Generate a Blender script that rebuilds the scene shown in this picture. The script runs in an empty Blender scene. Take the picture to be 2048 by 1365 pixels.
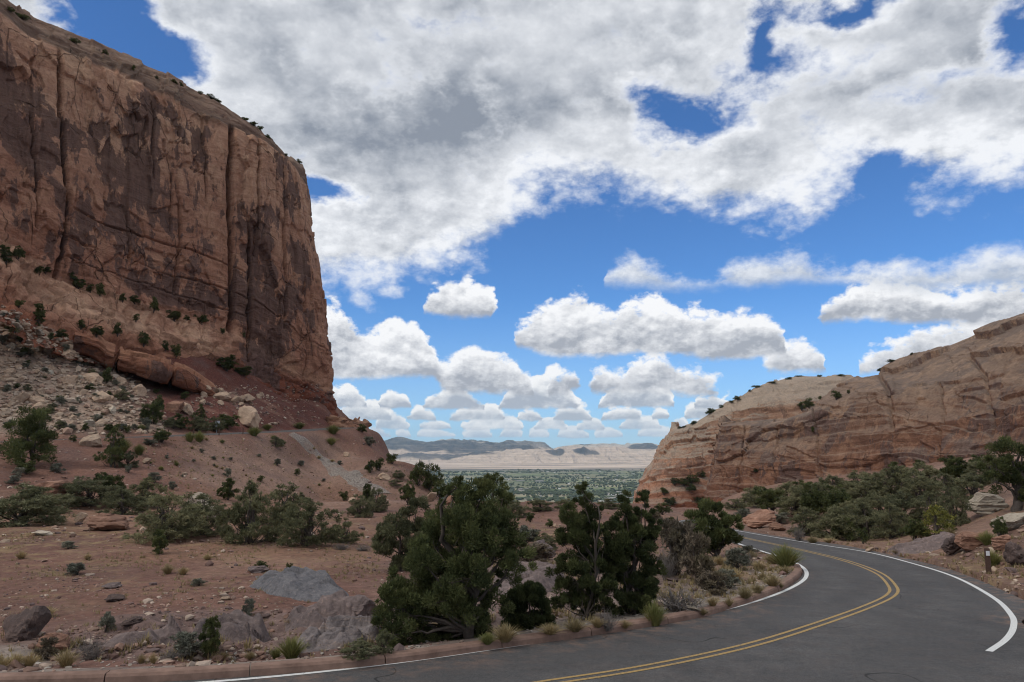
import bpy, math, random
import numpy as np
from mathutils import Vector, Matrix

# ------------------------------------------------------------------ camera
W0, H0, FPX = 2048.0, 1365.0, 1484.0
PITCH = math.radians(8.2)
EYE = 3.2
scene = bpy.context.scene
C = scene.collection
cam_d = bpy.data.cameras.new('camera')
cam = bpy.data.objects.new('camera', cam_d)
C.objects.link(cam)
cam.location = (0, 0, EYE)
cam.rotation_euler = (math.pi / 2 + PITCH, 0, 0)
cam_d.sensor_width = 36.0
cam_d.lens = 36.0 * FPX / W0
cam_d.clip_start = 0.1
cam_d.clip_end = 120000.0
scene.camera = cam

def ray(u, v):
    a = (u - W0 / 2) / FPX
    b = (H0 / 2 - v) / FPX
    return (a, math.cos(PITCH) - b * math.sin(PITCH), math.sin(PITCH) + b * math.cos(PITCH))

def at(u, v, y):
    """world point seen towards (u, v) that lies y metres ahead"""
    d = ray(u, v)
    t = y / d[1]
    return (d[0] * t, y, EYE + d[2] * t)

def azel(u, v):
    d = ray(u, v)
    return math.degrees(math.atan2(d[0], d[1])), math.degrees(math.atan2(d[2], math.hypot(d[0], d[1])))

# ------------------------------------------------------------------ view, render
vs = scene.view_settings
vs.view_transform = 'Standard'
vs.look = 'None'
vs.exposure = 0.0
vs.gamma = 1.0
vs.use_curve_mapping = False
scene.render.engine = 'CYCLES'
cy = scene.cycles
cy.max_bounces = 5
cy.diffuse_bounces = 3
cy.glossy_bounces = 2
cy.transmission_bounces = 2
cy.transparent_max_bounces = 8
cy.volume_bounces = 1
cy.filter_width = 1.1
cy.use_adaptive_sampling = True
cy.adaptive_threshold = 0.02
cy.use_denoising = True
try:
    cy.denoiser = 'OPENIMAGEDENOISE'
    cy.denoising_input_passes = 'RGB_ALBEDO_NORMAL'
except Exception:
    pass

# ------------------------------------------------------------------ small node language
class NT:
    def __init__(self, tree):
        self.t = tree
        self.n = tree.nodes
        self.l = tree.links
    def put(self, sock, val):
        if val is None:
            return
        if isinstance(val, bpy.types.NodeSocket):
            self.l.new(val, sock)
        elif isinstance(val, (tuple, list)):
            if sock.type == 'RGBA' and len(val) == 3:
                val = tuple(val) + (1.0,)
            sock.default_value = val
        else:
            sock.default_value = val
    def node(self, kind, **kw):
        nd = self.n.new(kind)
        for k, v in kw.items():
            setattr(nd, k, v)
        return nd
    def m(self, op, a, b=None, c=None, clamp=False):
        nd = self.n.new('ShaderNodeMath')
        nd.operation = op
        nd.use_clamp = clamp
        self.put(nd.inputs[0], a); self.put(nd.inputs[1], b); self.put(nd.inputs[2], c)
        return nd.outputs[0]
    def v(self, op, a, b=None, c=None):
        nd = self.n.new('ShaderNodeVectorMath')
        nd.operation = op
        self.put(nd.inputs[0], a)
        if op == 'SCALE':
            self.put(nd.inputs['Scale'], b)
        else:
            self.put(nd.inputs[1], b); self.put(nd.inputs[2], c)
        return nd.outputs['Value'] if op in ('LENGTH', 'DOT_PRODUCT', 'DISTANCE') else nd.outputs[0]
    def xyz(self, vec):
        nd = self.n.new('ShaderNodeSeparateXYZ')
        self.put(nd.inputs[0], vec)
        return nd.outputs
    def comb(self, x, y, z):
        nd = self.n.new('ShaderNodeCombineXYZ')
        for s, q in zip(nd.inputs, (x, y, z)):
            self.put(s, q)
        return nd.outputs[0]
    def noise(self, vec, scale=1.0, detail=4.0, rough=0.55, dist=0.0, col=False, lac=2.0):
        nd = self.n.new('ShaderNodeTexNoise')
        self.put(nd.inputs['Vector'], vec)
        nd.inputs['Scale'].default_value = scale
        nd.inputs['Detail'].default_value = detail
        nd.inputs['Roughness'].default_value = rough
        nd.inputs['Lacunarity'].default_value = lac
        nd.inputs['Distortion'].default_value = dist
        return nd.outputs['Color'] if col else nd.outputs['Fac']
    def voro(self, vec, scale=1.0, feature='F1', detail=0.0, rough=0.5, rnd=1.0, out='Distance'):
        nd = self.n.new('ShaderNodeTexVoronoi')
        nd.feature = feature
        self.put(nd.inputs['Vector'], vec)
        nd.inputs['Scale'].default_value = scale
        if 'Detail' in nd.inputs:
            nd.inputs['Detail'].default_value = detail
            nd.inputs['Roughness'].default_value = rough
        nd.inputs['Randomness'].default_value = rnd
        return nd.outputs[out]
    def ss(self, x, lo, hi, a=0.0, b=1.0):
        nd = self.n.new('ShaderNodeMapRange')
        nd.interpolation_type = 'SMOOTHSTEP'
        self.put(nd.inputs['Value'], x)
        self.put(nd.inputs['From Min'], lo); self.put(nd.inputs['From Max'], hi)
        self.put(nd.inputs['To Min'], a); self.put(nd.inputs['To Max'], b)
        return nd.outputs['Result']
    def lin(self, x, lo, hi, a=0.0, b=1.0):
        nd = self.n.new('ShaderNodeMapRange')
        nd.clamp = True
        self.put(nd.inputs['Value'], x)
        self.put(nd.inputs['From Min'], lo); self.put(nd.inputs['From Max'], hi)
        self.put(nd.inputs['To Min'], a); self.put(nd.inputs['To Max'], b)
        return nd.outputs['Result']
    def mix(self, f, a, b, mode='MIX'):
        nd = self.n.new('ShaderNodeMix')
        nd.data_type = 'RGBA'
        nd.blend_type = mode
        self.put(nd.inputs[0], f); self.put(nd.inputs[6], a); self.put(nd.inputs[7], b)
        return nd.outputs[2]
    def curve(self, x, pts):
        nd = self.n.new('ShaderNodeFloatCurve')
        cu = nd.mapping.curves[0]
        pts = sorted(pts)
        cu.points[0].location = pts[0]
        cu.points[1].location = pts[-1]
        for p in pts[1:-1]:
            cu.points.new(p[0], p[1])
        for p in cu.points:
            p.handle_type = 'AUTO'
        nd.mapping.extend = 'HORIZONTAL'
        nd.mapping.update()
        self.put(nd.inputs['Value'], x)
        return nd.outputs[0]

# ------------------------------------------------------------------ sun direction (towards the sun)
SUN_EL = math.radians(50)
SUN_AZ = math.radians(-118)          # clockwise from straight ahead (+y): behind and left
SUN = Vector((math.sin(SUN_AZ) * math.cos(SUN_EL), math.cos(SUN_AZ) * math.cos(SUN_EL), math.sin(SUN_EL)))

# ------------------------------------------------------------------ world: daylight sky with broken cloud
world = bpy.data.worlds.new('World')
scene.world = world
world.use_nodes = True
world.node_tree.nodes.clear()
w = NT(world.node_tree)
sky = w.node('ShaderNodeTexSky', sky_type='NISHITA', sun_disc=False)
sky.sun_elevation = SUN_EL
sky.sun_rotation = SUN_AZ
sky.altitude = 1500
sky.air_density = 1.0
sky.dust_density = 0.3
sky.ozone_density = 2.5
DIRV = w.node('ShaderNodeTexCoord').outputs['Generated']
dx, dy, dz = w.xyz(DIRV)
AZ = w.m('MULTIPLY', w.m('ARCTAN2', dx, dy), 57.29578)
EL = w.m('MULTIPLY', w.m('ARCSINE', dz), 57.29578)

def sky_curve(pts, ymax):
    q = []
    for (u, v) in pts:
        a, e = azel(u, v)
        q.append(((a + 42) / 84.0, max(0.0, min(1.0, e / ymax))))
    return w.m('MULTIPLY', w.curve(CX, q), ymax)

# cloud noises, in direction space; slightly squashed so the puffs lie flat
P = w.v('MULTIPLY', DIRV, (1.0, 1.0, 1.5))
wc = w.noise(P, 7.0, 6.0, 0.60, col=True)
wx, wy, wz = w.xyz(w.v('SUBTRACT', wc, (0.5, 0.5, 0.5)))
CX = w.m('MULTIPLY_ADD', w.m('MULTIPLY_ADD', wx, 4.0, AZ), 1 / 84.0, 0.5)     # -42..42 degrees -> 0..1, a little ragged
AZW = w.m('MULTIPLY_ADD', wx, 9.0, AZ)
ELW = w.m('MULTIPLY_ADD', wy, 7.0, EL)
P_up = w.v('ADD', P, (-0.012, 0.0, 0.026))
nA = w.noise(P, 9.0, 8.0, 0.58)
nA2 = w.noise(P_up, 9.0, 8.0, 0.58)
P3 = w.v('ADD', P, (3.1, 1.7, 0.4))
nB = w.noise(P3, 30.0, 7.0, 0.64)
nB2 = w.noise(w.v('ADD', P3, (-0.003, 0.0, 0.0075)), 30.0, 7.0, 0.64)
bil = w.m('ABSOLUTE', w.m('SUBTRACT', w.noise(w.v('ADD', P, (7.7, 2.1, 3.3)), 22.0, 4.0, 0.55), 0.5))
puff = w.m('MULTIPLY_ADD', bil, 3.2, -0.30)      # round billows with creases between them
emb = w.m('SUBTRACT', nA, nA2)            # >0 where the cloud thins towards the light
embB = w.m('SUBTRACT', nB, nB2)
N1 = w.m('SUBTRACT', nA, 0.5)
N2 = w.m('SUBTRACT', nB, 0.5)

sky_col = w.mix(1.0, sky.outputs[0], (0.52, 0.86, 1.22), 'MULTIPLY')
sky_lin = w.v('SCALE', sky_col, 0.115)
# pale air near the horizon
hz = w.ss(EL, 0.0, 12.0, 1.0, 0.0)
col = w.mix(w.m('MULTIPLY', hz, 0.38), sky_lin, (0.46, 0.62, 0.86))

WHITE = (0.97, 0.98, 1.0)
GREY = (0.40, 0.43, 0.49)

def layer(col, B, amp1, amp2, amp3, soft, shade, white=WHITE, grey=GREY, alpha_max=1.0):
    f = B
    if amp1: f = w.m('MULTIPLY_ADD', N1, amp1, f)
    if amp2: f = w.m('MULTIPLY_ADD', N2, amp2, f)
    if amp3: f = w.m('MULTIPLY_ADD', puff, amp3, f)
    a = w.ss(f, -soft * 0.5, soft, 0.0, alpha_max)
    c = w.mix(shade(f), grey, white)
    return w.mix(a, col, c)

# cumulus: tops and flat bases drawn as two lines, broken up by the noises
def cum(col, top, base, soft=0.55, ymax=24.0, a1=4.0, a2=2.2, a3=1.6, white=WHITE, grey=GREY, amax=1.0, bias=0.0, raw=False, contrast=0.95, thin=0.7):
    if raw:
        T = w.m('MULTIPLY', w.curve(CX, top), ymax)
        Bs = base
        thick = w.m('SUBTRACT', T, Bs)
    else:
        T = sky_curve(top, ymax)
        Bs = sky_curve(base, ymax)
        thick = w.m('SUBTRACT', T, Bs)
    up = w.m('SUBTRACT', T, EL)
    dn = w.m('SUBTRACT', EL, Bs)
    tt = w.m('DIVIDE', dn, w.m('MAXIMUM', thick, 0.15))
    upn = w.m('ADD', w.m('MULTIPLY_ADD', N1, a1, up), w.m('ADD', w.m('MULTIPLY', N2, a2), w.m('MULTIPLY', puff, a3)))
    dnn = w.m('ADD', w.m('MULTIPLY_ADD', N1, a1 * 0.30, w.m('MULTIPLY', dn, 1.3)), w.m('MULTIPLY', N2, a2 * 0.6))
    Bf = w.m('ADD', w.m('MINIMUM', upn, dnn), w.m('MINIMUM', w.m('MULTIPLY', w.m('SUBTRACT', thick, thin), 3.0), bias))
    def sh(f):
        s = w.m('MULTIPLY_ADD', tt, contrast, 0.10)
        s = w.m('MULTIPLY_ADD', emb, 3.0, s)
        s = w.m('MULTIPLY_ADD', embB, 1.6, s)
        s = w.m('MULTIPLY_ADD', puff, 0.55, s)
        edge = w.ss(f, 0.0, 0.8, 0.30, 0.0)
        return w.m('ADD', s, edge, clamp=True)
    return layer(col, Bf, 0.0, 0.0, 0.0, soft, sh, white, grey, amax)

# --- far rows of small cumulus low over the horizon, the farthest first
rr = random.Random(11)
def row(col, e0, size, cover, white, grey, amax, hmul=1.0):
    pts = []
    x = -42.0
    while x < 42:
        gap = size * rr.uniform(0.05, 0.9) * (1.6 - cover)
        wd = size * rr.uniform(0.6, 1.9)
        h = wd * rr.uniform(0.15, 0.30) * hmul
        pts += [(x, e0 - 0.2), (x + wd * 0.15, e0 + h * rr.uniform(0.3, 0.6)), (x + wd * rr.uniform(0.35, 0.6), e0 + h), (x + wd * 0.85, e0 + h * rr.uniform(0.3, 0.6)), (x + wd, e0 - 0.2)]
        x += wd + gap + 0.05
    q = [((a + 42) / 84.0, max(0.0, e / 10.0)) for a, e in pts if -42 <= a <= 42]
    bs = w.m('MULTIPLY_ADD', N1, size * 0.25, e0)
    return cum(col, q, bs, soft=0.10 + size * 0.03, ymax=10.0, a1=size * 0.45, a2=size * 0.36, a3=size * 0.25, white=white, grey=grey, amax=amax, raw=True, contrast=0.8, thin=0.02, bias=size * 0.10)
far_grey = (0.42, 0.50, 0.61)
col = row(col, 0.95, 2.2, 1.52, (0.84, 0.86, 0.88), (0.48, 0.56, 0.66), 0.9, 0.9)
col = row(col, 1.6, 2.8, 1.52, (0.90, 0.91, 0.92), (0.46, 0.53, 0.62), 0.95)
col = row(col, 2.35, 3.4, 1.50, (0.94, 0.95, 0.96), (0.45, 0.51, 0.59), 1.0)
col = row(col, 3.3, 4.2, 1.42, (0.96, 0.97, 0.98), (0.43, 0.48, 0.56), 1.0, 0.9)

col = cum(col,
    top=[(-40, 500), (300, 560), (560, 590), (640, 600), (700, 640), (745, 672), (790, 645), (840, 655), (862, 715), (890, 725), (935, 692), (985, 708), (1040, 735),
         (1072, 760), (1085, 790), (1100, 760), (1140, 752), (1175, 765), (1180, 750), (1240, 752), (1252, 730), (1290, 716), (1345, 720), (1400, 742), (1440, 765), (1480, 790),
         (1500, 752), (1512, 735), (1550, 708), (1605, 690), (1650, 706), (1665, 740), (1690, 745), (1720, 715), (1800, 680), (1880, 655), (2100, 640)],
    base=[(-40, 700), (560, 760), (700, 752), (860, 752), (890, 778), (1060, 784), (1085, 788), (1160, 776), (1180, 780), (1250, 775), (1330, 778), (1440, 790), (1480, 785),
          (1500, 742), (1650, 738), (1665, 735), (1690, 735), (1720, 740), (1880, 730), (2100, 720)], a1=3.2, a2=2.6, bias=0.35)
col = cum(col,
    top=[(-40, 300), (560, 600), (800, 640), (822, 625), (848, 596), (872, 574), (905, 562), (940, 574), (972, 594), (998, 618), (1012, 648), (1026, 664), (1060, 634), (1110, 612), (1150, 600), (1185, 620), (1220, 628), (1290, 618),
         (1350, 622), (1420, 640), (1500, 636), (1560, 655), (1590, 678), (1612, 652), (1640, 618), (1680, 592), (1760, 572), (1830, 578), (1900, 600), (1930, 590), (2000, 570), (2100, 560)],
    base=[(-40, 620), (560, 640), (800, 616), (830, 614), (870, 622), (950, 630), (990, 626), (1012, 640), (1026, 682), (1150, 704), (1300, 700), (1480, 710), (1560, 698), (1590, 676), (1612, 646), (1760, 632), (1900, 640), (2100, 650)],
    a1=3.2, a2=2.6, bias=0.5)
# thin streak across the blue
col = cum(col,
    top=[(-40, 380), (640, 460), (1060, 470), (1120, 500), (1170, 560), (1190, 566), (1210, 540), (1235, 522), (1270, 515), (1300, 535), (1400, 548), (1450, 528), (1560, 512), (1640, 528), (1760, 535), (1850, 530), (1960, 510), (2100, 485)],
    base=[(-40, 420), (640, 470), (1060, 440), (1120, 460), (1170, 540), (1190, 562), (1210, 566), (1270, 570), (1400, 578), (1560, 568), (1700, 572), (1850, 582), (2100, 580)],
    soft=1.2, a1=5.0, a2=3.0, a3=0.5, white=(0.86, 0.89, 0.94), grey=(0.50, 0.55, 0.63), amax=0.93)

# --- the large broken mass overhead
L = sky_curve([(-200, 420), (300, 560), (600, 600), (655, 590), (760, 590), (850, 560), (950, 530), (1000, 490), (1035, 430), (1060, 405), (1200, 385), (1300, 398), (1400, 432), (1500, 458), (1590, 420),
               (1680, 395), (1750, 360), (1800, 372), (1850, 412), (1930, 400), (2048, 368), (2250, 350)], 34.0)
above = w.m('SUBTRACT', EL, L)
Bm = w.m('MINIMUM', above, 3.9)
def ell(u, v, ru, rv, rot=0.0):
    a, e = azel(u, v)
    q = w.v('SUBTRACT', w.comb(AZW, ELW, 0.0), (a, e, 0.0))
    if rot:
        r = w.node('ShaderNodeVectorRotate', rotation_type='Z_AXIS')
        w.put(r.inputs['Vector'], q)
        r.inputs['Angle'].default_value = rot
        q = r.outputs[0]
    return w.v('LENGTH', w.v('MULTIPLY', q, (26.0 / ru, 26.0 / rv, 0.0)))
def hole(B, u, v, ru, rv, depth, rot=0.0):
    return w.m('SUBTRACT', B, w.lin(ell(u, v, ru, rv, rot), 0.0, 1.7, depth, 0.0))
Bm = hole(Bm, 225, 50, 170, 62, 10.0, math.radians(48))
Bm = hole(Bm, 360, 115, 70, 44, 6.2)
Bm = hole(Bm, 1320, 186, 90, 30, 5.2, math.radians(20))
Bm = hole(Bm, 1400, 245, 110, 30, 5.0)
Bm = hole(Bm, 860, 20, 120, 40, 3.0)
Bm = hole(Bm, 1580, 140, 120, 40, 3.4)
Bm = hole(Bm, 1900, 180, 140, 40, 3.2)
Bm = hole(Bm, 1535, 60, 30, 50, 4.6)
Bm = hole(Bm, 650, 392, 44, 22, 6.5)
Bm = hole(Bm, 1690, 0, 80, 26, 6.5)
Bm = hole(Bm, 2040, 70, 40, 60, 6.0)
Bm = hole(Bm, 1785, 350, 40, 24, 4.0)
def sh_main(f):
    # thick parts of the cloud are grey below, thin edges glow
    big = w.noise(w.v('ADD', w.v('MULTIPLY', DIRV, (1.0, 1.0, 1.9)), (1.9, 0.2, 5.3)), 4.2, 5.0, 0.5)
    core = w.m('MAXIMUM', w.ss(ell(860, 140, 760, 240), 0.1, 1.25, 1.0, 0.0), w.ss(ell(1800, 120, 560, 170), 0.1, 1.2, 0.85, 0.0))
    deep = w.ss(above, 1.0, 7.0, 0.0, 1.0)
    thick = w.m('MULTIPLY', w.ss(f, 0.5, 4.5, 0.0, 1.0), w.m('MULTIPLY_ADD', deep, 0.55, 0.45))
    g = w.m('ADD', w.m('MULTIPLY', w.ss(big, 0.36, 0.62), 0.55), w.m('MULTIPLY', core, 0.60))
    s = w.m('SUBTRACT', 1.02, w.m('MULTIPLY', thick, g))
    rough = w.m('SUBTRACT', 1.0, w.m('MULTIPLY', core, 0.55))
    s = w.m('ADD', s, w.m('MULTIPLY', rough, w.m('ADD', w.m('MULTIPLY', emb, 2.4), w.m('ADD', w.m('MULTIPLY', embB, 0.9), w.m('MULTIPLY', puff, 0.30)))))
    return w.m('MAXIMUM', w.m('MINIMUM', s, 1.0), 0.0)
def main_mass(c0):
    return layer(c0, Bm, 8.5, 4.6, 2.0, 2.6, sh_main, (0.92, 0.94, 0.975), (0.27, 0.305, 0.365), 0.985)
bg_low = w.node('ShaderNodeBackground')
w.put(bg_low.inputs['Color'], main_mass(col))
bg_high = w.node('ShaderNodeBackground')          # above 27 degrees only the overhead mass is left
w.put(bg_high.inputs['Color'], main_mass(sky_lin))
mixw = w.node('ShaderNodeMixShader')
w.put(mixw.inputs[0], w.m('GREATER_THAN', EL, 27.0))
w.l.new(bg_low.outputs[0], mixw.inputs[1])
w.l.new(bg_high.outputs[0], mixw.inputs[2])
wo = w.node('ShaderNodeOutputWorld')
w.l.new(mixw.outputs[0], wo.inputs['Surface'])
world.cycles.sampling_method = 'NONE'

# ------------------------------------------------------------------ sun
sun_d = bpy.data.lights.new('sun', 'SUN')
sun_d.energy = 1.35
sun_d.angle = math.radians(14)
sun_d.color = (1.0, 0.95, 0.87)
sun = bpy.data.objects.new('sun', sun_d)
sun.rotation_euler = SUN.to_track_quat('Z', 'Y').to_euler()
sun.location = (-50, -50, 200)
C.objects.link(sun)

# =================================================================== numeric helpers
def _hash(ix, iy, iz, seed):
    h = (ix.astype(np.uint32) * np.uint32(374761393) + iy.astype(np.uint32) * np.uint32(668265263)
         + iz.astype(np.uint32) * np.uint32(2147483647 ^ 0x5bd1e995) + np.uint32((seed * 974711 + 12345) & 0xffffffff))
    h = (h ^ (h >> np.uint32(13))) * np.uint32(1274126177)
    h = (h ^ (h >> np.uint32(16))) * np.uint32(2246822519)
    h = h ^ (h >> np.uint32(15))
    return h.astype(np.float32) * np.float32(2.0 / 4294967295.0) - np.float32(1.0)

def vn(x, y, z, seed=0):
    """value noise in -1..1"""
    x = np.asarray(x, np.float64); y = np.asarray(y, np.float64); z = np.asarray(z, np.float64)
    x, y, z = np.broadcast_arrays(x, y, z)
    fx = np.floor(x); fy = np.floor(y); fz = np.floor(z)
    ix = fx.astype(np.int64); iy = fy.astype(np.int64); iz = fz.astype(np.int64)
    tx = (x - fx).astype(np.float32); ty = (y - fy).astype(np.float32); tz = (z - fz).astype(np.float32)
    tx = tx * tx * tx * (tx * (tx * 6 - 15) + 10)
    ty = ty * ty * ty * (ty * (ty * 6 - 15) + 10)
    tz = tz * tz * tz * (tz * (tz * 6 - 15) + 10)
    r = 0
    for a in (0, 1):
        wa = tx if a else 1 - tx
        for b in (0, 1):
            wb = ty if b else 1 - ty
            for c in (0, 1):
                wc_ = tz if c else 1 - tz
                r = r + wa * wb * wc_ * _hash(ix + a, iy + b, iz + c, seed)
    return r

def fbm(x, y, z, octaves=5, seed=0, gain=0.5, lac=2.03):
    s = 0; a = 1.0; tot = 0
    for k in range(octaves):
        f = lac ** k
        s = s + a * vn(np.asarray(x) * f + 17.3 * k, np.asarray(y) * f + 5.1 * k, np.asarray(z) * f + 9.7 * k, seed + k * 7)
        tot += a
        a *= gain
    return s / tot

def ridged(x, y, z, octaves=4, seed=0, gain=0.5):
    s = 0; a = 1.0; tot = 0
    for k in range(octaves):
        f = 2.03 ** k
        s = s + a * (1 - np.abs(vn(np.asarray(x) * f + 17.3 * k, np.asarray(y) * f + 5.1 * k, np.asarray(z) * f, seed + k * 7)) * 2)
        tot += a
        a *= gain
    return s / tot

def cells(x, y, seed, tilt=0.35, jitter=0.8):
    """flat slabs: every cell of a jittered lattice gets its own offset and slant; sharp breaks between cells"""
    x = np.asarray(x, float); y = np.asarray(y, float)
    ix = np.floor(x).astype(np.int64); iy = np.floor(y).astype(np.int64)
    best = np.full(x.shape, 1e9); out = np.zeros(x.shape); z0 = np.zeros_like(ix)
    for a in (-1, 0, 1):
        for b in (-1, 0, 1):
            cx_, cy_ = ix + a, iy + b
            px_ = cx_ + 0.5 + 0.5 * jitter * _hash(cx_, cy_, z0, seed)
            py_ = cy_ + 0.5 + 0.5 * jitter * _hash(cx_, cy_, z0 + 1, seed)
            d = np.maximum(np.abs(x - px_) * 1.0 + 0.25 * np.abs(y - py_), np.abs(y - py_) + 0.25 * np.abs(x - px_))
            m_ = d < best
            val = _hash(cx_, cy_, z0 + 2, seed) + tilt * ((x - px_) * _hash(cx_, cy_, z0 + 3, seed) + (y - py_) * _hash(cx_, cy_, z0 + 4, seed))
            out = np.where(m_, val, out); best = np.where(m_, d, best)
    return out

def sstep(x, a, b):
    t = np.clip((np.asarray(x, float) - a) / (b - a), 0, 1)
    return t * t * (3 - 2 * t)

def crom_even(pts, per):
    """smooth curve, the same number of samples between each pair of points"""
    P_ = np.array(pts, float)
    P_ = np.vstack([2 * P_[0] - P_[1], P_, 2 * P_[-1] - P_[-2]])
    out = []
    t = np.linspace(0, 1, per, endpoint=False)[:, None]
    for i in range(1, len(P_) - 2):
        p0, p1, p2, p3 = P_[i - 1], P_[i], P_[i + 1], P_[i + 2]
        out.append(0.5 * ((2 * p1) + (-p0 + p2) * t + (2 * p0 - 5 * p1 + 4 * p2 - p3) * t ** 2 + (-p0 + 3 * p1 - 3 * p2 + p3) * t ** 3))
    out.append(P_[-2][None, :])
    return np.vstack(out)

def crom(pts, n):
    """smooth curve through 2-D / 3-D points, n samples evenly spaced along it"""
    P_ = np.array(pts, float)
    P_ = np.vstack([2 * P_[0] - P_[1], P_, 2 * P_[-1] - P_[-2]])
    out = []
    for i in range(1, len(P_) - 2):
        t = np.linspace(0, 1, 24, endpoint=False)[:, None]
        p0, p1, p2, p3 = P_[i - 1], P_[i], P_[i + 1], P_[i + 2]
        out.append(0.5 * ((2 * p1) + (-p0 + p2) * t + (2 * p0 - 5 * p1 + 4 * p2 - p3) * t ** 2 + (-p0 + 3 * p1 - 3 * p2 + p3) * t ** 3))
    out.append(P_[-2][None, :])
    Q = np.vstack(out)
    d = np.concatenate([[0], np.cumsum(np.linalg.norm(np.diff(Q, axis=0), axis=1))])
    s = np.linspace(0, d[-1], n)
    return np.stack([np.interp(s, d, Q[:, k]) for k in range(Q.shape[1])], axis=1)

# =================================================================== object helpers
def mesh_np(name, verts, faces, smooth=True):
    """faces: (N,3) or (N,4) int array"""
    me = bpy.data.meshes.new(name)
    verts = np.ascontiguousarray(verts, dtype=np.float32)
    faces = np.ascontiguousarray(faces, dtype=np.int32)
    k = faces.shape[1]
    me.vertices.add(len(verts))
    me.vertices.foreach_set('co', verts.ravel())
    me.loops.add(faces.size)
    me.loops.foreach_set('vertex_index', faces.ravel())
    me.polygons.add(len(faces))
    me.polygons.foreach_set('loop_start', np.arange(0, faces.size, k, dtype=np.int32))
    me.polygons.foreach_set('loop_total', np.full(len(faces), k, dtype=np.int32))
    me.update(calc_edges=True)
    me.polygons.foreach_set('use_smooth', np.full(len(faces), bool(smooth)))
    return me

def attr(me, name, data):
    data = np.asarray(data, np.float32)
    if data.ndim == 1:
        a = me.attributes.new(name, 'FLOAT', 'POINT')
        a.data.foreach_set('value', data)
    else:
        a = me.attributes.new(name, 'FLOAT_COLOR', 'POINT')
        if data.shape[1] == 3:
            data = np.hstack([data, np.ones((len(data), 1), np.float32)])
        a.data.foreach_set('color', np.ascontiguousarray(data).ravel())

def grid_faces(nr, nc, flip=False):
    i = np.arange(nr - 1)[:, None] * nc + np.arange(nc - 1)[None, :]
    i = i.ravel()
    f = np.stack([i, i + 1, i + nc + 1, i + nc], axis=1)
    return f[:, ::-1] if flip else f

def obj(name, me, mat=None, parent=None, loc=None, rotz=None, scale=None):
    o = bpy.data.objects.new(name, me)
    C.objects.link(o)
    if mat is not None and me is not None and not me.materials:
        me.materials.append(mat)
    if parent is not None:
        o.parent = parent
    if loc is not None: o.location = loc
    if rotz is not None: o.rotation_euler = (0, 0, rotz)
    if scale is not None: o.scale = scale if not isinstance(scale, (int, float)) else (scale,) * 3
    return o

def tag(o, label, cat, group=None):
    o['label'] = label
    o['category'] = cat
    if group: o['group'] = group
    return o

def structure(o):
    o['kind'] = 'structure'
    return o

def copy_tree(o, parent=None):
    c = o.copy()
    C.objects.link(c)
    c.parent = parent
    for ch in o.children:
        copy_tree(ch, c)
    return c

# =================================================================== materials
def new_mat(name):
    m = bpy.data.materials.new(name)
    m.use_nodes = True
    m.node_tree.nodes.clear()
    n = NT(m.node_tree)
    return m, n

def finish(n, colour, rough=0.9, bump=None, bump_d=0.05, strength=1.0, spec=0.3, translucent=None, bump2=None, bump2_d=0.1):
    b = n.node('ShaderNodeBsdfPrincipled')
    n.put(b.inputs['Base Color'], colour)
    n.put(b.inputs['Roughness'], rough)
    b.inputs['Specular IOR Level'].default_value = spec
    nrm = None
    for h, dd in ((bump2, bump2_d), (bump, bump_d)):
        if h is None: continue
        bn = n.node('ShaderNodeBump')
        bn.inputs['Strength'].default_value = strength
        bn.inputs['Distance'].default_value = dd
        n.put(bn.inputs['Height'], h)
        if nrm is not None: n.l.new(nrm, bn.inputs['Normal'])
        nrm = bn.outputs[0]
    if nrm is not None: n.l.new(nrm, b.inputs['Normal'])
    out = b.outputs[0]
    if translucent:
        tr = n.node('ShaderNodeBsdfTranslucent')
        n.put(tr.inputs['Color'], colour)
        mx = n.node('ShaderNodeMixShader')
        mx.inputs[0].default_value = translucent
        n.l.new(out, mx.inputs[1]); n.l.new(tr.outputs[0], mx.inputs[2])
        out = mx.outputs[0]
    o = n.node('ShaderNodeOutputMaterial')
    n.l.new(out, o.inputs['Surface'])

def pos(n):
    return n.node('ShaderNodeNewGeometry').outputs['Position']

def get_attr(n, name, fac=True):
    a = n.node('ShaderNodeAttribute')
    a.attribute_name = name
    return a.outputs['Fac'] if fac else a.outputs['Color']

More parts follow.
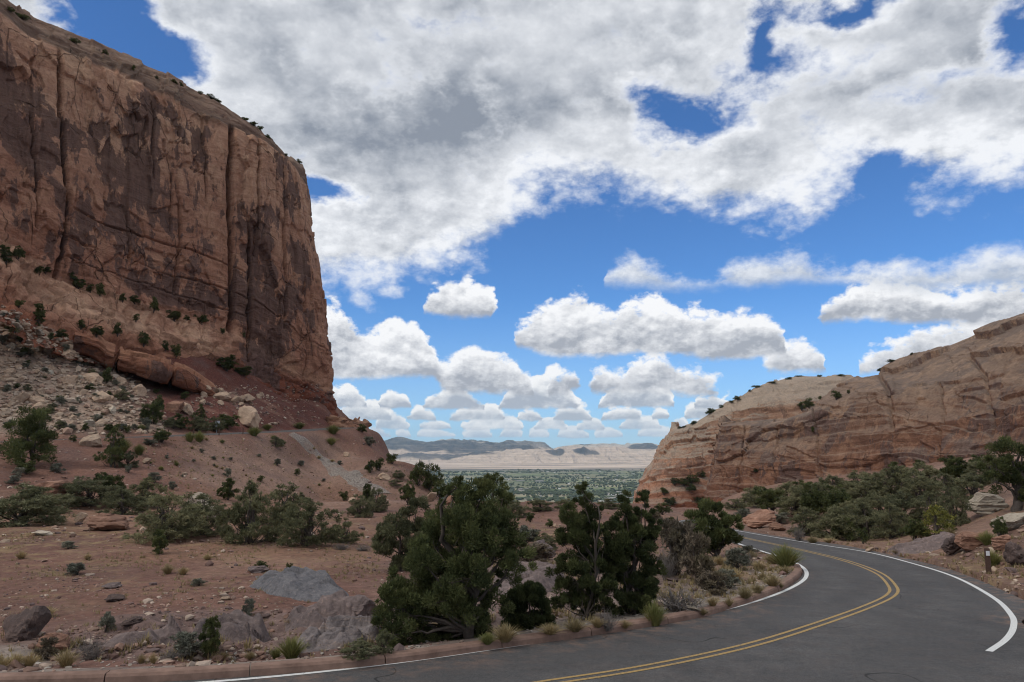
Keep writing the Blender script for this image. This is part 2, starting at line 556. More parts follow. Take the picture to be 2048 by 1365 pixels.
# ---- soil of the near ground: tint per vertex (kind of soil), broken up by pebbles and stains
def soil_mat():
    m, n = new_mat('soil')
    p = pos(n)
    c = get_attr(n, 'tint', False)
    big = n.noise(p, 0.35, 5.0, 0.6)
    fine = n.noise(p, 3.5, 6.0, 0.65)
    c = n.mix(1.0, c, n.mix(big, (0.62, 0.61, 0.63), (1.30, 1.27, 1.24)), 'MULTIPLY')
    mott = n.noise(n.v('ADD', p, (9.0, 4.0, 0.0)), 0.16, 6.0, 0.65)
    c = n.mix(n.m('MULTIPLY', n.ss(mott, 0.50, 0.66), 0.55), c, (0.120, 0.078, 0.070))
    c = n.mix(n.m('MULTIPLY', n.ss(mott, 0.46, 0.34), 0.40), c, (0.27, 0.17, 0.125))
    c = n.mix(1.0, c, n.mix(n.lin(fine, 0.25, 0.75), (0.52, 0.52, 0.53), (1.45, 1.42, 1.40)), 'MULTIPLY')
    # loose stones
    vcol = n.node('ShaderNodeTexVoronoi')
    n.put(vcol.inputs['Vector'], n.v('ADD', p, n.v('SCALE', n.noise(p, 6.0, 2.0, col=True), 0.12)))
    vcol.inputs['Scale'].default_value = 5.5
    stone = n.ss(vcol.outputs['Distance'], 0.12, 0.34, 1.0, 0.0)
    pick = n.xyz(vcol.outputs['Color'])
    stone = n.m('MULTIPLY', stone, n.ss(pick[0], 0.45, 0.6))
    c = n.mix(n.m('MULTIPLY', stone, 0.75), c, n.mix(pick[1], (0.16, 0.095, 0.075), (0.44, 0.33, 0.26)))
    # thin dry grass and litter
    g = get_attr(n, 'dry')
    gn = n.ss(n.noise(p, 1.1, 7.0, 0.7), 0.46, 0.66)
    c = n.mix(n.m('MULTIPLY', n.m('MULTIPLY', g, gn), 0.75), c, (0.30, 0.22, 0.115))
    h = n.m('ADD', n.m('MULTIPLY', fine, 0.9), n.m('MULTIPLY', stone, 0.7))
    finish(n, c, 0.95, bump=h, bump_d=0.07, spec=0.15, bump2=n.noise(p, 14.0, 4.0, 0.65), bump2_d=0.02)
    return m

# ---- layered red sandstone of the cliffs
def cliff_mat(name, varnish=1.0, pale=0.0, tan=(0.375, 0.232, 0.162), tan2=(0.255, 0.138, 0.095)):
    m, n = new_mat(name)
    p = pos(n)
    x, y, z = n.xyz(p)
    hrel = get_attr(n, 'hrel')
    zone = get_attr(n, 'tint', False)
    wob = n.noise(p, 0.05, 4.0, 0.55, col=True)
    pw = n.v('ADD', p, n.v('SCALE', n.v('SUBTRACT', wob, (0.5, 0.5, 0.5)), 14.0))
    # beds: thin bands lying across the wall
    bed = n.noise(n.v('MULTIPLY', pw, (0.015, 0.015, 0.55)), 1.0, 7.0, 0.6)
    bedf = n.noise(n.v('MULTIPLY', pw, (0.03, 0.03, 1.9)), 1.0, 5.0, 0.6)
    streak = n.noise(n.v('MULTIPLY', pw, (0.34, 0.34, 0.022)), 1.0, 6.0, 0.62)
    streakf = n.noise(n.v('MULTIPLY', p, (1.3, 1.3, 0.05)), 1.0, 5.0, 0.6)
    patch = n.noise(n.v('MULTIPLY', p, (0.055, 0.055, 0.042)), 1.0, 7.0, 0.62, 0.6)
    spall = n.noise(n.v('MULTIPLY', p, (0.16, 0.16, 0.11)), 1.0, 8.0, 0.68, 1.0)
    grain = n.noise(p, 1.1, 7.0, 0.7)
    c = n.mix(n.lin(bed, 0.3, 0.7), tan2, tan)
    c = n.mix(n.m('MULTIPLY', n.ss(spall, 0.47, 0.63), 0.60), c, (0.43, 0.285, 0.195))
    c = n.mix(n.m('MULTIPLY', n.ss(bedf, 0.52, 0.68), 0.35), c, (0.20, 0.10, 0.066))
    c = n.mix(1.0, c, zone, 'MULTIPLY')
    # desert varnish: dark sheets with ragged edges and runs of streaks
    vz = get_attr(n, 'varnish')
    vf = n.m('ADD', n.m('MULTIPLY', streak, 0.50), n.m('ADD', n.m('MULTIPLY', patch, 0.95), n.m('ADD', n.m('MULTIPLY', streakf, 0.14), n.m('MULTIPLY', spall, -0.30))))
    vm = n.m('MULTIPLY', n.ss(n.m('MULTIPLY_ADD', vz, 0.10, vf), 0.742, 0.782), n.ss(vz, 0.05, 0.4))
    vm = n.m('MULTIPLY', vm, varnish)
    c = n.mix(n.m('MULTIPLY', vm, n.lin(grain, 0.2, 0.8, 0.70, 0.95)), c, n.mix(n.lin(streakf, 0.3, 0.7), (0.056, 0.036, 0.034), (0.135, 0.082, 0.066)))
    run = n.m('MULTIPLY', n.ss(streakf, 0.54, 0.68), n.ss(streak, 0.44, 0.60))
    c = n.mix(n.m('MULTIPLY', n.m('MULTIPLY', run, vz), 0.60 * varnish), c, (0.070, 0.046, 0.043))
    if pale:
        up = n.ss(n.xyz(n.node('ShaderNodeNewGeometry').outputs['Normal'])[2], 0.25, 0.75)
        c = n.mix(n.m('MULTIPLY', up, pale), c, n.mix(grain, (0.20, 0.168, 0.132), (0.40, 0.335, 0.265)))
    c = n.mix(1.0, c, n.mix(n.lin(grain, 0.25, 0.75), (0.70, 0.69, 0.69), (1.27, 1.27, 1.27)), 'MULTIPLY')
    # thin fissures
    fis = n.voro(n.v('MULTIPLY', n.v('ADD', p, n.v('SCALE', wob, 5.0)), (0.16, 0.16, 0.075)), 1.0, 'DISTANCE_TO_EDGE')
    fm = n.m('MULTIPLY', n.ss(fis, 0.0, 0.018, 1.0, 0.0), n.ss(n.noise(p, 0.07, 4.0, 0.6), 0.48, 0.60))
    c = n.mix(n.m('MULTIPLY', fm, 0.34), c, (0.045, 0.028, 0.024))
    h = n.m('SUBTRACT', n.m('ADD', n.m('MULTIPLY', bed, 0.8), n.m('ADD', n.m('MULTIPLY', spall, 0.6), n.m('MULTIPLY', grain, 0.45))), n.m('MULTIPLY', fm, 0.5))
    finish(n, c, 0.92, bump=h, bump_d=0.8, spec=0.15, bump2=bedf, bump2_d=0.25)
    return m

def rock_mat(name, c1, c2, c3, scale=1.0, layered=0.0):
    m, n = new_mat(name)
    tc = n.node('ShaderNodeTexCoord').outputs['Object']
    inf = n.node('ShaderNodeObjectInfo').outputs['Random']
    p = n.v('ADD', tc, n.comb(n.m('MULTIPLY', inf, 37.0), n.m('MULTIPLY', inf, 11.0), 0.0))
    a = n.noise(p, 1.6 * scale, 6.0, 0.62)
    b = n.noise(p, 7.0 * scale, 6.0, 0.68)
    lay = n.noise(n.v('MULTIPLY', p, (0.6, 0.6, 9.0 * scale)), 1.0, 5.0, 0.6)
    c = n.mix(n.lin(a, 0.3, 0.7), c1, c2)
    c = n.mix(n.m('MULTIPLY', n.ss(lay, 0.48, 0.66), layered), c, c3)
    c = n.mix(n.m('MULTIPLY', n.ss(b, 0.55, 0.70), 0.5), c, c3)
    c = n.mix(1.0, c, n.mix(n.lin(b, 0.25, 0.75), (0.65, 0.65, 0.65), (1.3, 1.3, 1.3)), 'MULTIPLY')
    c = n.mix(1.0, c, n.mix(inf, (0.82, 0.82, 0.82), (1.16, 1.14, 1.12)), 'MULTIPLY')
    h = n.m('ADD', n.m('ADD', n.m('MULTIPLY', b, 0.7), a), n.m('MULTIPLY', lay, layered * 1.2))
    finish(n, c, 0.92, bump=h, bump_d=0.10, spec=0.15)
    return m

def leaf_mat(name, c1, c2, c3, translucent=0.12):
    m, n = new_mat(name)
    r = get_attr(n, 'rnd')
    inf = n.node('ShaderNodeObjectInfo').outputs['Random']
    tc = n.node('ShaderNodeTexCoord').outputs['Object']
    big = n.noise(n.v('ADD', tc, n.comb(n.m('MULTIPLY', inf, 50.0), 0.0, 0.0)), 2.2, 3.0, 0.6)
    c = n.mix(r, c1, c2)
    c = n.mix(n.m('MULTIPLY', n.ss(big, 0.45, 0.72), 0.6), c, c3)
    c = n.mix(1.0, c, n.mix(inf, (0.78, 0.80, 0.78), (1.22, 1.18, 1.1)), 'MULTIPLY')
    finish(n, c, 0.75, spec=0.12, translucent=translucent)
    return m

def plain_mat(name, c1, c2, scale=6.0, rough=0.85, bump_d=0.01, spec=0.2):
    m, n = new_mat(name)
    p = pos(n)
    a = n.noise(p, scale, 6.0, 0.65)
    finish(n, n.mix(n.lin(a, 0.25, 0.75), c1, c2), rough, bump=a, bump_d=bump_d, spec=spec)
    return m

M = {}
M['soil'] = soil_mat()
M['cliff'] = cliff_mat('varnished_sandstone', 1.0, 0.0)
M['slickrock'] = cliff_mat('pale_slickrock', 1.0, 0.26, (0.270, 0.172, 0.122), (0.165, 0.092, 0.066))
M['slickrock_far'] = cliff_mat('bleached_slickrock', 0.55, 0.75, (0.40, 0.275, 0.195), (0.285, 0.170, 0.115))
M['rock_red'] = rock_mat('red_sandstone_rock', (0.17, 0.088, 0.062), (0.28, 0.158, 0.112), (0.34, 0.22, 0.16), 1.0, 0.45)
M['rock_pale'] = rock_mat('pale_sandstone_rock', (0.30, 0.21, 0.15), (0.46, 0.345, 0.255), (0.27, 0.155, 0.105), 1.0, 0.25)
M['rock_grey'] = rock_mat('purple_grey_rock', (0.115, 0.092, 0.092), (0.20, 0.155, 0.145), (0.26, 0.18, 0.145), 1.0, 0.15)
M['rock_dark'] = rock_mat('dark_brown_rock', (0.062, 0.048, 0.046), (0.125, 0.088, 0.078), (0.17, 0.115, 0.09), 1.0, 0.1)
M['rock_bleached'] = rock_mat('bleached_rock', (0.34, 0.28, 0.22), (0.48, 0.42, 0.34), (0.22, 0.17, 0.13), 1.0, 0.5)
M['bark'] = plain_mat('bark', (0.045, 0.036, 0.031), (0.105, 0.085, 0.072), 9.0)
M['twig'] = plain_mat('grey_twig', (0.115, 0.098, 0.088), (0.22, 0.195, 0.18), 9.0)
M['juniper'] = leaf_mat('juniper_foliage', (0.038, 0.049, 0.022), (0.112, 0.128, 0.054), (0.128, 0.132, 0.052), 0.30)
M['pinyon'] = leaf_mat('pinyon_foliage', (0.080, 0.084, 0.046), (0.190, 0.188, 0.106), (0.215, 0.20, 0.112), 0.30)
M['oak'] = leaf_mat('scrub_foliage', (0.092, 0.096, 0.054), (0.215, 0.212, 0.126), (0.24, 0.222, 0.13), 0.30)
M['sage'] = leaf_mat('sagebrush_foliage', (0.105, 0.108, 0.086), (0.235, 0.235, 0.190), (0.19, 0.175, 0.14))
M['rabbit'] = leaf_mat('rabbitbrush_stems', (0.10, 0.115, 0.042), (0.23, 0.235, 0.09), (0.26, 0.22, 0.085))
M['straw'] = leaf_mat('dry_grass', (0.20, 0.155, 0.085), (0.40, 0.325, 0.185), (0.30, 0.21, 0.105))
M['brown_brush'] = leaf_mat('brown_brush', (0.085, 0.068, 0.054), (0.190, 0.155, 0.120), (0.15, 0.13, 0.075))
M['yellowleaf'] = leaf_mat('yellowing_leaves', (0.075, 0.085, 0.025), (0.20, 0.19, 0.05), (0.16, 0.17, 0.05))

def asphalt_mat():
    m, n = new_mat('asphalt')
    p = pos(n)
    fine = n.noise(p, 38.0, 3.0, 0.7)
    mid = n.noise(p, 1.4, 5.0, 0.6)
    big = n.noise(p, 0.22, 4.0, 0.55)
    lane = get_attr(n, 'lane')
    c = n.mix(n.lin(fine, 0.3, 0.7), (0.046, 0.045, 0.046), (0.112, 0.108, 0.107))
    c = n.mix(1.0, c, n.mix(n.lin(mid, 0.3, 0.7), (0.78, 0.78, 0.79), (1.2, 1.19, 1.18)), 'MULTIPLY')
    c = n.mix(1.0, c, n.mix(n.lin(n.noise(p, 9.0, 4.0, 0.7), 0.3, 0.7), (0.82, 0.82, 0.82), (1.2, 1.2, 1.19)), 'MULTIPLY')
    c = n.mix(1.0, c, n.mix(n.lin(big, 0.3, 0.7), (0.84, 0.84, 0.85), (1.14, 1.13, 1.12)), 'MULTIPLY')
    # wheel paths polished a little darker, red dust towards the edges
    wp = n.m('ADD', n.m('MULTIPLY', n.m('SINE', n.m('MULTIPLY', lane, 25.13)), 0.5), 0.5)
    c = n.mix(n.m('MULTIPLY', wp, n.m('MULTIPLY', n.ss(mid, 0.2, 0.8), 0.55)), c, (0.045, 0.044, 0.046))
    cr = n.voro(n.v('ADD', p, n.v('SCALE', n.noise(p, 0.7, 3.0, col=True), 2.2)), 0.16, 'DISTANCE_TO_EDGE')
    crm = n.m('MULTIPLY', n.ss(cr, 0.0, 0.0012, 1.0, 0.0), n.ss(n.noise(p, 0.12, 2.0), 0.50, 0.62))
    c = n.mix(n.m('MULTIPLY', crm, 0.75), c, (0.016, 0.016, 0.017))
    # tar-sealed cracks wandering across the lanes and a few darker patches
    seal = n.m('ABSOLUTE', n.m('SUBTRACT', n.noise(n.v('ADD', p, (31.0, 7.0, 0.0)), 0.17, 3.0, 0.5), 0.5))
    sealm = n.m('MULTIPLY', n.ss(seal, 0.0008, 0.0022, 1.0, 0.0), n.ss(n.noise(p, 0.31, 2.0), 0.47, 0.52))
    c = n.mix(n.m('MULTIPLY', sealm, 0.8), c, (0.017, 0.017, 0.018))
    stain = n.ss(n.noise(p, 0.8, 6.0, 0.6), 0.60, 0.74)
    c = n.mix(n.m('MULTIPLY', stain, 0.35), c, (0.135, 0.125, 0.118))
    dust = get_attr(n, 'dust')
    c = n.mix(n.m('MULTIPLY', dust, n.ss(n.noise(p, 2.2, 7.0, 0.7), 0.42, 0.70)), c, (0.26, 0.155, 0.11))
    finish(n, c, 0.9, bump=fine, bump_d=0.008, spec=0.2)
    return m
M['asphalt'] = asphalt_mat()

def paint_mat(name, c1, c2, wear):
    m, n = new_mat(name)
    p = pos(n)
    f = n.noise(p, 30.0, 5.0, 0.7)
    g = n.noise(p, 2.5, 5.0, 0.6)
    c = n.mix(g, c1, c2)
    c = n.mix(n.ss(n.m('ADD', f, n.m('MULTIPLY', g, 0.35)), wear, wear + 0.10), c, (0.085, 0.082, 0.080))
    finish(n, c, 0.8, bump=f, bump_d=0.004, spec=0.25)
    return m
M['white_paint'] = paint_mat('white_road_paint', (0.50, 0.50, 0.49), (0.68, 0.68, 0.66), 0.76)
M['yellow_paint'] = paint_mat('yellow_road_paint', (0.29, 0.190, 0.070), (0.40, 0.265, 0.105), 0.72)
M['kerb'] = plain_mat('red_brown_concrete', (0.125, 0.078, 0.060), (0.285, 0.182, 0.142), 3.0, 0.9, 0.008)

# =================================================================== the road
SLOPE = 0.05
def road_z(x, y):
    y = np.asarray(y, float)
    return -SLOPE * y - 0.00035 * np.maximum(y - 55, 0) ** 2
def on_road(u, v, lift=0.0):
    d = ray(u, v)
    lo = 1.0
    t = np.linspace(2, 160, 4000)
    z = EYE + d[2] * t / 1.0 - lift
    zz = road_z(d[0] * t, d[1] * t)
    k = int(np.argmax(z < zz))
    return (d[0] * t[k], d[1] * t[k])

K_IN = [on_road(u, v) for u, v in [(-420, 1372), (-200, 1378), (0, 1375), (300, 1366), (600, 1346), (800, 1327), (1000, 1299), (1200, 1270), (1380, 1240), (1480, 1213), (1550, 1188),
                                   (1588, 1166), (1605, 1148), (1600, 1134)]] + \
       [on_road(u, v) for u, v in [(1570, 1119), (1515, 1102), (1460, 1085), (1410, 1070), (1370, 1055), (1354, 1046), (1362, 1041), (1400, 1038)]]
A_OUT = [(-9, 3), (-6, 1), (-3, 0), (0, -1), (4, -1), (8, 0), (11, 1.5), (13.5, 4), (15.5, 7), (17.2, 10.5)] + \
        [on_road(u, v) for u, v in [(2110, 1265), (2085, 1222), (2025, 1190), (1930, 1150), (1850, 1126), (1700, 1093), (1560, 1073), (1475, 1059), (1440, 1052), (1420, 1047), (1418, 1044), (1430, 1041)]]
kin = crom_even(K_IN, 12)
aout = crom_even(A_OUT, 12)
NRD = len(kin)
NX = 14
rv = []
lane_a = []
dust_a = []
for j in range(NX):
    f = j / (NX - 1)
    xy = kin * (1 - f) + aout * f
    rv.append(np.column_stack([xy, road_z(xy[:, 0], xy[:, 1])]))
    lane_a.append(np.full(NRD, f))
    dust_a.append(np.full(NRD, 0.85 * max(0, (f - 0.84) / 0.16) ** 1.1 + 0.5 * max(0, (0.08 - f) / 0.08) + 0.06))
rv = np.array(rv)
me = mesh_np('road', rv.reshape(-1, 3), grid_faces(NX, NRD, True))
attr(me, 'lane', np.array(lane_a).ravel())
attr(me, 'dust', np.array(dust_a).ravel())
road = structure(obj('road', me, M['asphalt']))

def ribbon(pts, width, lift, n, thick=None):
    c = crom(pts, n)
    t = np.gradient(c, axis=0)
    t /= np.linalg.norm(t, axis=1)[:, None]
    nr = np.column_stack([-t[:, 1], t[:, 0]])
    wv = np.interp(np.linspace(0, 1, n), np.linspace(0, 1, len(width)), width)[:, None] if isinstance(width, (list, tuple)) else width
    a = c + nr * wv / 2
    b = c - nr * wv / 2
    V = np.vstack([np.column_stack([a, road_z(a[:, 0], a[:, 1]) + lift]), np.column_stack([b, road_z(b[:, 0], b[:, 1]) + lift])])
    return V, grid_faces(2, n, False)
W_IN = [(-300, 1391), (0, 1392), (430, 1365), (700, 1339), (900, 1312), (1100, 1282), (1300, 1249), (1450, 1220), (1545, 1192), (1596, 1169), (1613, 1152), (1606, 1136)]
W_IN2 = [(1575, 1119), (1530, 1105), (1470, 1086), (1415, 1069), (1375, 1054), (1359, 1046), (1365, 1042), (1400, 1039)]
W_OUT = [(1978, 1304), (2012, 1280), (2027, 1255), (2022, 1230), (1985, 1195), (1910, 1155), (1830, 1129), (1740, 1106), (1640, 1090), (1560, 1077), (1475, 1062), (1440, 1054)]
Y_C = [(1000, 1382), (1100, 1366), (1300, 1334), (1500, 1291), (1640, 1248), (1740, 1212), (1783, 1190), (1784, 1172), (1755, 1146), (1690, 1122), (1600, 1100), (1475, 1073), (1420, 1058), (1392, 1049)]
def mark(name, px, width, mat, label=None):
    pts = [on_road(u, v) for u, v in px]
    V, F = ribbon(pts, width, 0.006, 150)
    o = obj(name, mesh_np(name, V, F), mat, road)
    if label: o['label'] = label
    return pts
mark('edge_line', W_IN + W_IN2, [0.12, 0.12, 0.14, 0.18, 0.12, 0.10, 0.10], M['white_paint'], 'white edge line along the inside of the bend')
mark('edge_line', W_OUT, [0.135, 0.135, 0.12, 0.11, 0.10, 0.09], M['white_paint'], 'white edge line along the outside of the bend, ending short')
yc = crom([on_road(u, v) for u, v in Y_C], 120)
ty = np.gradient(yc, axis=0); ty /= np.linalg.norm(ty, axis=1)[:, None]
ny_ = np.column_stack([-ty[:, 1], ty[:, 0]])
for sgn in (-1, 1):
    V, F = ribbon([tuple(p) for p in (yc + ny_ * 0.115 * sgn)], [0.09, 0.09, 0.095, 0.09, 0.08], 0.006, 170)
    obj('centre_line', mesh_np('centre_line', V, F), M['yellow_paint'], road)

# kerb along the inside of the bend: cast lengths with open joints
kerb = structure(obj('kerb', None))
kc = crom(K_IN[:14], 1400)
kd = np.concatenate([[0], np.cumsum(np.linalg.norm(np.diff(kc, axis=0), axis=1))])
tk = np.gradient(kc, axis=0); tk /= np.linalg.norm(tk, axis=1)[:, None]
nk = np.column_stack([-tk[:, 1], tk[:, 0]])           # points away from the road
prof = [(0.0, -0.10), (0.02, 0.10), (0.05, 0.145), (0.09, 0.155), (0.27, 0.16), (0.30, 0.145), (0.31, -0.10)]
rk = random.Random(3)
s0 = 0.3
while s0 < kd[-1] - 0.6:
    ln = 2.45 * rk.uniform(0.93, 1.05)
    ss_ = np.linspace(s0, min(s0 + ln - 0.022, kd[-1] - 0.05), 9)
    px_ = np.interp(ss_, kd, kc[:, 0]); py_ = np.interp(ss_, kd, kc[:, 1])
    nx_ = np.interp(ss_, kd, nk[:, 0]); nyy = np.interp(ss_, kd, nk[:, 1])
    dzk = rk.uniform(-0.006, 0.006); dnk = rk.uniform(-0.008, 0.008)
    V = []
    for (o_, h_) in prof:
        X = px_ + nx_ * (o_ + dnk); Y = py_ + nyy * (o_ + dnk)
        V.append(np.column_stack([X, Y, road_z(X, Y) + h_ + (dzk if h_ > 0 else 0)]))
    V = np.array(V).reshape(-1, 3)
    F = grid_faces(len(prof), 9, False)
    Fl = [tuple(f) for f in F]
    for e in (0, 8):
        Fl.append(tuple(k * 9 + e for k in (range(len(prof)) if e == 0 else reversed(range(len(prof))))))
    me = bpy.data.meshes.new('kerb_segment')
    me.from_pydata([tuple(v) for v in V], [], [tuple(int(i) for i in f) for f in Fl])
    obj('kerb_segment', me, M['kerb'], kerb)
    s0 += ln

# =================================================================== near ground
RED = (0.165, 0.090, 0.070); EMB = (0.160, 0.086, 0.065); PINK = (0.240, 0.156, 0.120); DEEP = (0.115, 0.043, 0.033)
PALE = (0.300, 0.228, 0.175); GRAV = (0.265, 0.228, 0.195); BANK = (0.205, 0.128, 0.096); GUL = (0.185, 0.132, 0.115); ORG = (0.195, 0.112, 0.078)
ctl = []
def cp(u, v, d, c): ctl.append(at(u, v, d) + tuple(c))
def cw(x, y, z, c): ctl.append((x, y, z) + tuple(c))
for k in range(0, NRD, 9):
    p = kin[k]; ctl.append((p[0], p[1], float(road_z(*p)) - 0.05) + (GRAV if k < 158 else BANK))
    p = aout[k]; ctl.append((p[0], p[1], float(road_z(*p)) - 0.07) + BANK)
for u in (-250, 0, 200, 400, 600):
    cp(u, 1320, 15.6, RED if u > 50 else GRAV); cp(u, 1250, 19.5, RED); cp(u, 1200, 23, RED); cp(u, 1150, 28, RED); cp(u, 1100, 35, ORG if u > 300 else RED)
    cp(u, 1050, 48, ORG)
for u, t in ((-250, 84), (0, 90), (120, 94), (300, 102), (450, 116), (560, 132), (650, 152)):
    top = {-250: 890, 0: 884, 120: 878, 300: 872, 450: 866, 560: 862, 650: 857}[u]
    cp(u, top, t, EMB); cp(u, top - 3, t + 7, EMB)
    cp(u, 1000, t * 0.70, ORG); cp(u, 960, t * 0.80, EMB if u < 400 else PINK); cp(u, 915, t * 0.90, EMB if u < 400 else PINK)
cp(720, 1000, 92, PINK); cp(720, 940, 118, PINK); cp(700, 855, 166, EMB); cp(760, 905, 150, EMB); cp(820, 948, 138, EMB); cp(870, 968, 128, EMB); cp(800, 1000, 98, PINK)
cp(760, 1060, 52, ORG); cp(850, 1040, 62, ORG); cp(760, 1150, 28.5, RED); cp(760, 1240, 20.5, GUL)
# behind the embankment, the slope under the wall
cp(-250, 780, 100, PALE); cp(-250, 620, 116, PALE)
cp(0, 845, 103, PALE); cp(0, 760, 113, PALE); cp(0, 690, 119, PALE); cp(0, 600, 127, PALE)
cp(130, 840, 108, PALE); cp(130, 760, 119, PALE); cp(130, 670, 130, PALE)
cp(260, 840, 116, PALE); cp(260, 770, 129, PALE); cp(260, 720, 138, DEEP)
cp(380, 840, 124, DEEP); cp(380, 780, 139, DEEP); cp(380, 745, 147, DEEP)
cp(480, 840, 134, DEEP); cp(480, 800, 147, PINK); cp(480, 765, 158, DEEP)
for _u, _v, _d in ((300, 755, 136), (330, 780, 134), (330, 805, 128), (360, 765, 143), (420, 825, 131), (430, 845, 128), (420, 765, 150), (520, 835, 143), (520, 815, 151), (550, 840, 147), (610, 845, 158), (610, 828, 168), (360, 830, 124), (300, 730, 142)):
    cp(_u, _v, _d, DEEP)
cp(580, 845, 148, DEEP); cp(580, 815, 162, DEEP); cp(650, 838, 176, DEEP); cp(700, 845, 186, EMB)
for x, y, z in ((-75, 175, 34), (-50, 215, 12), (-25, 190, -6), (-5, 170, -14), (20, 200, -26), (0, 260, -60), (-60, 290, -40), (60, 260, -45), (0, 340, -85), (120, 340, -40), (-120, 300, 30)):
    cw(x, y, z, EMB)
# middle: gully and low ridge before the drop
for u in (900, 1000, 1100, 1200, 1270):
    cp(u, 1006, 100, EMB); cp(u, 1035, 74, EMB); cp(u, 1090, 46, EMB)
    cp(u, 1040, 128, EMB); cp(u, 1075, 150, EMB)
cp(900, 1150, 27.5, GUL); cp(1000, 1150, 27.0, GUL); cp(1000, 1215, 21.0, GUL); cp(1100, 1180, 23.8, GUL); cp(1200, 1160, 25.5, GUL); cp(1290, 1130, 29.5, BANK); cp(1400, 1130, 31, BANK)
cp(1330, 1030, 82, BANK); cp(1300, 1022, 110, BANK)
# right: bank, scrub slope, foot of the slickrock
cp(1480, 1150, 26.5, BANK); cp(1520, 1130, 31, BANK)
cp(1500, 1044, 74, BANK); cp(1560, 1050, 66, BANK); cp(1570, 1020, 72, BANK); cp(1480, 1025, 100, PINK); cp(1440, 1012, 200, BANK); cp(1440, 1006, 290, BANK)
cp(1650, 1070, 55, BANK); cp(1700, 1050, 57, BANK); cp(1780, 1075, 45, BANK); cp(1800, 1030, 58, BANK); cp(1860, 1080, 39, BANK); cp(1900, 1040, 47, BANK)
cp(1960, 1090, 32, BANK); cp(1950, 1030, 44, BANK); cp(2048, 1060, 31, BANK); cp(2048, 990, 44, BANK); cp(2048, 1150, 26, BANK); cp(2048, 940, 75, BANK); cp(1800, 985, 92, BANK); cp(1650, 1000, 100, BANK)
cp(1600, 985, 190, PINK); cp(1800, 955, 165, PINK); cp(2048, 920, 150, PINK); cp(2300, 1000, 40, BANK); cp(2300, 1150, 22, BANK); cp(2300, 900, 130, PINK)
for x, y, z in ((-60, 12, -0.6), (-30, 2, 0.2), (0, -25, 0.5), (40, -10, 1.0), (45, 14, 1.6), (70, 40, 5), (110, 90, 12), (-110, 40, 2.5), (-150, 90, 22), (-190, 120, 60)):
    cw(x, y, z, RED)
CT = np.array(ctl)
# drop controls that sit on top of each other
keep = []
for i in range(len(CT)):
    if all(np.hypot(*(CT[i, :2] - CT[j, :2])) > 0.9 for j in keep):
        keep.append(i)
CT = CT[keep]
KX = CT[:, :2]
def _warp(xy):
    """compress distance so that near and far controls weigh alike"""
    r = np.hypot(xy[:, 0], xy[:, 1] + 8)
    a = np.arctan2(xy[:, 0], xy[:, 1] + 8)
    return np.column_stack([np.log(r) * 1.0, a * 1.0])
KW = _warp(KX)
def _tps(r2):
    return 0.5 * r2 * np.log(r2 + 1e-9)
n_ = len(KX)
D2 = ((KW[:, None, :] - KW[None, :, :]) ** 2).sum(-1)
A_ = np.zeros((n_ + 3, n_ + 3))
A_[:n_, :n_] = _tps(D2) + np.eye(n_) * 2e-5
A_[:n_, n_] = 1; A_[:n_, n_ + 1:] = KW
A_[n_, :n_] = 1; A_[n_ + 1:, :n_] = KW.T
hs = 1.0 / np.hypot(KX[:, 0], KX[:, 1] + 8)            # solve for slope-like heights: z over distance
rhs = np.concatenate([CT[:, 2] * hs, [0, 0, 0]])
TW = np.linalg.solve(A_, rhs)

ROADC = np.vstack([kin, aout])
midl = (kin + aout) / 2
def base_z(x, y):
    x = np.asarray(x, float).ravel(); y = np.asarray(y, float).ravel()
    out = np.empty_like(x)
    for s in range(0, len(x), 20000):
        xy = np.column_stack([x[s:s + 20000], y[s:s + 20000]])
        wq = _warp(xy)
        d2 = ((wq[:, None, :] - KW[None, :, :]) ** 2).sum(-1)
        zz = _tps(d2) @ TW[:n_] + TW[n_] + wq @ TW[n_ + 1:]
        out[s:s + 20000] = zz * np.hypot(xy[:, 0], xy[:, 1] + 8)
    return out
# road corridor test: signed offset from the strip between the inner and the outer edge
def road_inside(x, y):
    """metres outside the asphalt (negative inside)"""
    x = np.asarray(x, float).ravel(); y = np.asarray(y, float).ravel()
    best = np.full(len(x), 1e9)
    poly = np.vstack([kin[::3], aout[::-3]])
    ins = np.zeros(len(x), bool)
    j = len(poly) - 1
    for i in range(len(poly)):
        xi, yi = poly[i]; xj, yj = poly[j]
        cond = ((yi > y) != (yj > y))
        with np.errstate(divide='ignore', invalid='ignore'):
            xx = (xj - xi) * (y - yi) / (yj - yi + 1e-12) + xi
        ins ^= cond & (x < xx)
        ex, ey = xj - xi, yj - yi
        L2 = ex * ex + ey * ey + 1e-9
        t = np.clip(((x - xi) * ex + (y - yi) * ey) / L2, 0, 1)
        best = np.minimum(best, (x - xi - t * ex) ** 2 + (y - yi - t * ey) ** 2)
        j = i
    d = np.sqrt(best)
    return np.where(ins, -d, d)

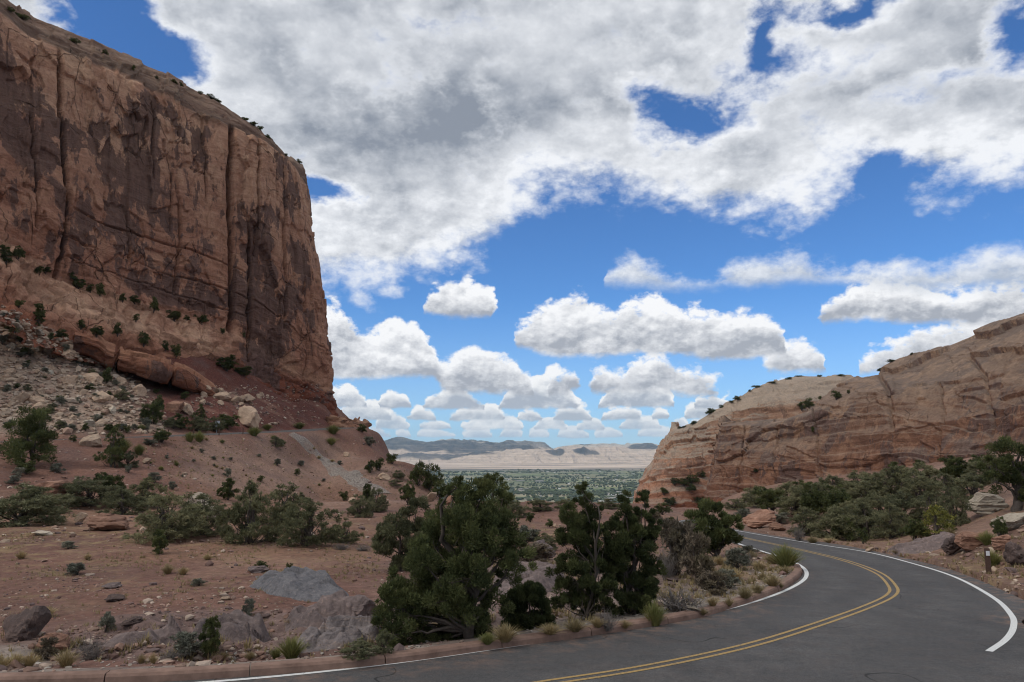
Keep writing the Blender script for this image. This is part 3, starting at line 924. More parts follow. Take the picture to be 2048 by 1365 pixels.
ur_px = [(-300, 889, 87), (-100, 886.5, 91), (0, 884, 93), (120, 879, 97.5), (300, 873, 105), (450, 867, 119.5), (560, 863, 135.5), (650, 858, 155.5), (700, 856, 169), (722, 862, 185)]
ur3 = crom([at(u, v, d) for u, v, d in ur_px], 160)
urc = ur3[:, :2]; zc_ = ur3[:, 2]
def upper_road_near(x, y):
    best = np.full(len(x), 1e9); zb = np.zeros(len(x))
    for k in range(0, 160, 2):
        d = (x - urc[k, 0]) ** 2 + (y - urc[k, 1]) ** 2
        m_ = d < best
        best[m_] = d[m_]; zb[m_] = zc_[k]
    return np.sqrt(best), zb
def ground_z(x, y, rough=True):
    x = np.asarray(x, float).ravel(); y = np.asarray(y, float).ravel()
    z = base_z(x, y)
    r = np.hypot(x, y)
    near = r < 110
    ri = np.full(len(x), 50.0)
    if near.any():
        ri[near] = road_inside(x[near], y[near])
    if rough:
        amp = np.clip(r / 60.0, 0.25, 2.2)
        k = sstep(ri, 0.2, 3.0)
        z = z + k * amp * (0.30 * fbm(x / 9, y / 9, 0, 4, 3) + 0.15 * fbm(x / 1.7, y / 1.7, 0, 4, 5))
        # weathered ledges: little steps in the gullied rock nearest the kerb
        led = sstep(np.hypot((x + 5.5) / 6.5, (y - 18.3) / 3.4), 1.15, 0.45)
        q = (y * 0.8 - x * 0.35) / 0.75 + 1.6 * fbm(x / 2.4, y / 2.4, 0, 4, 9)
        fq = np.floor(q)
        z = z + led * k * (0.55 * fbm(x / 1.9, y / 1.3, 0, 4, 10) + 0.20 * (sstep(q - fq, 0.0, 0.25) - (q - fq)) + 0.10 * fbm(x / 0.5, y / 0.35, 0, 3, 12))
    far = (r > 75) & (r < 215)
    if far.any():
        du_, zu = upper_road_near(x[far], y[far])
        k2 = sstep(du_, 3.2, 9.0)
        z[far] = np.where(du_ < 12, (zu - 0.12) * (1 - k2) + z[far] * k2, z[far])
    rz = road_z(x, y)
    kk = sstep(ri, 0.35, 2.2)
    out = np.where(ri <= 0.32, rz - 0.22, (rz + 0.10) * (1 - kk) + z * kk)
    # outside of the bend there is no kerb: meet the asphalt edge from just below
    return out

def build_ground():
    az = np.radians(np.linspace(-45, 45, 660))
    rr_ = np.exp(np.linspace(math.log(4.5), math.log(330), 430))
    R, A = np.meshgrid(rr_, az, indexing='ij')
    X = R * np.sin(A); Y = R * np.cos(A) - 0.0
    Z = ground_z(X, Y)
    V = np.column_stack([X.ravel(), Y.ravel(), Z])
    me = mesh_np('ground', V, grid_faces(len(rr_), len(az), True))
    # soil colour: nearest controls weigh most
    wq = _warp(V[:, :2])
    col_ = np.empty((len(V), 3))
    for s in range(0, len(V), 20000):
        d2 = ((wq[s:s + 20000, None, :] - KW[None, :, :]) ** 2).sum(-1)
        wt = 1.0 / (d2 + 0.0004) ** 2.2
        col_[s:s + 20000] = (wt @ CT[:, 3:6]) / wt.sum(1)[:, None]
    nb = fbm(V[:, 0] / 14, V[:, 1] / 14, 0, 4, 21)
    col_ *= (1 + 0.25 * nb)[:, None]
    # grey-purple bedrock in the gully by the kerb
    gk = sstep(np.hypot((V[:, 0] + 5.0) / 6.5, (V[:, 1] - 18.6) / 3.2) + 0.25 * fbm(V[:, 0] / 2, V[:, 1] / 2, 0, 3, 31), 1.1, 0.6)[:, None]
    col_ = col_ * (1 - gk * 0.75) + np.array([0.185, 0.138, 0.126]) * gk * 0.75
    attr(me, 'tint', col_)
    d = np.hypot(V[:, 0], V[:, 1])
    dry = sstep(fbm(V[:, 0] / 12, V[:, 1] / 12, 3, 4, 41), -0.15, 0.4) * sstep(d, 20, 34) * sstep(d, 75, 55)
    attr(me, 'dry', dry)
    return structure(obj('ground', me, M['soil']))
ground = build_ground()

def hit(u, v, dmin=6.0, dmax=300.0):
    """where the sight line through (u, v) meets the near ground"""
    d = ray(u, v)
    t = np.exp(np.linspace(math.log(dmin), math.log(dmax), 900))
    x = d[0] * t; y = d[1] * t; z = EYE + d[2] * t
    g = ground_z(x, y, False)
    below = z < g
    k = int(np.argmax(below))
    if not below.any():
        k = len(t) - 1
    return float(x[k]), float(y[k]), float(g[k]), float(y[k])

def patch_ground(name, centre, width, lift, mat):
    """a strip laid on the ground along a centre line"""
    n = 90
    c = crom(centre, n)
    t = np.gradient(c, axis=0); t /= np.linalg.norm(t, axis=1)[:, None]
    nr = np.column_stack([-t[:, 1], t[:, 0]])
    rows = []
    for f in np.linspace(-0.5, 0.5, 7):
        edge = 1.0 + (0.22 * fbm(np.arange(n) / 7.0, f * 3, 0, 3, 77) if abs(f) > 0.45 else 0)
        q = c + nr * (width * f * edge)[:, None] if isinstance(edge, np.ndarray) else c + nr * width * f
        rows.append(np.column_stack([q, ground_z(q[:, 0], q[:, 1]) + lift * (1 if abs(f) < 0.45 else -0.6)]))
    V = np.array(rows)
    return mesh_np(name, V.reshape(-1, 3), grid_faces(7, n, False)), c

# =================================================================== cliffs
def wall_grid(levels, ncol, rows, wrap=None):
    """levels: list of polylines [(s, u, v, y), ...] from foot to top; rows: row count between neighbouring levels.
    Returns grid (nr, nc, 3), relative height (nr,) and s (nc,)"""
    s = np.linspace(0, 1, ncol)
    L_ = []
    for lv in levels:
        a = np.array(lv, float)
        P_ = np.array([at(u, v, y) for (_, u, v, y) in lv])
        # smooth along s
        t = a[:, 0]
        Q = []
        for k in range(3):
            # monotone-ish cubic: Catmull-Rom in s
            m_ = np.gradient(P_[:, k], t)
            i = np.clip(np.searchsorted(t, s, side='right') - 1, 0, len(t) - 2)
            h = t[i + 1] - t[i]
            q = (s - t[i]) / h
            Q.append((2 * q ** 3 - 3 * q ** 2 + 1) * P_[i, k] + (q ** 3 - 2 * q ** 2 + q) * h * m_[i] + (-2 * q ** 3 + 3 * q ** 2) * P_[i + 1, k] + (q ** 3 - q ** 2) * h * m_[i + 1])
        L_.append(np.array(Q).T)
    out = []; rel = []
    for i in range(len(L_) - 1):
        nr = rows[i]
        for j in range(nr):
            f = j / nr
            out.append(L_[i] * (1 - f) + L_[i + 1] * f)
            rel.append(i + f)
    out.append(L_[-1]); rel.append(len(L_) - 1)
    G = np.array(out)
    if wrap:
        extra = []
        last = G[:, -1, :]
        for (ddx, ddy) in wrap:
            extra.append(last + np.array([ddx, ddy, 0.0]))
        G = np.concatenate([G, np.stack(extra, axis=1)], axis=1)
        s = np.concatenate([s, 1 + np.arange(1, len(wrap) + 1) * (s[1] - s[0])])
    return G, np.array(rel), s

def blur(A, it):
    for _ in range(it):
        B = A.copy()
        B[1:-1] = (A[:-2] + 2 * A[1:-1] + A[2:]) / 4
        A = B.copy()
        A[:, 1:-1] = (B[:, :-2] + 2 * B[:, 1:-1] + B[:, 2:]) / 4
    return A

def normals(G):
    du = np.gradient(G, axis=1); dv = np.gradient(G, axis=0)
    n = np.cross(du, dv)
    n /= np.linalg.norm(n, axis=2)[:, :, None] + 1e-9
    return n

# ---------------------------------------------------------------- the tall wall on the left
def build_wall():
    S = [0, .18, .30, .42, .54, .66, .78, .88, .95, 1.0]
    U = [-330, -120, 20, 130, 250, 350, 450, 550, 610, 640]
    Yw = [104, 118, 129, 138, 149, 158, 167, 177, 185, 190]
    foot = [380, 440, 492, 560, 598, 628, 655, 705, 750, 778]
    toe = [520, 570, 604, 668, 704, 728, 752, 790, 818, 832]
    ty_ = [9, 9, 10, 11, 11, 10, 8, 6, 4, 3]
    uto = [-330, -120, 20, 130, 250, 352, 455, 560, 628, 662]
    midv = [150, 230, 300, 370, 420, 455, 490, 530, 560, 590]
    rim = [-190, -60, 62, 120, 170, 205, 248, 300, 330, 352]
    sky_ = [-260, -130, 12, 62, 118, 160, 208, 262, 300, 322]
    umid = U[:-1] + [641]
    lev = []
    lev.append([(s, u, v + 40, y - t - 6) for s, u, v, y, t in zip(S, uto, toe, Yw, ty_)])
    lev.append([(s, u, v, y - t) for s, u, v, y, t in zip(S, uto, toe, Yw, ty_)])
    lev.append([(s, u, v, y) for s, u, v, y in zip(S, U[:-1] + [647], foot, Yw)])
    lev.append([(s, u, v, y + 2.0) for s, u, v, y in zip(S, umid, midv, Yw)])
    ur = U[:-2] + [588, 606]
    lev.append([(s, u, v, y + 5.0) for s, u, v, y in zip(S, ur, rim, Yw)])
    us = U[:-3] + [528, 572, 598]
    lev.append([(s, u, v, y + 15.0) for s, u, v, y in zip(S, us, sky_, Yw)])
    lev.append([(s, u - 6, v + 22, y + 60.0) for s, u, v, y in zip(S, us, sky_, Yw)])
    ws = np.linspace(0, 1, 60)[1:] ** 1.3
    wrap = [(-34 * q ** 1.7, 60 * q) for q in ws]
    ncol = 600
    G, rel, s = wall_grid(lev, ncol, [14, 50, 125, 140, 44, 12], wrap)
    G = blur(G, 5)
    N = normals(G)
    # make sure normals look at the camera side
    if (N[:, :ncol, 1].mean()) > 0: N = -N
    nr, nc = G.shape[:2]
    # length along the wall
    midrow = G[nr // 2]
    sl = np.concatenate([[0], np.cumsum(np.linalg.norm(np.diff(midrow[:, :2], axis=0), axis=1))])
    Sx = np.broadcast_to(sl[None, :], (nr, nc))
    Rl = np.broadcast_to(rel[:, None], (nr, nc))
    Zc = G[:, :, 2]
    # beds dip with the foot of the wall: height measured from it
    foot_z = G[int(14 + 50)][:, 2]
    Zb = Zc - foot_z[None, :]
    face = sstep(Rl, 1.9, 2.15) * sstep(Rl, 4.1, 3.9)
    cap = sstep(Rl, 3.95, 4.15)
    toe_ = sstep(Rl, 2.1, 1.8)
    d = 1.8 * fbm(Sx / 26, Zc / 60, 0, 3, 101)
    # spalled sheets: flat slabs with sharp ragged edges
    wx_ = 0.16 * fbm(Sx / 5, Zc / 5, 0, 3, 131); wz_ = 0.16 * fbm(Sx / 5, Zc / 5, 7, 3, 132)
    d += 0.75 * cells(Sx / 11 + wx_, Zc / 24 + wz_, 111, 0.30) * face
    d += 0.36 * cells(Sx / 4.6 + 1.6 * wx_, Zc / 10 + 1.6 * wz_, 112, 0.5) * face
    q = fbm(Sx / 16 + 0.9 * fbm(Sx / 5, Zc / 9, 0, 3, 131), Zc / 26, 1, 4, 111) * 2.6
    fq = np.floor(q); fr = q - fq
    d += 0.6 * (fq + sstep(fr, 0.47, 0.53))
    d += 0.9 * toe_ * cells(Sx / 7 + wx_, Zc / 3.2 + wz_, 113, 0.5) + 0.5 * toe_ * cells(Sx / 2.6 + wx_, Zc / 1.5 + wz_, 114, 0.5)
    # thin beds in the lower face and the toe
    lowf = sstep(Zb, 26, 10)
    bz = Zb + 0.8 * fbm(Sx / 18, Zc / 20, 0, 3, 151)
    d += (0.55 * lowf + 0.18) * fbm(Sx / 60, bz / 2.3, 0, 4, 141) * (1 - cap)
    d += 0.9 * toe_ * fbm(Sx / 12, bz / 2.5, 0, 4, 145)
    d += cap * (0.8 * fbm(Sx / 30, (Zc - G[-40][:, 2][None, :]) / 1.6, 0, 4, 146) + 0.7 * fbm(Sx / 6, Zc / 3, 3, 4, 147))
    d += 0.12 * fbm(Sx / 1.6, Zc / 2.0, 5, 3, 161)
    # joints: upright cracks
    sv = np.interp(np.linspace(0, 1, 400), np.linspace(0, 1, 400), np.linspace(0, 1, 400))
    def s_at(u):
        # column whose face-middle is seen at image column u
        mid = G[int(14 + 50 + 100)]
        uu = 1024 + FPX * mid[:ncol, 0] / (mid[:ncol, 1] * math.cos(PITCH) + (mid[:ncol, 2] - EYE) * math.sin(PITCH))
        return float(np.interp(u, uu, sl[:ncol]))
    crk = np.zeros_like(d)
    for (u, r0, r1, wdt, dep) in ((118, 2.0, 4.0, 0.36, 4.0), (62, 2.3, 3.4, 0.22, 1.4), (462, 1.9, 4.05, 0.55, 6.0), (496, 1.5, 3.2, 0.40, 4.0), (508, 3.0, 4.0, 0.24, 2.5), (350, 2.2, 3.3, 0.20, 1.2),
                                  (255, 2.4, 3.0, 0.20, 0.9), (570, 2.3, 3.9, 0.24, 1.6), (612, 1.7, 3.0, 0.22, 1.3), (300, 3.3, 3.95, 0.20, 1.0), (412, 3.3, 3.95, 0.20, 1.0), (340, 2.9, 3.4, 0.18, 0.9)):
        c0 = s_at(u)
        wob = 0.9 * fbm(Zc / 16, u, 0, 4, 171) + 0.25 * fbm(Zc / 3.0, u + 3.3, 0, 2, 172)
        g = np.exp(-(np.abs(Sx - c0 - wob) / wdt) ** 4) * sstep(Rl, r0 - 0.05, r0 + 0.08) * sstep(Rl, r1 + 0.05, r1 - 0.08)
        crk = np.maximum(crk, g * dep)
        # one side of the joint stands a little proud
        d += 0.6 * sstep(Sx - c0 - wob, -0.2, 0.2) * sstep(Sx - c0 - wob, 9, 2) * face * sstep(Rl, r0, r0 + 0.2)
    # partings along the beds
    for (zz_, wdt, dep, s0_, s1_) in ((8.0, 0.16, 0.8, 0.30, 1.2), (14.5, 0.18, 1.0, 0.42, 1.2), (4.0, 0.14, 0.7, 0.4, 1.2)):
        tilt = (Sx - sl[ncol // 2]) * 0.03
        wob = 0.7 * fbm(Sx / 12, zz_, 0, 3, 181)
        rag = sstep(fbm(Sx / 14, zz_ * 1.3, 2, 3, 182), -0.35, 0.1)
        g = np.exp(-((Zb - zz_ - wob - tilt) / wdt) ** 2) * rag * sstep(s[None, :] + 0 * Sx, s0_ - 0.03, s0_ + 0.05)
        crk = np.maximum(crk, g * dep)
    crk *= (1 - cap)
    fade = sstep(np.arange(nc)[None, :] + 0 * d, nc - 1, nc - 25)
    G = G + N * ((d - crk) * fade)[:, :, None]
    me = mesh_np('cliff', G.reshape(-1, 3), grid_faces(nr, nc))
    attr(me, 'hrel', (Rl / 6.0).ravel())
    # kind of rock by height: pale toe, red lower beds, varnished middle, paler top, grey weathered cap
    kx = np.array([0, 1.0, 1.55, 1.9, 2.1, 2.5, 3.0, 3.6, 3.98, 4.08, 4.6, 6.0])
    tint = np.array([(0.60, 0.38, 0.33), (0.78, 0.54, 0.47), (1.22, 1.20, 1.15), (1.15, 1.08, 1.02), (0.96, 0.80, 0.76), (0.90, 0.76, 0.72), (0.90, 0.78, 0.74), (1.08, 1.02, 0.98), (1.22, 1.18, 1.12), (0.34, 0.35, 0.37), (0.62, 0.67, 0.70), (0.72, 0.78, 0.80)])
    rr2 = (Rl + 0.10 * fbm(Sx / 10, Zc / 12, 0, 3, 191)).ravel()
    tc_ = np.stack([np.interp(rr2, kx, tint[:, k]) for k in range(3)], axis=1)
    # right of the deep joint the lower face is redder and the toe fades out
    right = sstep(Sx, s_at(395), s_at(520)).ravel()[:, None]
    low = (sstep(Rl, 2.2, 1.5)).ravel()[:, None]
    tc_ = tc_ * (1 - right * low) + np.array([0.44, 0.25, 0.22]) * right * low
    bedc = 0.6 * cells(Sx / 14, Zb / 1.6 + 0.3 * fbm(Sx / 9, Zc / 4, 0, 2, 197), 198, 0.0) + 0.5 * fbm(Sx / 30, Zb / 0.9, 0, 3, 199)
    tc_ *= (1 + 0.34 * (bedc * sstep(Rl, 2.35, 1.9)).ravel())[:, None]
    attr(me, 'tint', tc_)
    vz = (sstep(rr2, 2.0, 2.25) * sstep(rr2, 4.05, 3.85)) * (0.92 + 0.5 * fbm(Sx / 22, Zc / 30, 7, 3, 195).ravel())
    vz = np.maximum(vz, right[:, 0] * sstep(rr2, 1.05, 1.3) * sstep(rr2, 4.0, 3.6))
    attr(me, 'varnish', np.clip(vz, 0, 1.1))
    o = obj('cliff', me, M['cliff'])
    return structure(o), G, rel
cliff_left, WALL, WREL = build_wall()

# ---------------------------------------------------------------- slickrock on the right: a far shoulder and a nearer, larger dome
def build_slickrock(lev, ncol, rows, wrap, seed, cracks=(), tone=1.0, mat='slickrock'):
    G, rel, s = wall_grid(lev, ncol, rows, wrap)
    G = blur(G, 4)
    N = normals(G)
    if (N[:, :ncol, 1].mean()) > 0: N = -N
    nr, nc = G.shape[:2]
    mid = G[int(nr * 0.45)]
    sl = np.concatenate([[0], np.cumsum(np.linalg.norm(np.diff(mid[:, :2], axis=0), axis=1))])
    Sx = np.broadcast_to(sl[None, :], (nr, nc)); Rl = np.broadcast_to(rel[:, None], (nr, nc)); Zc = G[:, :, 2]
    X3, Y3 = G[:, :, 0], G[:, :, 1]
    dip = Zc - 0.10 * X3 - 0.9 * fbm(Sx / 50, Zc / 30, 0, 3, seed)      # cross-bedded, tilted up to the right
    d = 2.6 * fbm(Sx / 40, Zc / 22, 0, 4, seed + 1)
    wx_ = 0.2 * fbm(Sx / 9, Zc / 6, 0, 3, seed + 2); wz_ = 0.25 * fbm(Sx / 16, Zc / 8, 5, 3, seed + 12)
    low_ = sstep(Rl / rel[-1], 0.82, 0.62)
    d += 1.7 * cells(Sx / 34 + wx_, dip / 12 + wz_, seed + 2, 0.35) * low_
    d += 0.6 * cells(Sx / 15 + wx_, dip / 4.5 + wz_, seed + 3, 0.4) * (0.35 + 0.65 * low_)
    d += 1.3 * cells(Sx / 16 + wx_, dip / 7 + wz_, seed + 4, 0.5) * sstep(Rl / rel[-1], 0.66, 0.78)
    d += 0.35 * fbm(Sx / 60, dip / 1.7, 0, 4, seed + 3)
    d += 3.2 * fbm(Sx / 60, dip / 26, 4, 2, seed + 11)
    # long ledges
    lt = dip / 6.5 + 0.4 * fbm(Sx / 30, 0, 3, 3, seed + 4)
    fl = lt - np.floor(lt)
    d += 0.8 * (fl ** 3) * sstep(fbm(Sx / 24, np.floor(lt) * 1.7, 2, 2, seed + 5), -0.5, 0.3)
    d += 0.24 * fbm(Sx / 3.2, Zc / 3.2, 5, 4, seed + 6)
    for (sc_, r0, r1, wdt, dep) in cracks:
        wob = 1.2 * fbm(Zc / 12, sc_ * 10, 0, 3, seed + 7)
        g = np.exp(-((Sx - sc_ * sl[ncol - 1] - wob) / wdt) ** 2) * sstep(Rl, r0 - 0.1, r0 + 0.1) * sstep(Rl, r1 + 0.1, r1 - 0.1)
        d -= g * dep
    G = G + N * d[:, :, None]
    me = mesh_np('cliff', G.reshape(-1, 3), grid_faces(nr, nc))
    attr(me, 'hrel', (Rl / rel[-1]).ravel())
    rr2 = (Rl / rel[-1] + 0.05 * fbm(Sx / 20, Zc / 8, 0, 3, seed + 8)).ravel()
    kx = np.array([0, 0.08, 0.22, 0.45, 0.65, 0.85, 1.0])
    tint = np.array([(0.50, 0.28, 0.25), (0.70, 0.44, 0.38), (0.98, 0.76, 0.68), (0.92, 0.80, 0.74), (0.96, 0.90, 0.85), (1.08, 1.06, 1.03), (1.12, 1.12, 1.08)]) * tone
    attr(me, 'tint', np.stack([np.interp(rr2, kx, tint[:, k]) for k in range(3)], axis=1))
    attr(me, 'varnish', np.clip(sstep(rr2, 0.10, 0.25) * sstep(rr2, 0.95, 0.80) * (1.0 + 0.7 * fbm(Sx / 25, Zc / 16, 7, 3, seed + 9).ravel()), 0, 1.5))
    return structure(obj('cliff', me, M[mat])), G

def lv(us, vs_, ys, n=None):
    n = len(us)
    return [(i / (n - 1), u, v, y) for i, (u, v, y) in enumerate(zip(us, vs_, ys))]
# far shoulder
cliff_far, FARW = build_slickrock([
    lv([1262, 1283, 1320, 1380, 1450, 1600, 1800], [1030, 1032, 1030, 1030, 1030, 1030, 1020], [452, 436, 428, 424, 430, 440, 450]),
    lv([1276, 1290, 1325, 1380, 1450, 1600, 1800], [985, 980, 975, 975, 970, 960, 950], [470, 442, 433, 430, 434, 445, 455]),
    lv([1318, 1328, 1350, 1390, 1450, 1600, 1800], [900, 902, 900, 890, 880, 870, 860], [480, 449, 440, 438, 442, 452, 460]),
    lv([1342, 1348, 1368, 1400, 1455, 1570, 1800], [858, 862, 862, 850, 825, 800, 790], [490, 455, 446, 446, 452, 462, 470]),
    lv([1350, 1356, 1376, 1408, 1462, 1566, 1800], [850, 852, 846, 826, 790, 756, 756], [500, 470, 462, 464, 476, 500, 505]),
    lv([1356, 1364, 1390, 1420, 1480, 1590, 1800], [856, 858, 852, 830, 796, 752, 750], [560, 540, 520, 520, 530, 555, 560]),
    ], 330, [16, 44, 34, 30, 12], None, 301, cracks=((0.05, 1, 4, 0.8, 3), (0.16, 1.5, 4, 0.6, 2.0)), tone=1.1, mat='slickrock_far')
# nearer dome with its square buttress
cliff_near, NEARW = build_slickrock([
    lv([1418, 1410, 1440, 1520, 1620, 1720, 1840, 1960, 2080, 2260], [1030, 1026, 1022, 1018, 1012, 1004, 996, 986, 976, 970], [372, 330, 318, 300, 280, 262, 238, 214, 192, 168]),
    lv([1420, 1412, 1442, 1520, 1620, 1720, 1840, 1960, 2080, 2260], [990, 986, 984, 984, 978, 968, 956, 942, 928, 915], [376, 336, 324, 306, 286, 268, 244, 220, 197, 172]),
    lv([1432, 1426, 1452, 1525, 1620, 1715, 1840, 1960, 2080, 2260], [905, 905, 905, 905, 898, 880, 850, 815, 780, 740], [384, 342, 330, 313, 294, 276, 252, 228, 205, 180]),
    lv([1444, 1438, 1462, 1530, 1615, 1700, 1830, 1955, 2080, 2260], [852, 850, 850, 852, 838, 806, 768, 735, 700, 650], [392, 348, 336, 322, 304, 290, 268, 246, 224, 198]),
    lv([1448, 1442, 1468, 1532, 1612, 1690, 1790, 1905, 2040, 2240], [846, 843, 842, 845, 828, 768, 716, 676, 622, 560], [404, 362, 352, 340, 326, 330, 322, 300, 272, 244]),
    lv([1452, 1448, 1474, 1540, 1620, 1712, 1812, 1925, 2060, 2260], [852, 850, 850, 853, 838, 778, 716, 676, 622, 560], [450, 420, 410, 400, 395, 410, 400, 375, 340, 310]),
    ], 520, [18, 74, 60, 58, 14], None, 401, cracks=((0.06, 1, 4, 0.8, 3.5), (0.30, 1.2, 3.2, 0.4, 1.6), (0.38, 1.2, 3.0, 0.4, 1.6), (0.62, 2, 4, 0.8, 1.8), (0.78, 1.5, 3.5, 0.6, 1.5), (0.14, 1.0, 3.0, 0.4, 2.0), (0.22, 1.0, 3.0, 0.4, 2.0), (0.47, 1.2, 3.4, 0.4, 1.6), (0.70, 1.2, 3.0, 0.4, 1.4)), tone=0.72)

# ---------------------------------------------------------------- overhanging ledge of thin beds under the wall
def build_ledge():
    n = 420
    top = [(0, 130, 664, 124), (.14, 190, 680, 126), (.3, 260, 702, 129), (.45, 320, 722, 132), (.6, 390, 742, 137), (.74, 460, 764, 144), (.88, 560, 790, 158), (1, 668, 832, 172)]
    lev = [
        [(s, u, v + 74 - 40 * s, y + 8) for s, u, v, y in top],
        [(s, u, v + 40 - 22 * s, y + 8) for s, u, v, y in top],
        [(s, u, v + 27 - 14 * s, y - 0.2) for s, u, v, y in top],
        [(s, u, v + 14 - 8 * s, y - 2.0) for s, u, v, y in top],
        [(s, u, v + 3, y - 1.0) for s, u, v, y in top],
        [(s, u, v - 8, y + 10.0) for s, u, v, y in top]]
    G, rel, s = wall_grid(lev, n, [10, 14, 24, 18, 10])
    N = normals(G)
    if N[:, :, 1].mean() > 0: N = -N
    nr, nc = G.shape[:2]
    sl = np.concatenate([[0], np.cumsum(np.linalg.norm(np.diff(G[40], axis=0), axis=1))])
    Sx = np.broadcast_to(sl[None, :], (nr, nc)); Rl = np.broadcast_to(rel[:, None], (nr, nc)); Zc = G[:, :, 2]
    Zb = Zc - G[40][None, :, 2]
    wq = 0.25 * fbm(Sx / 4, Zb / 2, 0, 3, 501)
    d = 0.8 * cells(Sx / 12 + wq, Zb / 0.8 + wq, 501, 0.3) + 0.5 * cells(Sx / 5 + wq, Zb / 0.4 + wq, 502, 0.3) + 1.0 * fbm(Sx / 16, Rl * 0.3, 0, 3, 502) + 0.12 * fbm(Sx / 1.2, Zb / 0.8, 3, 3, 504)
    for c0 in (0.12, 0.27, 0.41, 0.52, 0.63, 0.80):
        d -= 2.0 * np.exp(-((Sx - c0 * sl[-1] - 0.4 * fbm(Zb / 1.5, c0 * 9, 0, 2, 505)) / 0.22) ** 2)
    end = sstep(np.arange(nc)[None, :] + 0 * d, 0, 18) * sstep(np.arange(nc)[None, :] + 0 * d, nc * 0.72, nc * 0.50) * (1 - 0.25 * sstep(fbm(Sx / 9, 0, 4, 2, 507), 0.05, 0.35))
    G = G + N * (d)[:, :, None]
    G[:, :, 2] -= (1 - end) * 4.0
    G[:, :, 1] += (1 - end) * 5.0
    me = mesh_np('cliff_ledge', G.reshape(-1, 3), grid_faces(nr, nc))
    attr(me, 'hrel', (Rl / 5).ravel())
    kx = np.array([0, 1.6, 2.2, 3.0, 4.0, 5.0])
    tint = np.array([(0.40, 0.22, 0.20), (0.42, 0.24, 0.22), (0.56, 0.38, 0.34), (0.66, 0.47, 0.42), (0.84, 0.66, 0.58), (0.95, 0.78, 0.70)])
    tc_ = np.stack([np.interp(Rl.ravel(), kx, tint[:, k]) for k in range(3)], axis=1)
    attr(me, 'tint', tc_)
    attr(me, 'varnish', 0.8 * sstep(Rl, 1.8, 2.4).ravel() * sstep(Rl, 3.8, 3.0).ravel())
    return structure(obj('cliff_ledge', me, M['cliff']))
build_ledge()

# small stepped block where the wall ends above the road
def build_end_block():
    lev = [
        lv([640, 664, 690, 712, 728, 740], [872, 872, 872, 872, 872, 872], [186, 176, 178, 184, 196, 215]),
        lv([640, 664, 690, 712, 728, 738], [846, 846, 846, 848, 850, 852], [187, 177, 179, 185, 197, 216]),
        lv([640, 664, 690, 708, 724, 734], [826, 828, 830, 836, 842, 846], [189, 179, 181, 187, 198, 217]),
        lv([640, 664, 686, 706, 722, 732], [825, 826, 829, 835, 842, 846], [200, 190, 191, 196, 206, 224])]
    G, rel, s = wall_grid(lev, 120, [14, 22, 8])
    N = normals(G)
    if N[:, :, 1].mean() > 0: N = -N
    nr, nc = G.shape[:2]
    Sx = np.broadcast_to(np.linspace(0, 26, nc)[None, :], (nr, nc)); Zc = G[:, :, 2]; Rl = np.broadcast_to(rel[:, None], (nr, nc))
    q = fbm(Sx / 4, Zc / 1.6, 0, 3, 521) * 3
    d = 0.8 * (np.floor(q) + sstep(q - np.floor(q), 0.4, 0.6)) + 0.4 * fbm(Sx / 15, Zc / 0.7, 0, 3, 522)
    G = G + N * d[:, :, None]
    me = mesh_np('cliff_ledge', G.reshape(-1, 3), grid_faces(nr, nc))
    attr(me, 'hrel', (Rl / 3).ravel())
    attr(me, 'tint', np.tile(np.array([[1.05, 0.95, 0.88]]), (nr * nc, 1)))
    attr(me, 'varnish', np.full(nr * nc, 0.3))
    structure(obj('cliff_ledge', me, M['cliff']))
build_end_block()

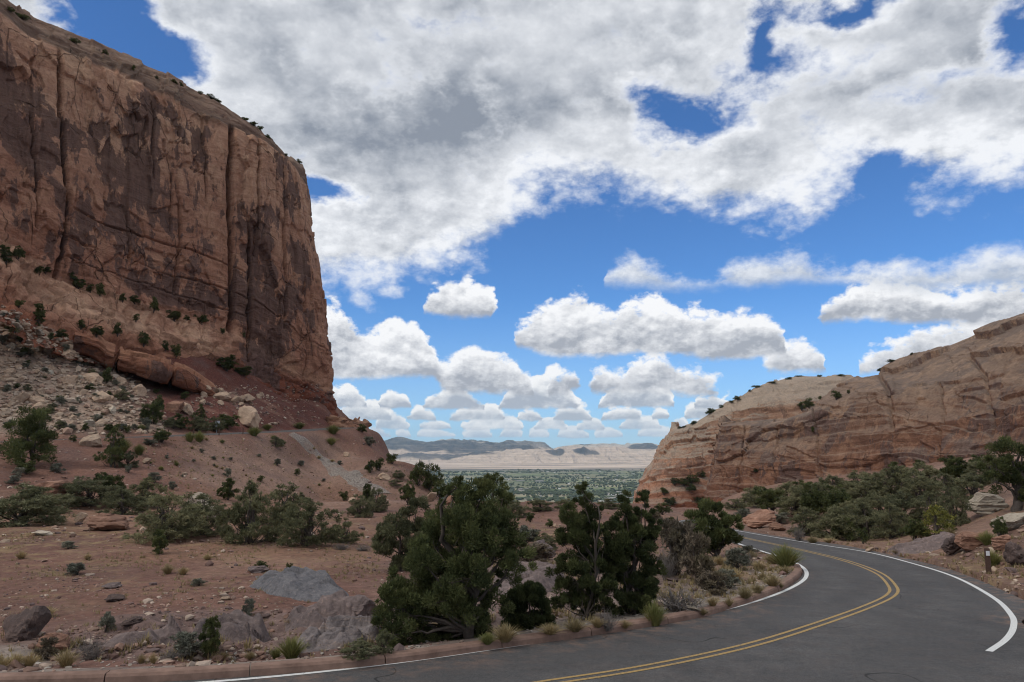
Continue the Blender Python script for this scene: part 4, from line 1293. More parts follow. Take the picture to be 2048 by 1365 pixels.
# =================================================================== far valley, desert strip and mountains
VZ = -280.0
def valley_mat():
    m, n = new_mat('valley_fields')
    p = pos(n)
    x, y, z = n.xyz(p)
    c0 = n.comb(n.m('MULTIPLY_ADD', y, 0.12, x), n.m('MULTIPLY_ADD', x, -0.12, y), 0.0)
    br = n.node('ShaderNodeTexBrick')
    n.put(br.inputs['Vector'], c0)
    br.inputs['Scale'].default_value = 1.0
    br.inputs['Brick Width'].default_value = 520.0
    br.inputs['Row Height'].default_value = 210.0
    br.inputs['Mortar Size'].default_value = 9.0
    br.inputs['Color1'].default_value = (0, 0, 0, 1)
    br.inputs['Color2'].default_value = (1, 1, 1, 1)
    br.inputs['Mortar'].default_value = (0.5, 0.5, 0.5, 1)
    f = n.xyz(br.outputs['Color'])[0]
    r1 = n.noise(n.v('MULTIPLY', c0, (0.0016, 0.0045, 0.0)), 1.0, 3.0, 0.6)
    ramp = n.node('ShaderNodeValToRGB')
    n.put(ramp.inputs[0], n.m('ADD', n.m('MULTIPLY', f, 0.62), n.m('MULTIPLY', r1, 0.42)))
    el = ramp.color_ramp.elements
    el[0].position = 0.12; el[0].color = (0.12, 0.14, 0.065, 1)
    el[1].position = 0.92; el[1].color = (0.40, 0.34, 0.24, 1)
    for q_, cc in ((0.30, (0.09, 0.13, 0.055, 1)), (0.42, (0.23, 0.22, 0.13, 1)), (0.55, (0.15, 0.165, 0.09, 1)), (0.66, (0.33, 0.28, 0.19, 1)), (0.78, (0.16, 0.20, 0.08, 1))):
        e = el.new(q_); e.color = cc
    c = ramp.outputs[0]
    c = n.mix(n.m('MULTIPLY', n.ss(n.noise(p, 0.012, 6.0, 0.7), 0.52, 0.64), 0.45), c, (0.070, 0.085, 0.045))
    # sagebrush plain, then pale desert towards the mountains
    edge = n.m('ADD', y, n.m('MULTIPLY', n.m('SUBTRACT', n.noise(n.v('MULTIPLY', p, (0.0004, 0.0012, 0)), 1.0, 4.0), 0.5), 2600.0))
    dn = n.noise(n.v('MULTIPLY', p, (0.00035, 0.0022, 0)), 1.0, 5.0, 0.6)
    desert = n.mix(n.ss(dn, 0.40, 0.56), (0.30, 0.235, 0.185), (0.66, 0.52, 0.40))
    c = n.mix(n.ss(edge, 8800.0, 9600.0), c, (0.155, 0.135, 0.105))
    c = n.mix(n.ss(edge, 9700.0, 10400.0), c, desert)
    # canyon mouth close by: bare red ground
    c = n.mix(n.ss(y, 1500.0, 2600.0, 1.0, 0.0), c, (0.23, 0.14, 0.10))
    finish(n, c, 0.95, spec=0.1)
    return m
M['valley'] = valley_mat()
def build_valley():
    ys = np.concatenate([np.linspace(-2000, 240, 12), np.exp(np.linspace(math.log(260), math.log(16000), 110))])
    xs = np.linspace(-1, 1, 90)
    X = np.empty((len(ys), len(xs))); Y = np.empty_like(X)
    for i, yv in enumerate(ys):
        X[i] = xs * (2500 + max(yv, 0) * 0.95); Y[i] = yv
    prof = np.interp(Y, [-2000, 0, 200, 300, 500, 900, 1500, 2600, 9000, 12000, 16000], [-70, -70, -80, -105, -135, -180, -230, VZ, VZ, VZ + 22, VZ + 60])
    Z = prof + 10 * fbm(X / 700, Y / 700, 0, 3, 601) * sstep(Y, 3000, 800) + 9 * fbm(X / 900, Y / 900, 0, 4, 602) * sstep(Y, 9000, 11500)
    me = mesh_np('valley', np.column_stack([X.ravel(), Y.ravel(), Z.ravel()]), grid_faces(len(ys), len(xs), True))
    return structure(obj('valley', me, M['valley']))
build_valley()

def mountain_mat():
    m, n = new_mat('badland_mountains')
    p = pos(n)
    x, y, z = n.xyz(p)
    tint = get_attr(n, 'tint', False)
    bed = n.noise(n.comb(n.m('MULTIPLY', x, 0.0004), n.m('MULTIPLY', y, 0.0004), n.m('MULTIPLY', z, 0.05)), 1.0, 4.0, 0.6)
    rough = n.noise(p, 0.006, 6.0, 0.65)
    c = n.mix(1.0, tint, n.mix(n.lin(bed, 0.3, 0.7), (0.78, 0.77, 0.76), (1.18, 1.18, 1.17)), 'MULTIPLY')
    c = n.mix(1.0, c, n.mix(n.lin(rough, 0.3, 0.7), (0.80, 0.80, 0.80), (1.15, 1.15, 1.15)), 'MULTIPLY')
    finish(n, c, 0.95, spec=0.1, bump=rough, bump_d=130.0, bump2=n.noise(n.v('MULTIPLY', p, (0.0035, 0.0009, 0.002)), 1.0, 5.0, 0.6), bump2_d=260.0)
    return m
M['mountain'] = mountain_mat()
def build_mountains():
    xs = np.linspace(-4600, 5000, 520); ys = np.linspace(11600, 18000, 140)
    X, Y = np.meshgrid(xs, ys)
    # crest line from the photograph
    cu = np.array([600, 760, 800, 860, 905, 950, 1000, 1060, 1100, 1150, 1200, 1240, 1280, 1330, 1400, 1600])
    cv = np.array([886, 884, 878, 886, 879, 876, 884, 882, 888, 886, 883, 890, 886, 893, 892, 890])
    cx_ = np.array([at(u, v, 16500)[0] for u, v in zip(cu, cv)]); cz_ = np.array([at(u, v - 4, 16500)[2] for u, v in zip(cu, cv)])
    crest = np.interp(X, cx_, cz_)
    front = np.interp(X, [-5200, -2600, -1900, -1000, -200, 800, 1800, 2800, 6200], [-110, -80, -60, -20, 10, 35, 30, 25, 0])
    ap = VZ + 22
    w1 = 12600 + 500 * fbm(X / 1500, 0, 0, 3, 611)
    rise1 = sstep(Y, w1 - 100, w1 + 900)
    rise2 = sstep(Y, w1 + 1500, 16000)
    xw = X + 500 * fbm(X / 1500, Y / 1500, 0, 3, 612)
    er = ridged(xw / 1000, Y / 3200, 0, 5, 613, 0.55)
    er2 = ridged(xw / 430, Y / 1500, 1, 4, 614, 0.55)
    Z = ap + rise1 * (front - ap) * (0.60 + 0.30 * er + 0.20 * er2) + rise2 * (crest - front) * (0.97 + 0.05 * er + 0.02 * er2)
    Z = np.minimum(Z, crest + 4)
    back = sstep(Y, 16600, 18500)
    Z = Z - back * 160
    Z += rise1 * (22 * fbm(X / 300, Y / 300, 0, 4, 615))
    Z -= sstep(Y, 11900, 11600) * 60
    V = np.column_stack([X.ravel(), Y.ravel(), Z.ravel()])
    me = mesh_np('mountains', V, grid_faces(len(ys), len(xs)))
    hrel = (Z - ap) / (crest - ap + 1)
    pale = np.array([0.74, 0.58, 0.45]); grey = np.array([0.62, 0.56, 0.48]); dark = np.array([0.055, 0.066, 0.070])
    k = sstep(hrel + 0.15 * fbm(X / 500, Y / 500, 0, 3, 621), 0.55, 0.8)
    c = pale[None, None, :] * (1 - k)[:, :, None] + grey[None, None, :] * k[:, :, None]
    # cloud shadows lying over the range, painted dark into the slope tint
    def cloud_shade(x0, y0, rx, ry):
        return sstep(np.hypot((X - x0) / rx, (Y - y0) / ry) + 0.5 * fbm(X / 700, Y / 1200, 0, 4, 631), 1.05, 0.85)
    wd = np.maximum.reduce([cloud_shade(-1900, 13300, 1000, 620), cloud_shade(-1000, 13500, 620, 480), cloud_shade(-450, 15000, 900, 900), cloud_shade(-1500, 15200, 900, 700), cloud_shade(250, 14900, 450, 420), cloud_shade(-2700, 15200, 700, 700), cloud_shade(-1500, 16300, 420, 260), cloud_shade(2700, 14800, 420, 800), cloud_shade(750, 13150, 180, 240), cloud_shade(1300, 13200, 220, 240), sstep(Y + 1500 * fbm(X / 900, 3, 0, 3, 633), 15200, 15700) * sstep(X + 500 * fbm(X / 400, Y / 400, 0, 2, 634), 700, 100) * 0.9, sstep(Y + 900 * fbm(X / 700, 5, 0, 3, 635), 16150, 16350) * 0.8])
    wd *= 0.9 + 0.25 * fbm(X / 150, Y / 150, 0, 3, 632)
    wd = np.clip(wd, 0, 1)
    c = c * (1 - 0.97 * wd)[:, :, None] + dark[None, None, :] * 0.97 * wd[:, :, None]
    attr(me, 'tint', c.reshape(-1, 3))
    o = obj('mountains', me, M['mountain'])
    return structure(o)
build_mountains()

# =================================================================== the upper road under the wall
t_ = np.gradient(urc, axis=0); t_ /= np.linalg.norm(t_, axis=1)[:, None]
n2 = np.column_stack([-t_[:, 1], t_[:, 0]])
rows = []
for f, dzz in ((-3.4, -0.5), (-2.8, 0), (-1, 0.03), (1, 0.03), (2.8, 0), (3.4, -0.5)):
    q = urc + n2 * f
    rows.append(np.column_stack([q, zc_ + dzz]))
V = np.array(rows)
me = mesh_np('upper_road', V.reshape(-1, 3), grid_faces(6, 160))
attr(me, 'lane', np.zeros(960)); attr(me, 'dust', np.full(960, 0.25))
structure(obj('upper_road', me, M['asphalt']))
def upper_road_point(u):
    uu = 1024 + FPX * urc[:, 0] / urc[:, 1]
    k = int(np.argmin(np.abs(uu - u)))
    return urc[k], n2[k], zc_[k]

# gravel run-off chute down the embankment
def gravel_mat():
    m, n = new_mat('grey_gravel')
    p = pos(n)
    v_ = n.node('ShaderNodeTexVoronoi')
    n.put(v_.inputs['Vector'], p)
    v_.inputs['Scale'].default_value = 6.5
    q = n.xyz(v_.outputs['Color'])
    c = n.mix(q[0], (0.15, 0.125, 0.11), (0.33, 0.285, 0.25))
    c = n.mix(n.m('MULTIPLY', n.ss(n.noise(p, 0.3, 5.0, 0.6), 0.45, 0.65), 0.5), c, (0.24, 0.16, 0.125))
    finish(n, c, 0.95, bump=v_.outputs['Distance'], bump_d=0.15, spec=0.1)
    return m
M['gravel'] = gravel_mat()
ch = [hit(u, v)[:2] for u, v in ((583, 868), (600, 880), (630, 905), (665, 930), (705, 955), (745, 978), (765, 990))]
me, _ = patch_ground('gravel_path', ch, 3.4, 0.12, M['gravel'])
structure(obj('gravel_path', me, M['gravel']))

# =================================================================== haze over the valley
def build_haze():
    m = bpy.data.materials.new('haze_air')
    m.use_nodes = True
    m.node_tree.nodes.clear()
    n = NT(m.node_tree)
    vol = n.node('ShaderNodeVolumePrincipled')
    vol.inputs['Color'].default_value = (0.55, 0.75, 1.0, 1)
    vol.inputs['Density'].default_value = HAZE
    vol.inputs['Anisotropy'].default_value = 0.2
    o_ = n.node('ShaderNodeOutputMaterial')
    n.l.new(vol.outputs[0], o_.inputs['Volume'])
    x0, x1, y0, y1, z0, z1 = -22000, 22000, -3000, 20500, -420, 420
    V = [(x, y, z) for z in (z0, z1) for y in (y0, y1) for x in (x0, x1)]
    F = [(0, 2, 3, 1), (4, 5, 7, 6), (0, 1, 5, 4), (2, 6, 7, 3), (0, 4, 6, 2), (1, 3, 7, 5)]
    me = bpy.data.meshes.new('haze')
    me.from_pydata(V, [], F)
    o = obj('haze', me, m)
    o['kind'] = 'stuff'
HAZE = 2.4e-5

# =================================================================== sight lines onto what is built so far
_dg = bpy.context.evaluated_depsgraph_get()
_dg.update()
def see(u, v, step=3, tries=14):
    """first built surface seen at (u, v); at a skyline look a little lower until something is there"""
    for k in range(tries):
        d = Vector(ray(u, v + k * step)).normalized()
        ok, loc, nrm, idx, ob, mtx = scene.ray_cast(_dg, Vector((0, 0, EYE)), d)
        if ok and loc.y < 1500:
            return Vector(loc), Vector(nrm)
    return Vector(at(u, v, 60)), Vector((0, 0, 1))
def px_m(y):
    return y / FPX            # metres per photograph pixel at that distance (close enough off-axis)

# =================================================================== plant builders
class Leaves:
    def __init__(self):
        self.v = []; self.r = []
    def add(self, c, d, ln, wd, rng, rnd=None):
        """c (N,3) leaf base, d (N,3) direction, ln, wd (N,)"""
        N = len(c)
        d = d / (np.linalg.norm(d, axis=1)[:, None] + 1e-9)
        s = np.cross(d, rng.normal(size=(N, 3)))
        s /= np.linalg.norm(s, axis=1)[:, None] + 1e-9
        a = c - s * wd[:, None] / 2; b = c + s * wd[:, None] / 2; t = c + d * ln[:, None]
        self.v.append(np.stack([a, b, t], axis=1).reshape(-1, 3))
        r = rng.random(N) if rnd is None else rnd
        self.r.append(np.repeat(r, 3))
    def mesh(self, name):
        V = np.vstack(self.v)
        F = np.arange(len(V)).reshape(-1, 3)
        me = mesh_np(name, V, F, False)
        attr(me, 'rnd', np.concatenate(self.r))
        return me

def tube(path, rad, sides=6):
    path = np.array(path, float); n = len(path)
    rad = np.interp(np.linspace(0, 1, n), np.linspace(0, 1, len(rad)), rad)
    t = np.gradient(path, axis=0); t /= np.linalg.norm(t, axis=1)[:, None] + 1e-9
    up = np.array([0.3, 0.2, 0.93])
    a = np.cross(t, up); a /= np.linalg.norm(a, axis=1)[:, None] + 1e-9
    b = np.cross(t, a)
    ang = np.linspace(0, 2 * np.pi, sides, endpoint=False)
    V = path[:, None, :] + rad[:, None, None] * (np.cos(ang)[None, :, None] * a[:, None, :] + np.sin(ang)[None, :, None] * b[:, None, :])
    F = []
    for i in range(n - 1):
        for j in range(sides):
            k = (j + 1) % sides
            F.append((i * sides + j, i * sides + k, (i + 1) * sides + k, (i + 1) * sides + j))
    return V.reshape(-1, 3), np.array(F)

class Tubes:
    def __init__(self): self.v = []; self.f = []; self.n = 0
    def add(self, path, rad, sides=6):
        V, F = tube(path, rad, sides)
        self.v.append(V); self.f.append(F + self.n); self.n += len(V)
    def mesh(self, name):
        return mesh_np(name, np.vstack(self.v), np.vstack(self.f), True)

def wander(p, q, n, amp, rng):
    p = np.array(p, float); q = np.array(q, float)
    t = np.linspace(0, 1, n)[:, None]
    w_ = np.cumsum(rng.normal(size=(n, 3)), axis=0)
    w_ = w_ - w_[0] - t * (w_[-1] - w_[0])
    return p + (q - p) * t + w_ * amp * np.linalg.norm(q - p) / math.sqrt(n)

def make_tree(lobes, base, height, leaf, count, seed, trunk_r=0.1, clump=0.30, sparse=0.0, stems=1, up=0.5, twigs=0.0, shell=0.55):
    """lobes: (x, y, z, rx, rz). Returns crown mesh, trunk mesh"""
    rng = np.random.default_rng(seed)
    lf = Leaves(); tb = Tubes()
    area = np.array([l[3] * l[4] for l in lobes]); area = area / area.sum()
    base = np.array(base, float)
    cen = np.array([l[:3] for l in lobes])
    for si in range(stems):
        off = np.array([rng.normal() * trunk_r * 1.5, rng.normal() * trunk_r * 1.5, -0.15 * height * 0.3]) if stems > 1 else np.array([0, 0, -0.08 * height])
        top = cen[np.argsort(-cen[:, 2])[min(si, len(cen) - 1)]]
        path = wander(base + off, top, 12, 0.10, rng)
        tb.add(path, [trunk_r * 1.25, trunk_r, trunk_r * 0.75, trunk_r * 0.45, trunk_r * 0.15], 7)
    main = path
    for i, l in enumerate(lobes):
        c = cen[i]
        # limb from the stem to the lobe
        k = int(np.clip((c[2] - base[2]) / max(height, 0.1) * 0.55 * len(main), 1, len(main) - 2))
        st = main[k]
        r0 = trunk_r * 0.45
        tb.add(wander(st, c, 7, 0.12, rng), [r0, r0 * 0.6, r0 * 0.2], 5)
        nl = int(count * area[i])
        R = np.array([l[3], l[3], l[4]])
        nc = max(4, int(14 * (l[3] * l[4]) / (clump * l[3]) / (clump * l[4]) * 0.10))
        dirs = rng.normal(size=(nc, 3)); dirs /= np.linalg.norm(dirs, axis=1)[:, None]
        dirs[:, 2] = np.where(dirs[:, 2] < -0.5, -dirs[:, 2], dirs[:, 2])
        rad = shell + (1.05 - shell) * rng.random(nc) ** 0.7
        cc = c + dirs * R * rad[:, None]
        if sparse:
            keep_ = rng.random(nc) > sparse
            if keep_.any(): cc = cc[keep_]; dirs = dirs[keep_]
        for q in cc[: max(2, len(cc) // 3)]:
            tb.add(wander(c, q, 4, 0.10, rng), [r0 * 0.22, r0 * 0.08], 3)
        for _ in range(int(twigs * 6)):
            dq = rng.normal(size=3); dq /= np.linalg.norm(dq); dq[2] = dq[2] * 0.6
            tb.add(wander(c, c + dq * R * rng.uniform(0.7, 1.25), 5, 0.14, rng), [r0 * 0.20, r0 * 0.05], 3)
        per = max(6, nl // len(cc))
        for q in cc:
            cr = clump * (0.55 + 0.75 * rng.random()) * (l[3] + l[4]) / 2
            e = rng.normal(size=(per, 3)); e /= np.linalg.norm(e, axis=1)[:, None]
            rr3 = rng.random(per) ** 0.45
            pts = q + e * rr3[:, None] * cr * np.array([1, 1, 0.85])
            out = (q - c) / (np.linalg.norm(q - c) + 1e-6)
            d = e * 0.75 + out * 0.45 + rng.normal(size=(per, 3)) * 0.5
            d[:, 2] += up
            ln = leaf * (0.6 + 0.9 * rng.random(per)); wd = ln * (0.26 + 0.22 * rng.random(per))
            tone = np.clip(0.5 + 0.35 * rng.normal() + 0.22 * rng.normal(size=per), 0, 1)
            lf.add(pts, d, ln, wd, rng, tone)
    return lf.mesh('crown'), tb.mesh('trunk')

def tree_obj(name, crown, trunk, leafmat, label, cat, loc=(0, 0, 0), rotz=0, scale=(1, 1, 1), group=None):
    e = bpy.data.objects.new(name, None)
    C.objects.link(e)
    e.location = loc; e.rotation_euler = (0, 0, rotz); e.scale = scale
    obj('trunk', trunk, M['bark'], e)
    obj('crown', crown, leafmat, e)
    tag(e, label, cat, group)
    return e

def unit_lobes(rng, kind):
    """lobes of a unit-sized tree, about 1 wide and 1 high"""
    L_ = []
    if kind == 'tall':
        for z in (0.90, 0.76, 0.62, 0.46, 0.32, 0.20):
            w_ = 0.10 + 0.34 * (1 - z) ** 0.7
            for k in range(2 if z > 0.7 else 3):
                L_.append((rng.normal() * w_ * 0.62, rng.normal() * w_ * 0.62, z + rng.normal() * 0.04, w_ * rng.uniform(0.55, 0.85), rng.uniform(0.10, 0.16)))
    elif kind == 'round':
        for k in range(13):
            a = rng.uniform(0, 6.28); z = rng.uniform(0.14, 0.84)
            w_ = 0.40 * math.sqrt(max(0.05, 1 - ((z - 0.42) / 0.55) ** 2))
            r = w_ * rng.uniform(0.3, 0.9)
            L_.append((math.cos(a) * r, math.sin(a) * r, z, rng.uniform(0.13, 0.22), rng.uniform(0.12, 0.19)))
        L_.append((0, 0, 0.45, 0.24, 0.26))
    else:       # bush: foliage down to the ground, uneven top
        for k in range(20):
            a = rng.uniform(0, 6.28); r = 0.44 * math.sqrt(rng.random()); z = (0.20 + 0.62 * rng.random()) * (1 - 0.7 * r)
            L_.append((math.cos(a) * r, math.sin(a) * r, z + 0.04, rng.uniform(0.11, 0.19), rng.uniform(0.10, 0.17)))
        for k in range(11):
            a = k / 11 * 6.28 + rng.normal() * 0.2; r = rng.uniform(0.26, 0.44)
            L_.append((math.cos(a) * r, math.sin(a) * r, rng.uniform(0.08, 0.18), rng.uniform(0.10, 0.16), rng.uniform(0.09, 0.14)))
        for k in range(4):
            a = rng.uniform(0, 6.28); r = 0.25 * rng.random()
            L_.append((math.cos(a) * r, math.sin(a) * r, rng.uniform(0.74, 0.92), rng.uniform(0.07, 0.12), rng.uniform(0.07, 0.12)))
    return L_

PROTO = {}
def protos(kind, shape, mat, count, leaf, n, seed, **kw):
    out = []
    for i in range(n):
        rng = np.random.default_rng(seed + i)
        out.append(make_tree(unit_lobes(rng, shape), (0, 0, 0), 1.0, leaf, count, seed + 50 + i, trunk_r=0.022, shell=0.30, clump=kw.get('clump', 0.33), sparse=kw.get('sparse', 0.0), stems=kw.get('stems', 4), up=kw.get('up', 0.4), twigs=kw.get('twigs', 0.4)))
    for c, t in out:
        c.materials.append(M[mat]); t.materials.append(M['bark'])
    PROTO[kind] = out
protos('juniper', 'round', 'juniper', 14000, 0.040, 4, 1000)
protos('tall', 'tall', 'juniper', 11000, 0.038, 2, 1100)
protos('pinyon', 'spread', 'pinyon', 14000, 0.038, 4, 1200, sparse=0.18, twigs=1.0)
protos('oak', 'spread', 'oak', 15000, 0.036, 4, 1300, sparse=0.08, twigs=0.8)
protos('sage', 'round', 'sage', 3200, 0.080, 3, 1400, twigs=1.0, up=0.7)
protos('dark', 'round', 'juniper', 2200, 0.085, 3, 1500)
protos('yellow', 'spread', 'yellowleaf', 5000, 0.055, 1, 1600, sparse=0.1, twigs=0.8)
protos('brown', 'round', 'brown_brush', 4500, 0.075, 2, 1700, twigs=2.5, up=0.6)

def broom(seed, n, mat, spread=0.55, lean=0.25, width=0.010, segs=3, hvar=0.35):
    """upright stems or blades from one foot: rabbitbrush, bunch grass; unit size"""
    rng = np.random.default_rng(seed)
    V = []; F = []; R = []
    for i in range(n):
        a = rng.uniform(0, 6.28); q = rng.random() ** 0.6
        b = np.array([math.cos(a), math.sin(a), 0]) * q * 0.12
        out = np.array([math.cos(a), math.sin(a), 0]) * q * spread * rng.uniform(0.6, 1.1)
        h = (1 - hvar * rng.random()) * (1 - 0.45 * q * q * rng.random())
        side = np.array([-math.sin(a + rng.normal()), math.cos(a + rng.normal()), 0]) * width * rng.uniform(0.6, 1.4)
        r = rng.random()
        k0 = len(V)
        for s in range(segs + 1):
            t = s / segs
            p = b + out * t ** 1.4 + np.array([0, 0, h * (t - lean * t * t * q)]) + rng.normal(size=3) * 0.012 * t
            ww = side * (1 - 0.75 * t)
            V += [p - ww, p + ww]; R += [r * (0.4 + 0.6 * t)] * 2
        for s in range(segs):
            F.append((k0 + 2 * s, k0 + 2 * s + 1, k0 + 2 * s + 3, k0 + 2 * s + 2))
    me = mesh_np('stems', np.array(V), np.array(F), False)
    attr(me, 'rnd', np.array(R))
    me.materials.append(M[mat])
    return me
BROOM = {
    'rabbit': [broom(2000 + i, 620, 'rabbit', 0.50, 0.25, 0.010, 3) for i in range(3)],
    'straw': [broom(2100 + i, 420, 'straw', 0.55, 0.35, 0.009, 3) for i in range(3)],
}
def bare(seed, n=60):
    """leafless twiggy bush, unit size"""
    rng = np.random.default_rng(seed)
    tb = Tubes()
    for i in range(n):
        a = rng.uniform(0, 6.28); q = rng.random() ** 0.5
        tip = np.array([math.cos(a) * q * 0.55, math.sin(a) * q * 0.55, rng.uniform(0.35, 1.0) * (1 - 0.35 * q)])
        p = wander((rng.normal() * 0.05, rng.normal() * 0.05, -0.03), tip, 7, 0.16, rng)
        tb.add(p, [0.012, 0.008, 0.003], 3)
        for k in range(4):
            j = rng.integers(2, 6)
            e = p[j] + rng.normal(size=3) * 0.14 + np.array([0, 0, 0.08])
            tb.add(wander(p[j], e, 4, 0.15, rng), [0.005, 0.002], 3)
    me = tb.mesh('stems')
    me.materials.append(M['twig'])
    return me
BARE = [bare(2200 + i) for i in range(3)]

_rp = random.Random(77)
def plant(kind, u, v, w_px, h_px, label, cat='shrub', group=None, name=None, sink=0.04):
    """stand a plant with its foot at (u, v) in the photograph, w by h photograph pixels large"""
    loc, nrm = see(u, v)
    s = px_m(loc.y)
    k_ = 0.94 if kind in ('oak', 'pinyon', 'juniper') and w_px > 44 else (1.08 if kind in ('dark', 'sage', 'juniper') else 1.0)
    wm, hm = w_px * s * k_, h_px * s * (1 + (k_ - 1) * 0.7)
    rz = _rp.uniform(0, 6.28)
    loc = (loc.x, loc.y, loc.z - sink * hm)
    if kind in BROOM:
        me = _rp.choice(BROOM[kind])
        o = obj(name or {'rabbit': 'rabbitbrush', 'straw': 'grass_tuft'}[kind], me, None, None, loc, rz, (wm, wm, hm))
        return tag(o, label, cat, group)
    if kind == 'bare':
        o = obj(name or 'bare_bush', _rp.choice(BARE), None, None, loc, rz, (wm, wm, hm))
        return tag(o, label, cat, group)
    c, t = _rp.choice(PROTO[kind])
    nm = name or {'juniper': 'juniper_tree', 'tall': 'juniper_tree', 'pinyon': 'pinyon_tree', 'oak': 'scrub_oak', 'sage': 'sagebrush', 'dark': 'juniper_shrub', 'yellow': 'yellowing_shrub', 'brown': 'brown_bush'}[kind]
    return tree_obj(nm, c, t, None, label, cat, loc, rz, (wm, wm, hm), group)

# =================================================================== rocks
import bmesh
def _ico(sub):
    bm = bmesh.new()
    bmesh.ops.create_icosphere(bm, subdivisions=sub, radius=1.0)
    V = np.array([v.co[:] for v in bm.verts]); F = np.array([[v.index for v in f.verts] for f in bm.faces])
    bm.free()
    return V, F
ICO4 = _ico(4); ICO1 = _ico(1)
def rock_mesh(seed, planes=14, rough=0.06, layered=0.0, flat=1.0):
    rng = np.random.default_rng(seed)
    V, F = ICO4
    V = V / np.linalg.norm(V, axis=1)[:, None]
    r = np.full(len(V), 1.35)
    for i in range(planes):
        n = rng.normal(size=3); n[2] *= 0.7; n /= np.linalg.norm(n)
        dd = rng.uniform(0.55, 1.05)
        c = V @ n
        rr_ = np.where(c > 0.05, dd / np.maximum(c, 0.05), 9)
        r = np.minimum(r, rr_)
    P_ = V * r[:, None]
    nz = fbm(P_[:, 0] * 1.3 + seed, P_[:, 1] * 1.3, P_[:, 2] * 1.3, 6, seed, 0.6)
    rg = ridged(P_[:, 0] * 1.1 + seed, P_[:, 1] * 1.1, P_[:, 2] * 1.1, 3, seed + 5)
    P_ = P_ * (1 + rough * 3.0 * nz - rough * 1.1 * sstep(rg, 0.55, 0.95))[:, None]
    if layered:
        st = fbm(P_[:, 0] * 0.5 + seed, P_[:, 1] * 0.5, P_[:, 2] * 7, 3, seed + 3)
        P_[:, :2] *= (1 + layered * 1.6 * st)[:, None]
    P_ *= 0.5 / np.abs(P_).max(axis=0)
    P_[:, 2] += 0.5
    me = mesh_np('boulder', P_, F, True)
    try:
        me.set_sharp_from_angle(angle=math.radians(20))
    except Exception:
        pass
    return me
ROCKS = {}
def rocks(mat, n, seed, **kw):
    out = []
    for i in range(n):
        me = rock_mesh(seed + i, **kw)
        me.materials.append(M[mat])
        out.append(me)
    ROCKS[mat] = out
rocks('rock_pale', 5, 3000, planes=14, rough=0.09)
rocks('rock_red', 4, 3100, planes=12, layered=0.12)
rocks('rock_grey', 3, 3200, planes=18, rough=0.13, layered=0.06)
rocks('rock_dark', 3, 3300, planes=20, rough=0.15)
rocks('rock_bleached', 2, 3400, planes=12, layered=0.14)
def boulder(mat, u, v, w_px, h_px, label, group=None, name='boulder', rot=None, depth=0.9, tilt=(0, 0), pick=None, sink=0.18):
    loc, nrm = see(u, v)
    s = px_m(loc.y)
    wm, hm = w_px * s, h_px * s / (1 - sink)
    me = ROCKS[mat][pick] if pick is not None else _rp.choice(ROCKS[mat])
    o = obj(name, me, None, None, (loc.x, loc.y + wm * depth * 0.3, loc.z - hm * sink), rot if rot is not None else _rp.uniform(-0.5, 0.5), (wm, wm * depth, hm))
    o.rotation_euler = (tilt[0], tilt[1], o.rotation_euler[2])
    return tag(o, label, 'boulder' if name == 'boulder' else 'rock', group)

# =================================================================== trees by the kerb, shaped after the photograph
def px_tree(name, foot, lobes, label, leafmat, leaf, count, seed, depth=0.35, trunk=0.10, cat='tree', **kw):
    loc, _ = see(*foot)
    d = loc.y
    s = px_m(d)
    rng = np.random.default_rng(seed)
    umin = min(l[0] for l in lobes); umax = max(l[0] for l in lobes)
    half = (umax - umin) / 2 * s
    L_ = []
    for l in lobes:
        u, v, r = l[:3]
        rz_ = l[3] if len(l) > 3 else r
        p = at(u, v, d)
        L_.append((p[0] - loc.x, rng.uniform(-1, 1) * half * depth, p[2] - loc.z, r * s, rz_ * s))
        if r > 34:      # fill the depth of the crown as well
            L_.append((p[0] - loc.x + rng.normal() * r * s * 0.3, rng.choice([-1, 1]) * half * rng.uniform(0.35, 0.85), p[2] - loc.z + rng.normal() * r * s * 0.2, r * s * 0.85, rz_ * s * 0.85))
    hgt = max(l[2] for l in L_)
    c, t = make_tree(L_, (0, 0, 0), hgt, leaf, count, seed, trunk_r=trunk, **kw)
    return tree_obj(name, c, t, M[leafmat], label, cat, tuple(loc))

px_tree('juniper_tree', (935, 1274), [(985, 968, 24), (915, 975, 22), (965, 992, 34), (925, 1005, 32), (1005, 1002, 26), (945, 1040, 52), (895, 1060, 46), (1000, 1060, 42), (870, 1100, 48), (950, 1105, 66), (1015, 1110, 36), (1030, 1085, 22),
         (850, 1140, 42), (935, 1165, 56), (1010, 1165, 30), (860, 1190, 56), (805, 1195, 42), (780, 1180, 20), (925, 1225, 46), (800, 1235, 44), (765, 1205, 18), (762, 1245, 20), (850, 1245, 56), (905, 1270, 36), (795, 1272, 32), (855, 1290, 32), (780, 1150, 16), (960, 1255, 34), (985, 1205, 34), (940, 1275, 28), (890, 1160, 50)],
        'large dense dark green juniper by the kerb, biggest tree in the foreground', 'juniper', 0.056, 175000, 51, depth=0.4, trunk=0.10, clump=0.34, stems=3, up=0.5, twigs=0.8, shell=0.25)
px_tree('juniper_tree', (1058, 1258), [(1060, 1195, 34), (1040, 1228, 40), (1085, 1225, 28), (1058, 1252, 34), (1025, 1255, 22), (1092, 1250, 18)],
        'low bushy juniper close to the kerb, between the two taller juniper groups', 'juniper', 0.054, 50000, 52, trunk=0.04, clump=0.38, stems=3, up=0.6, shell=0.3)
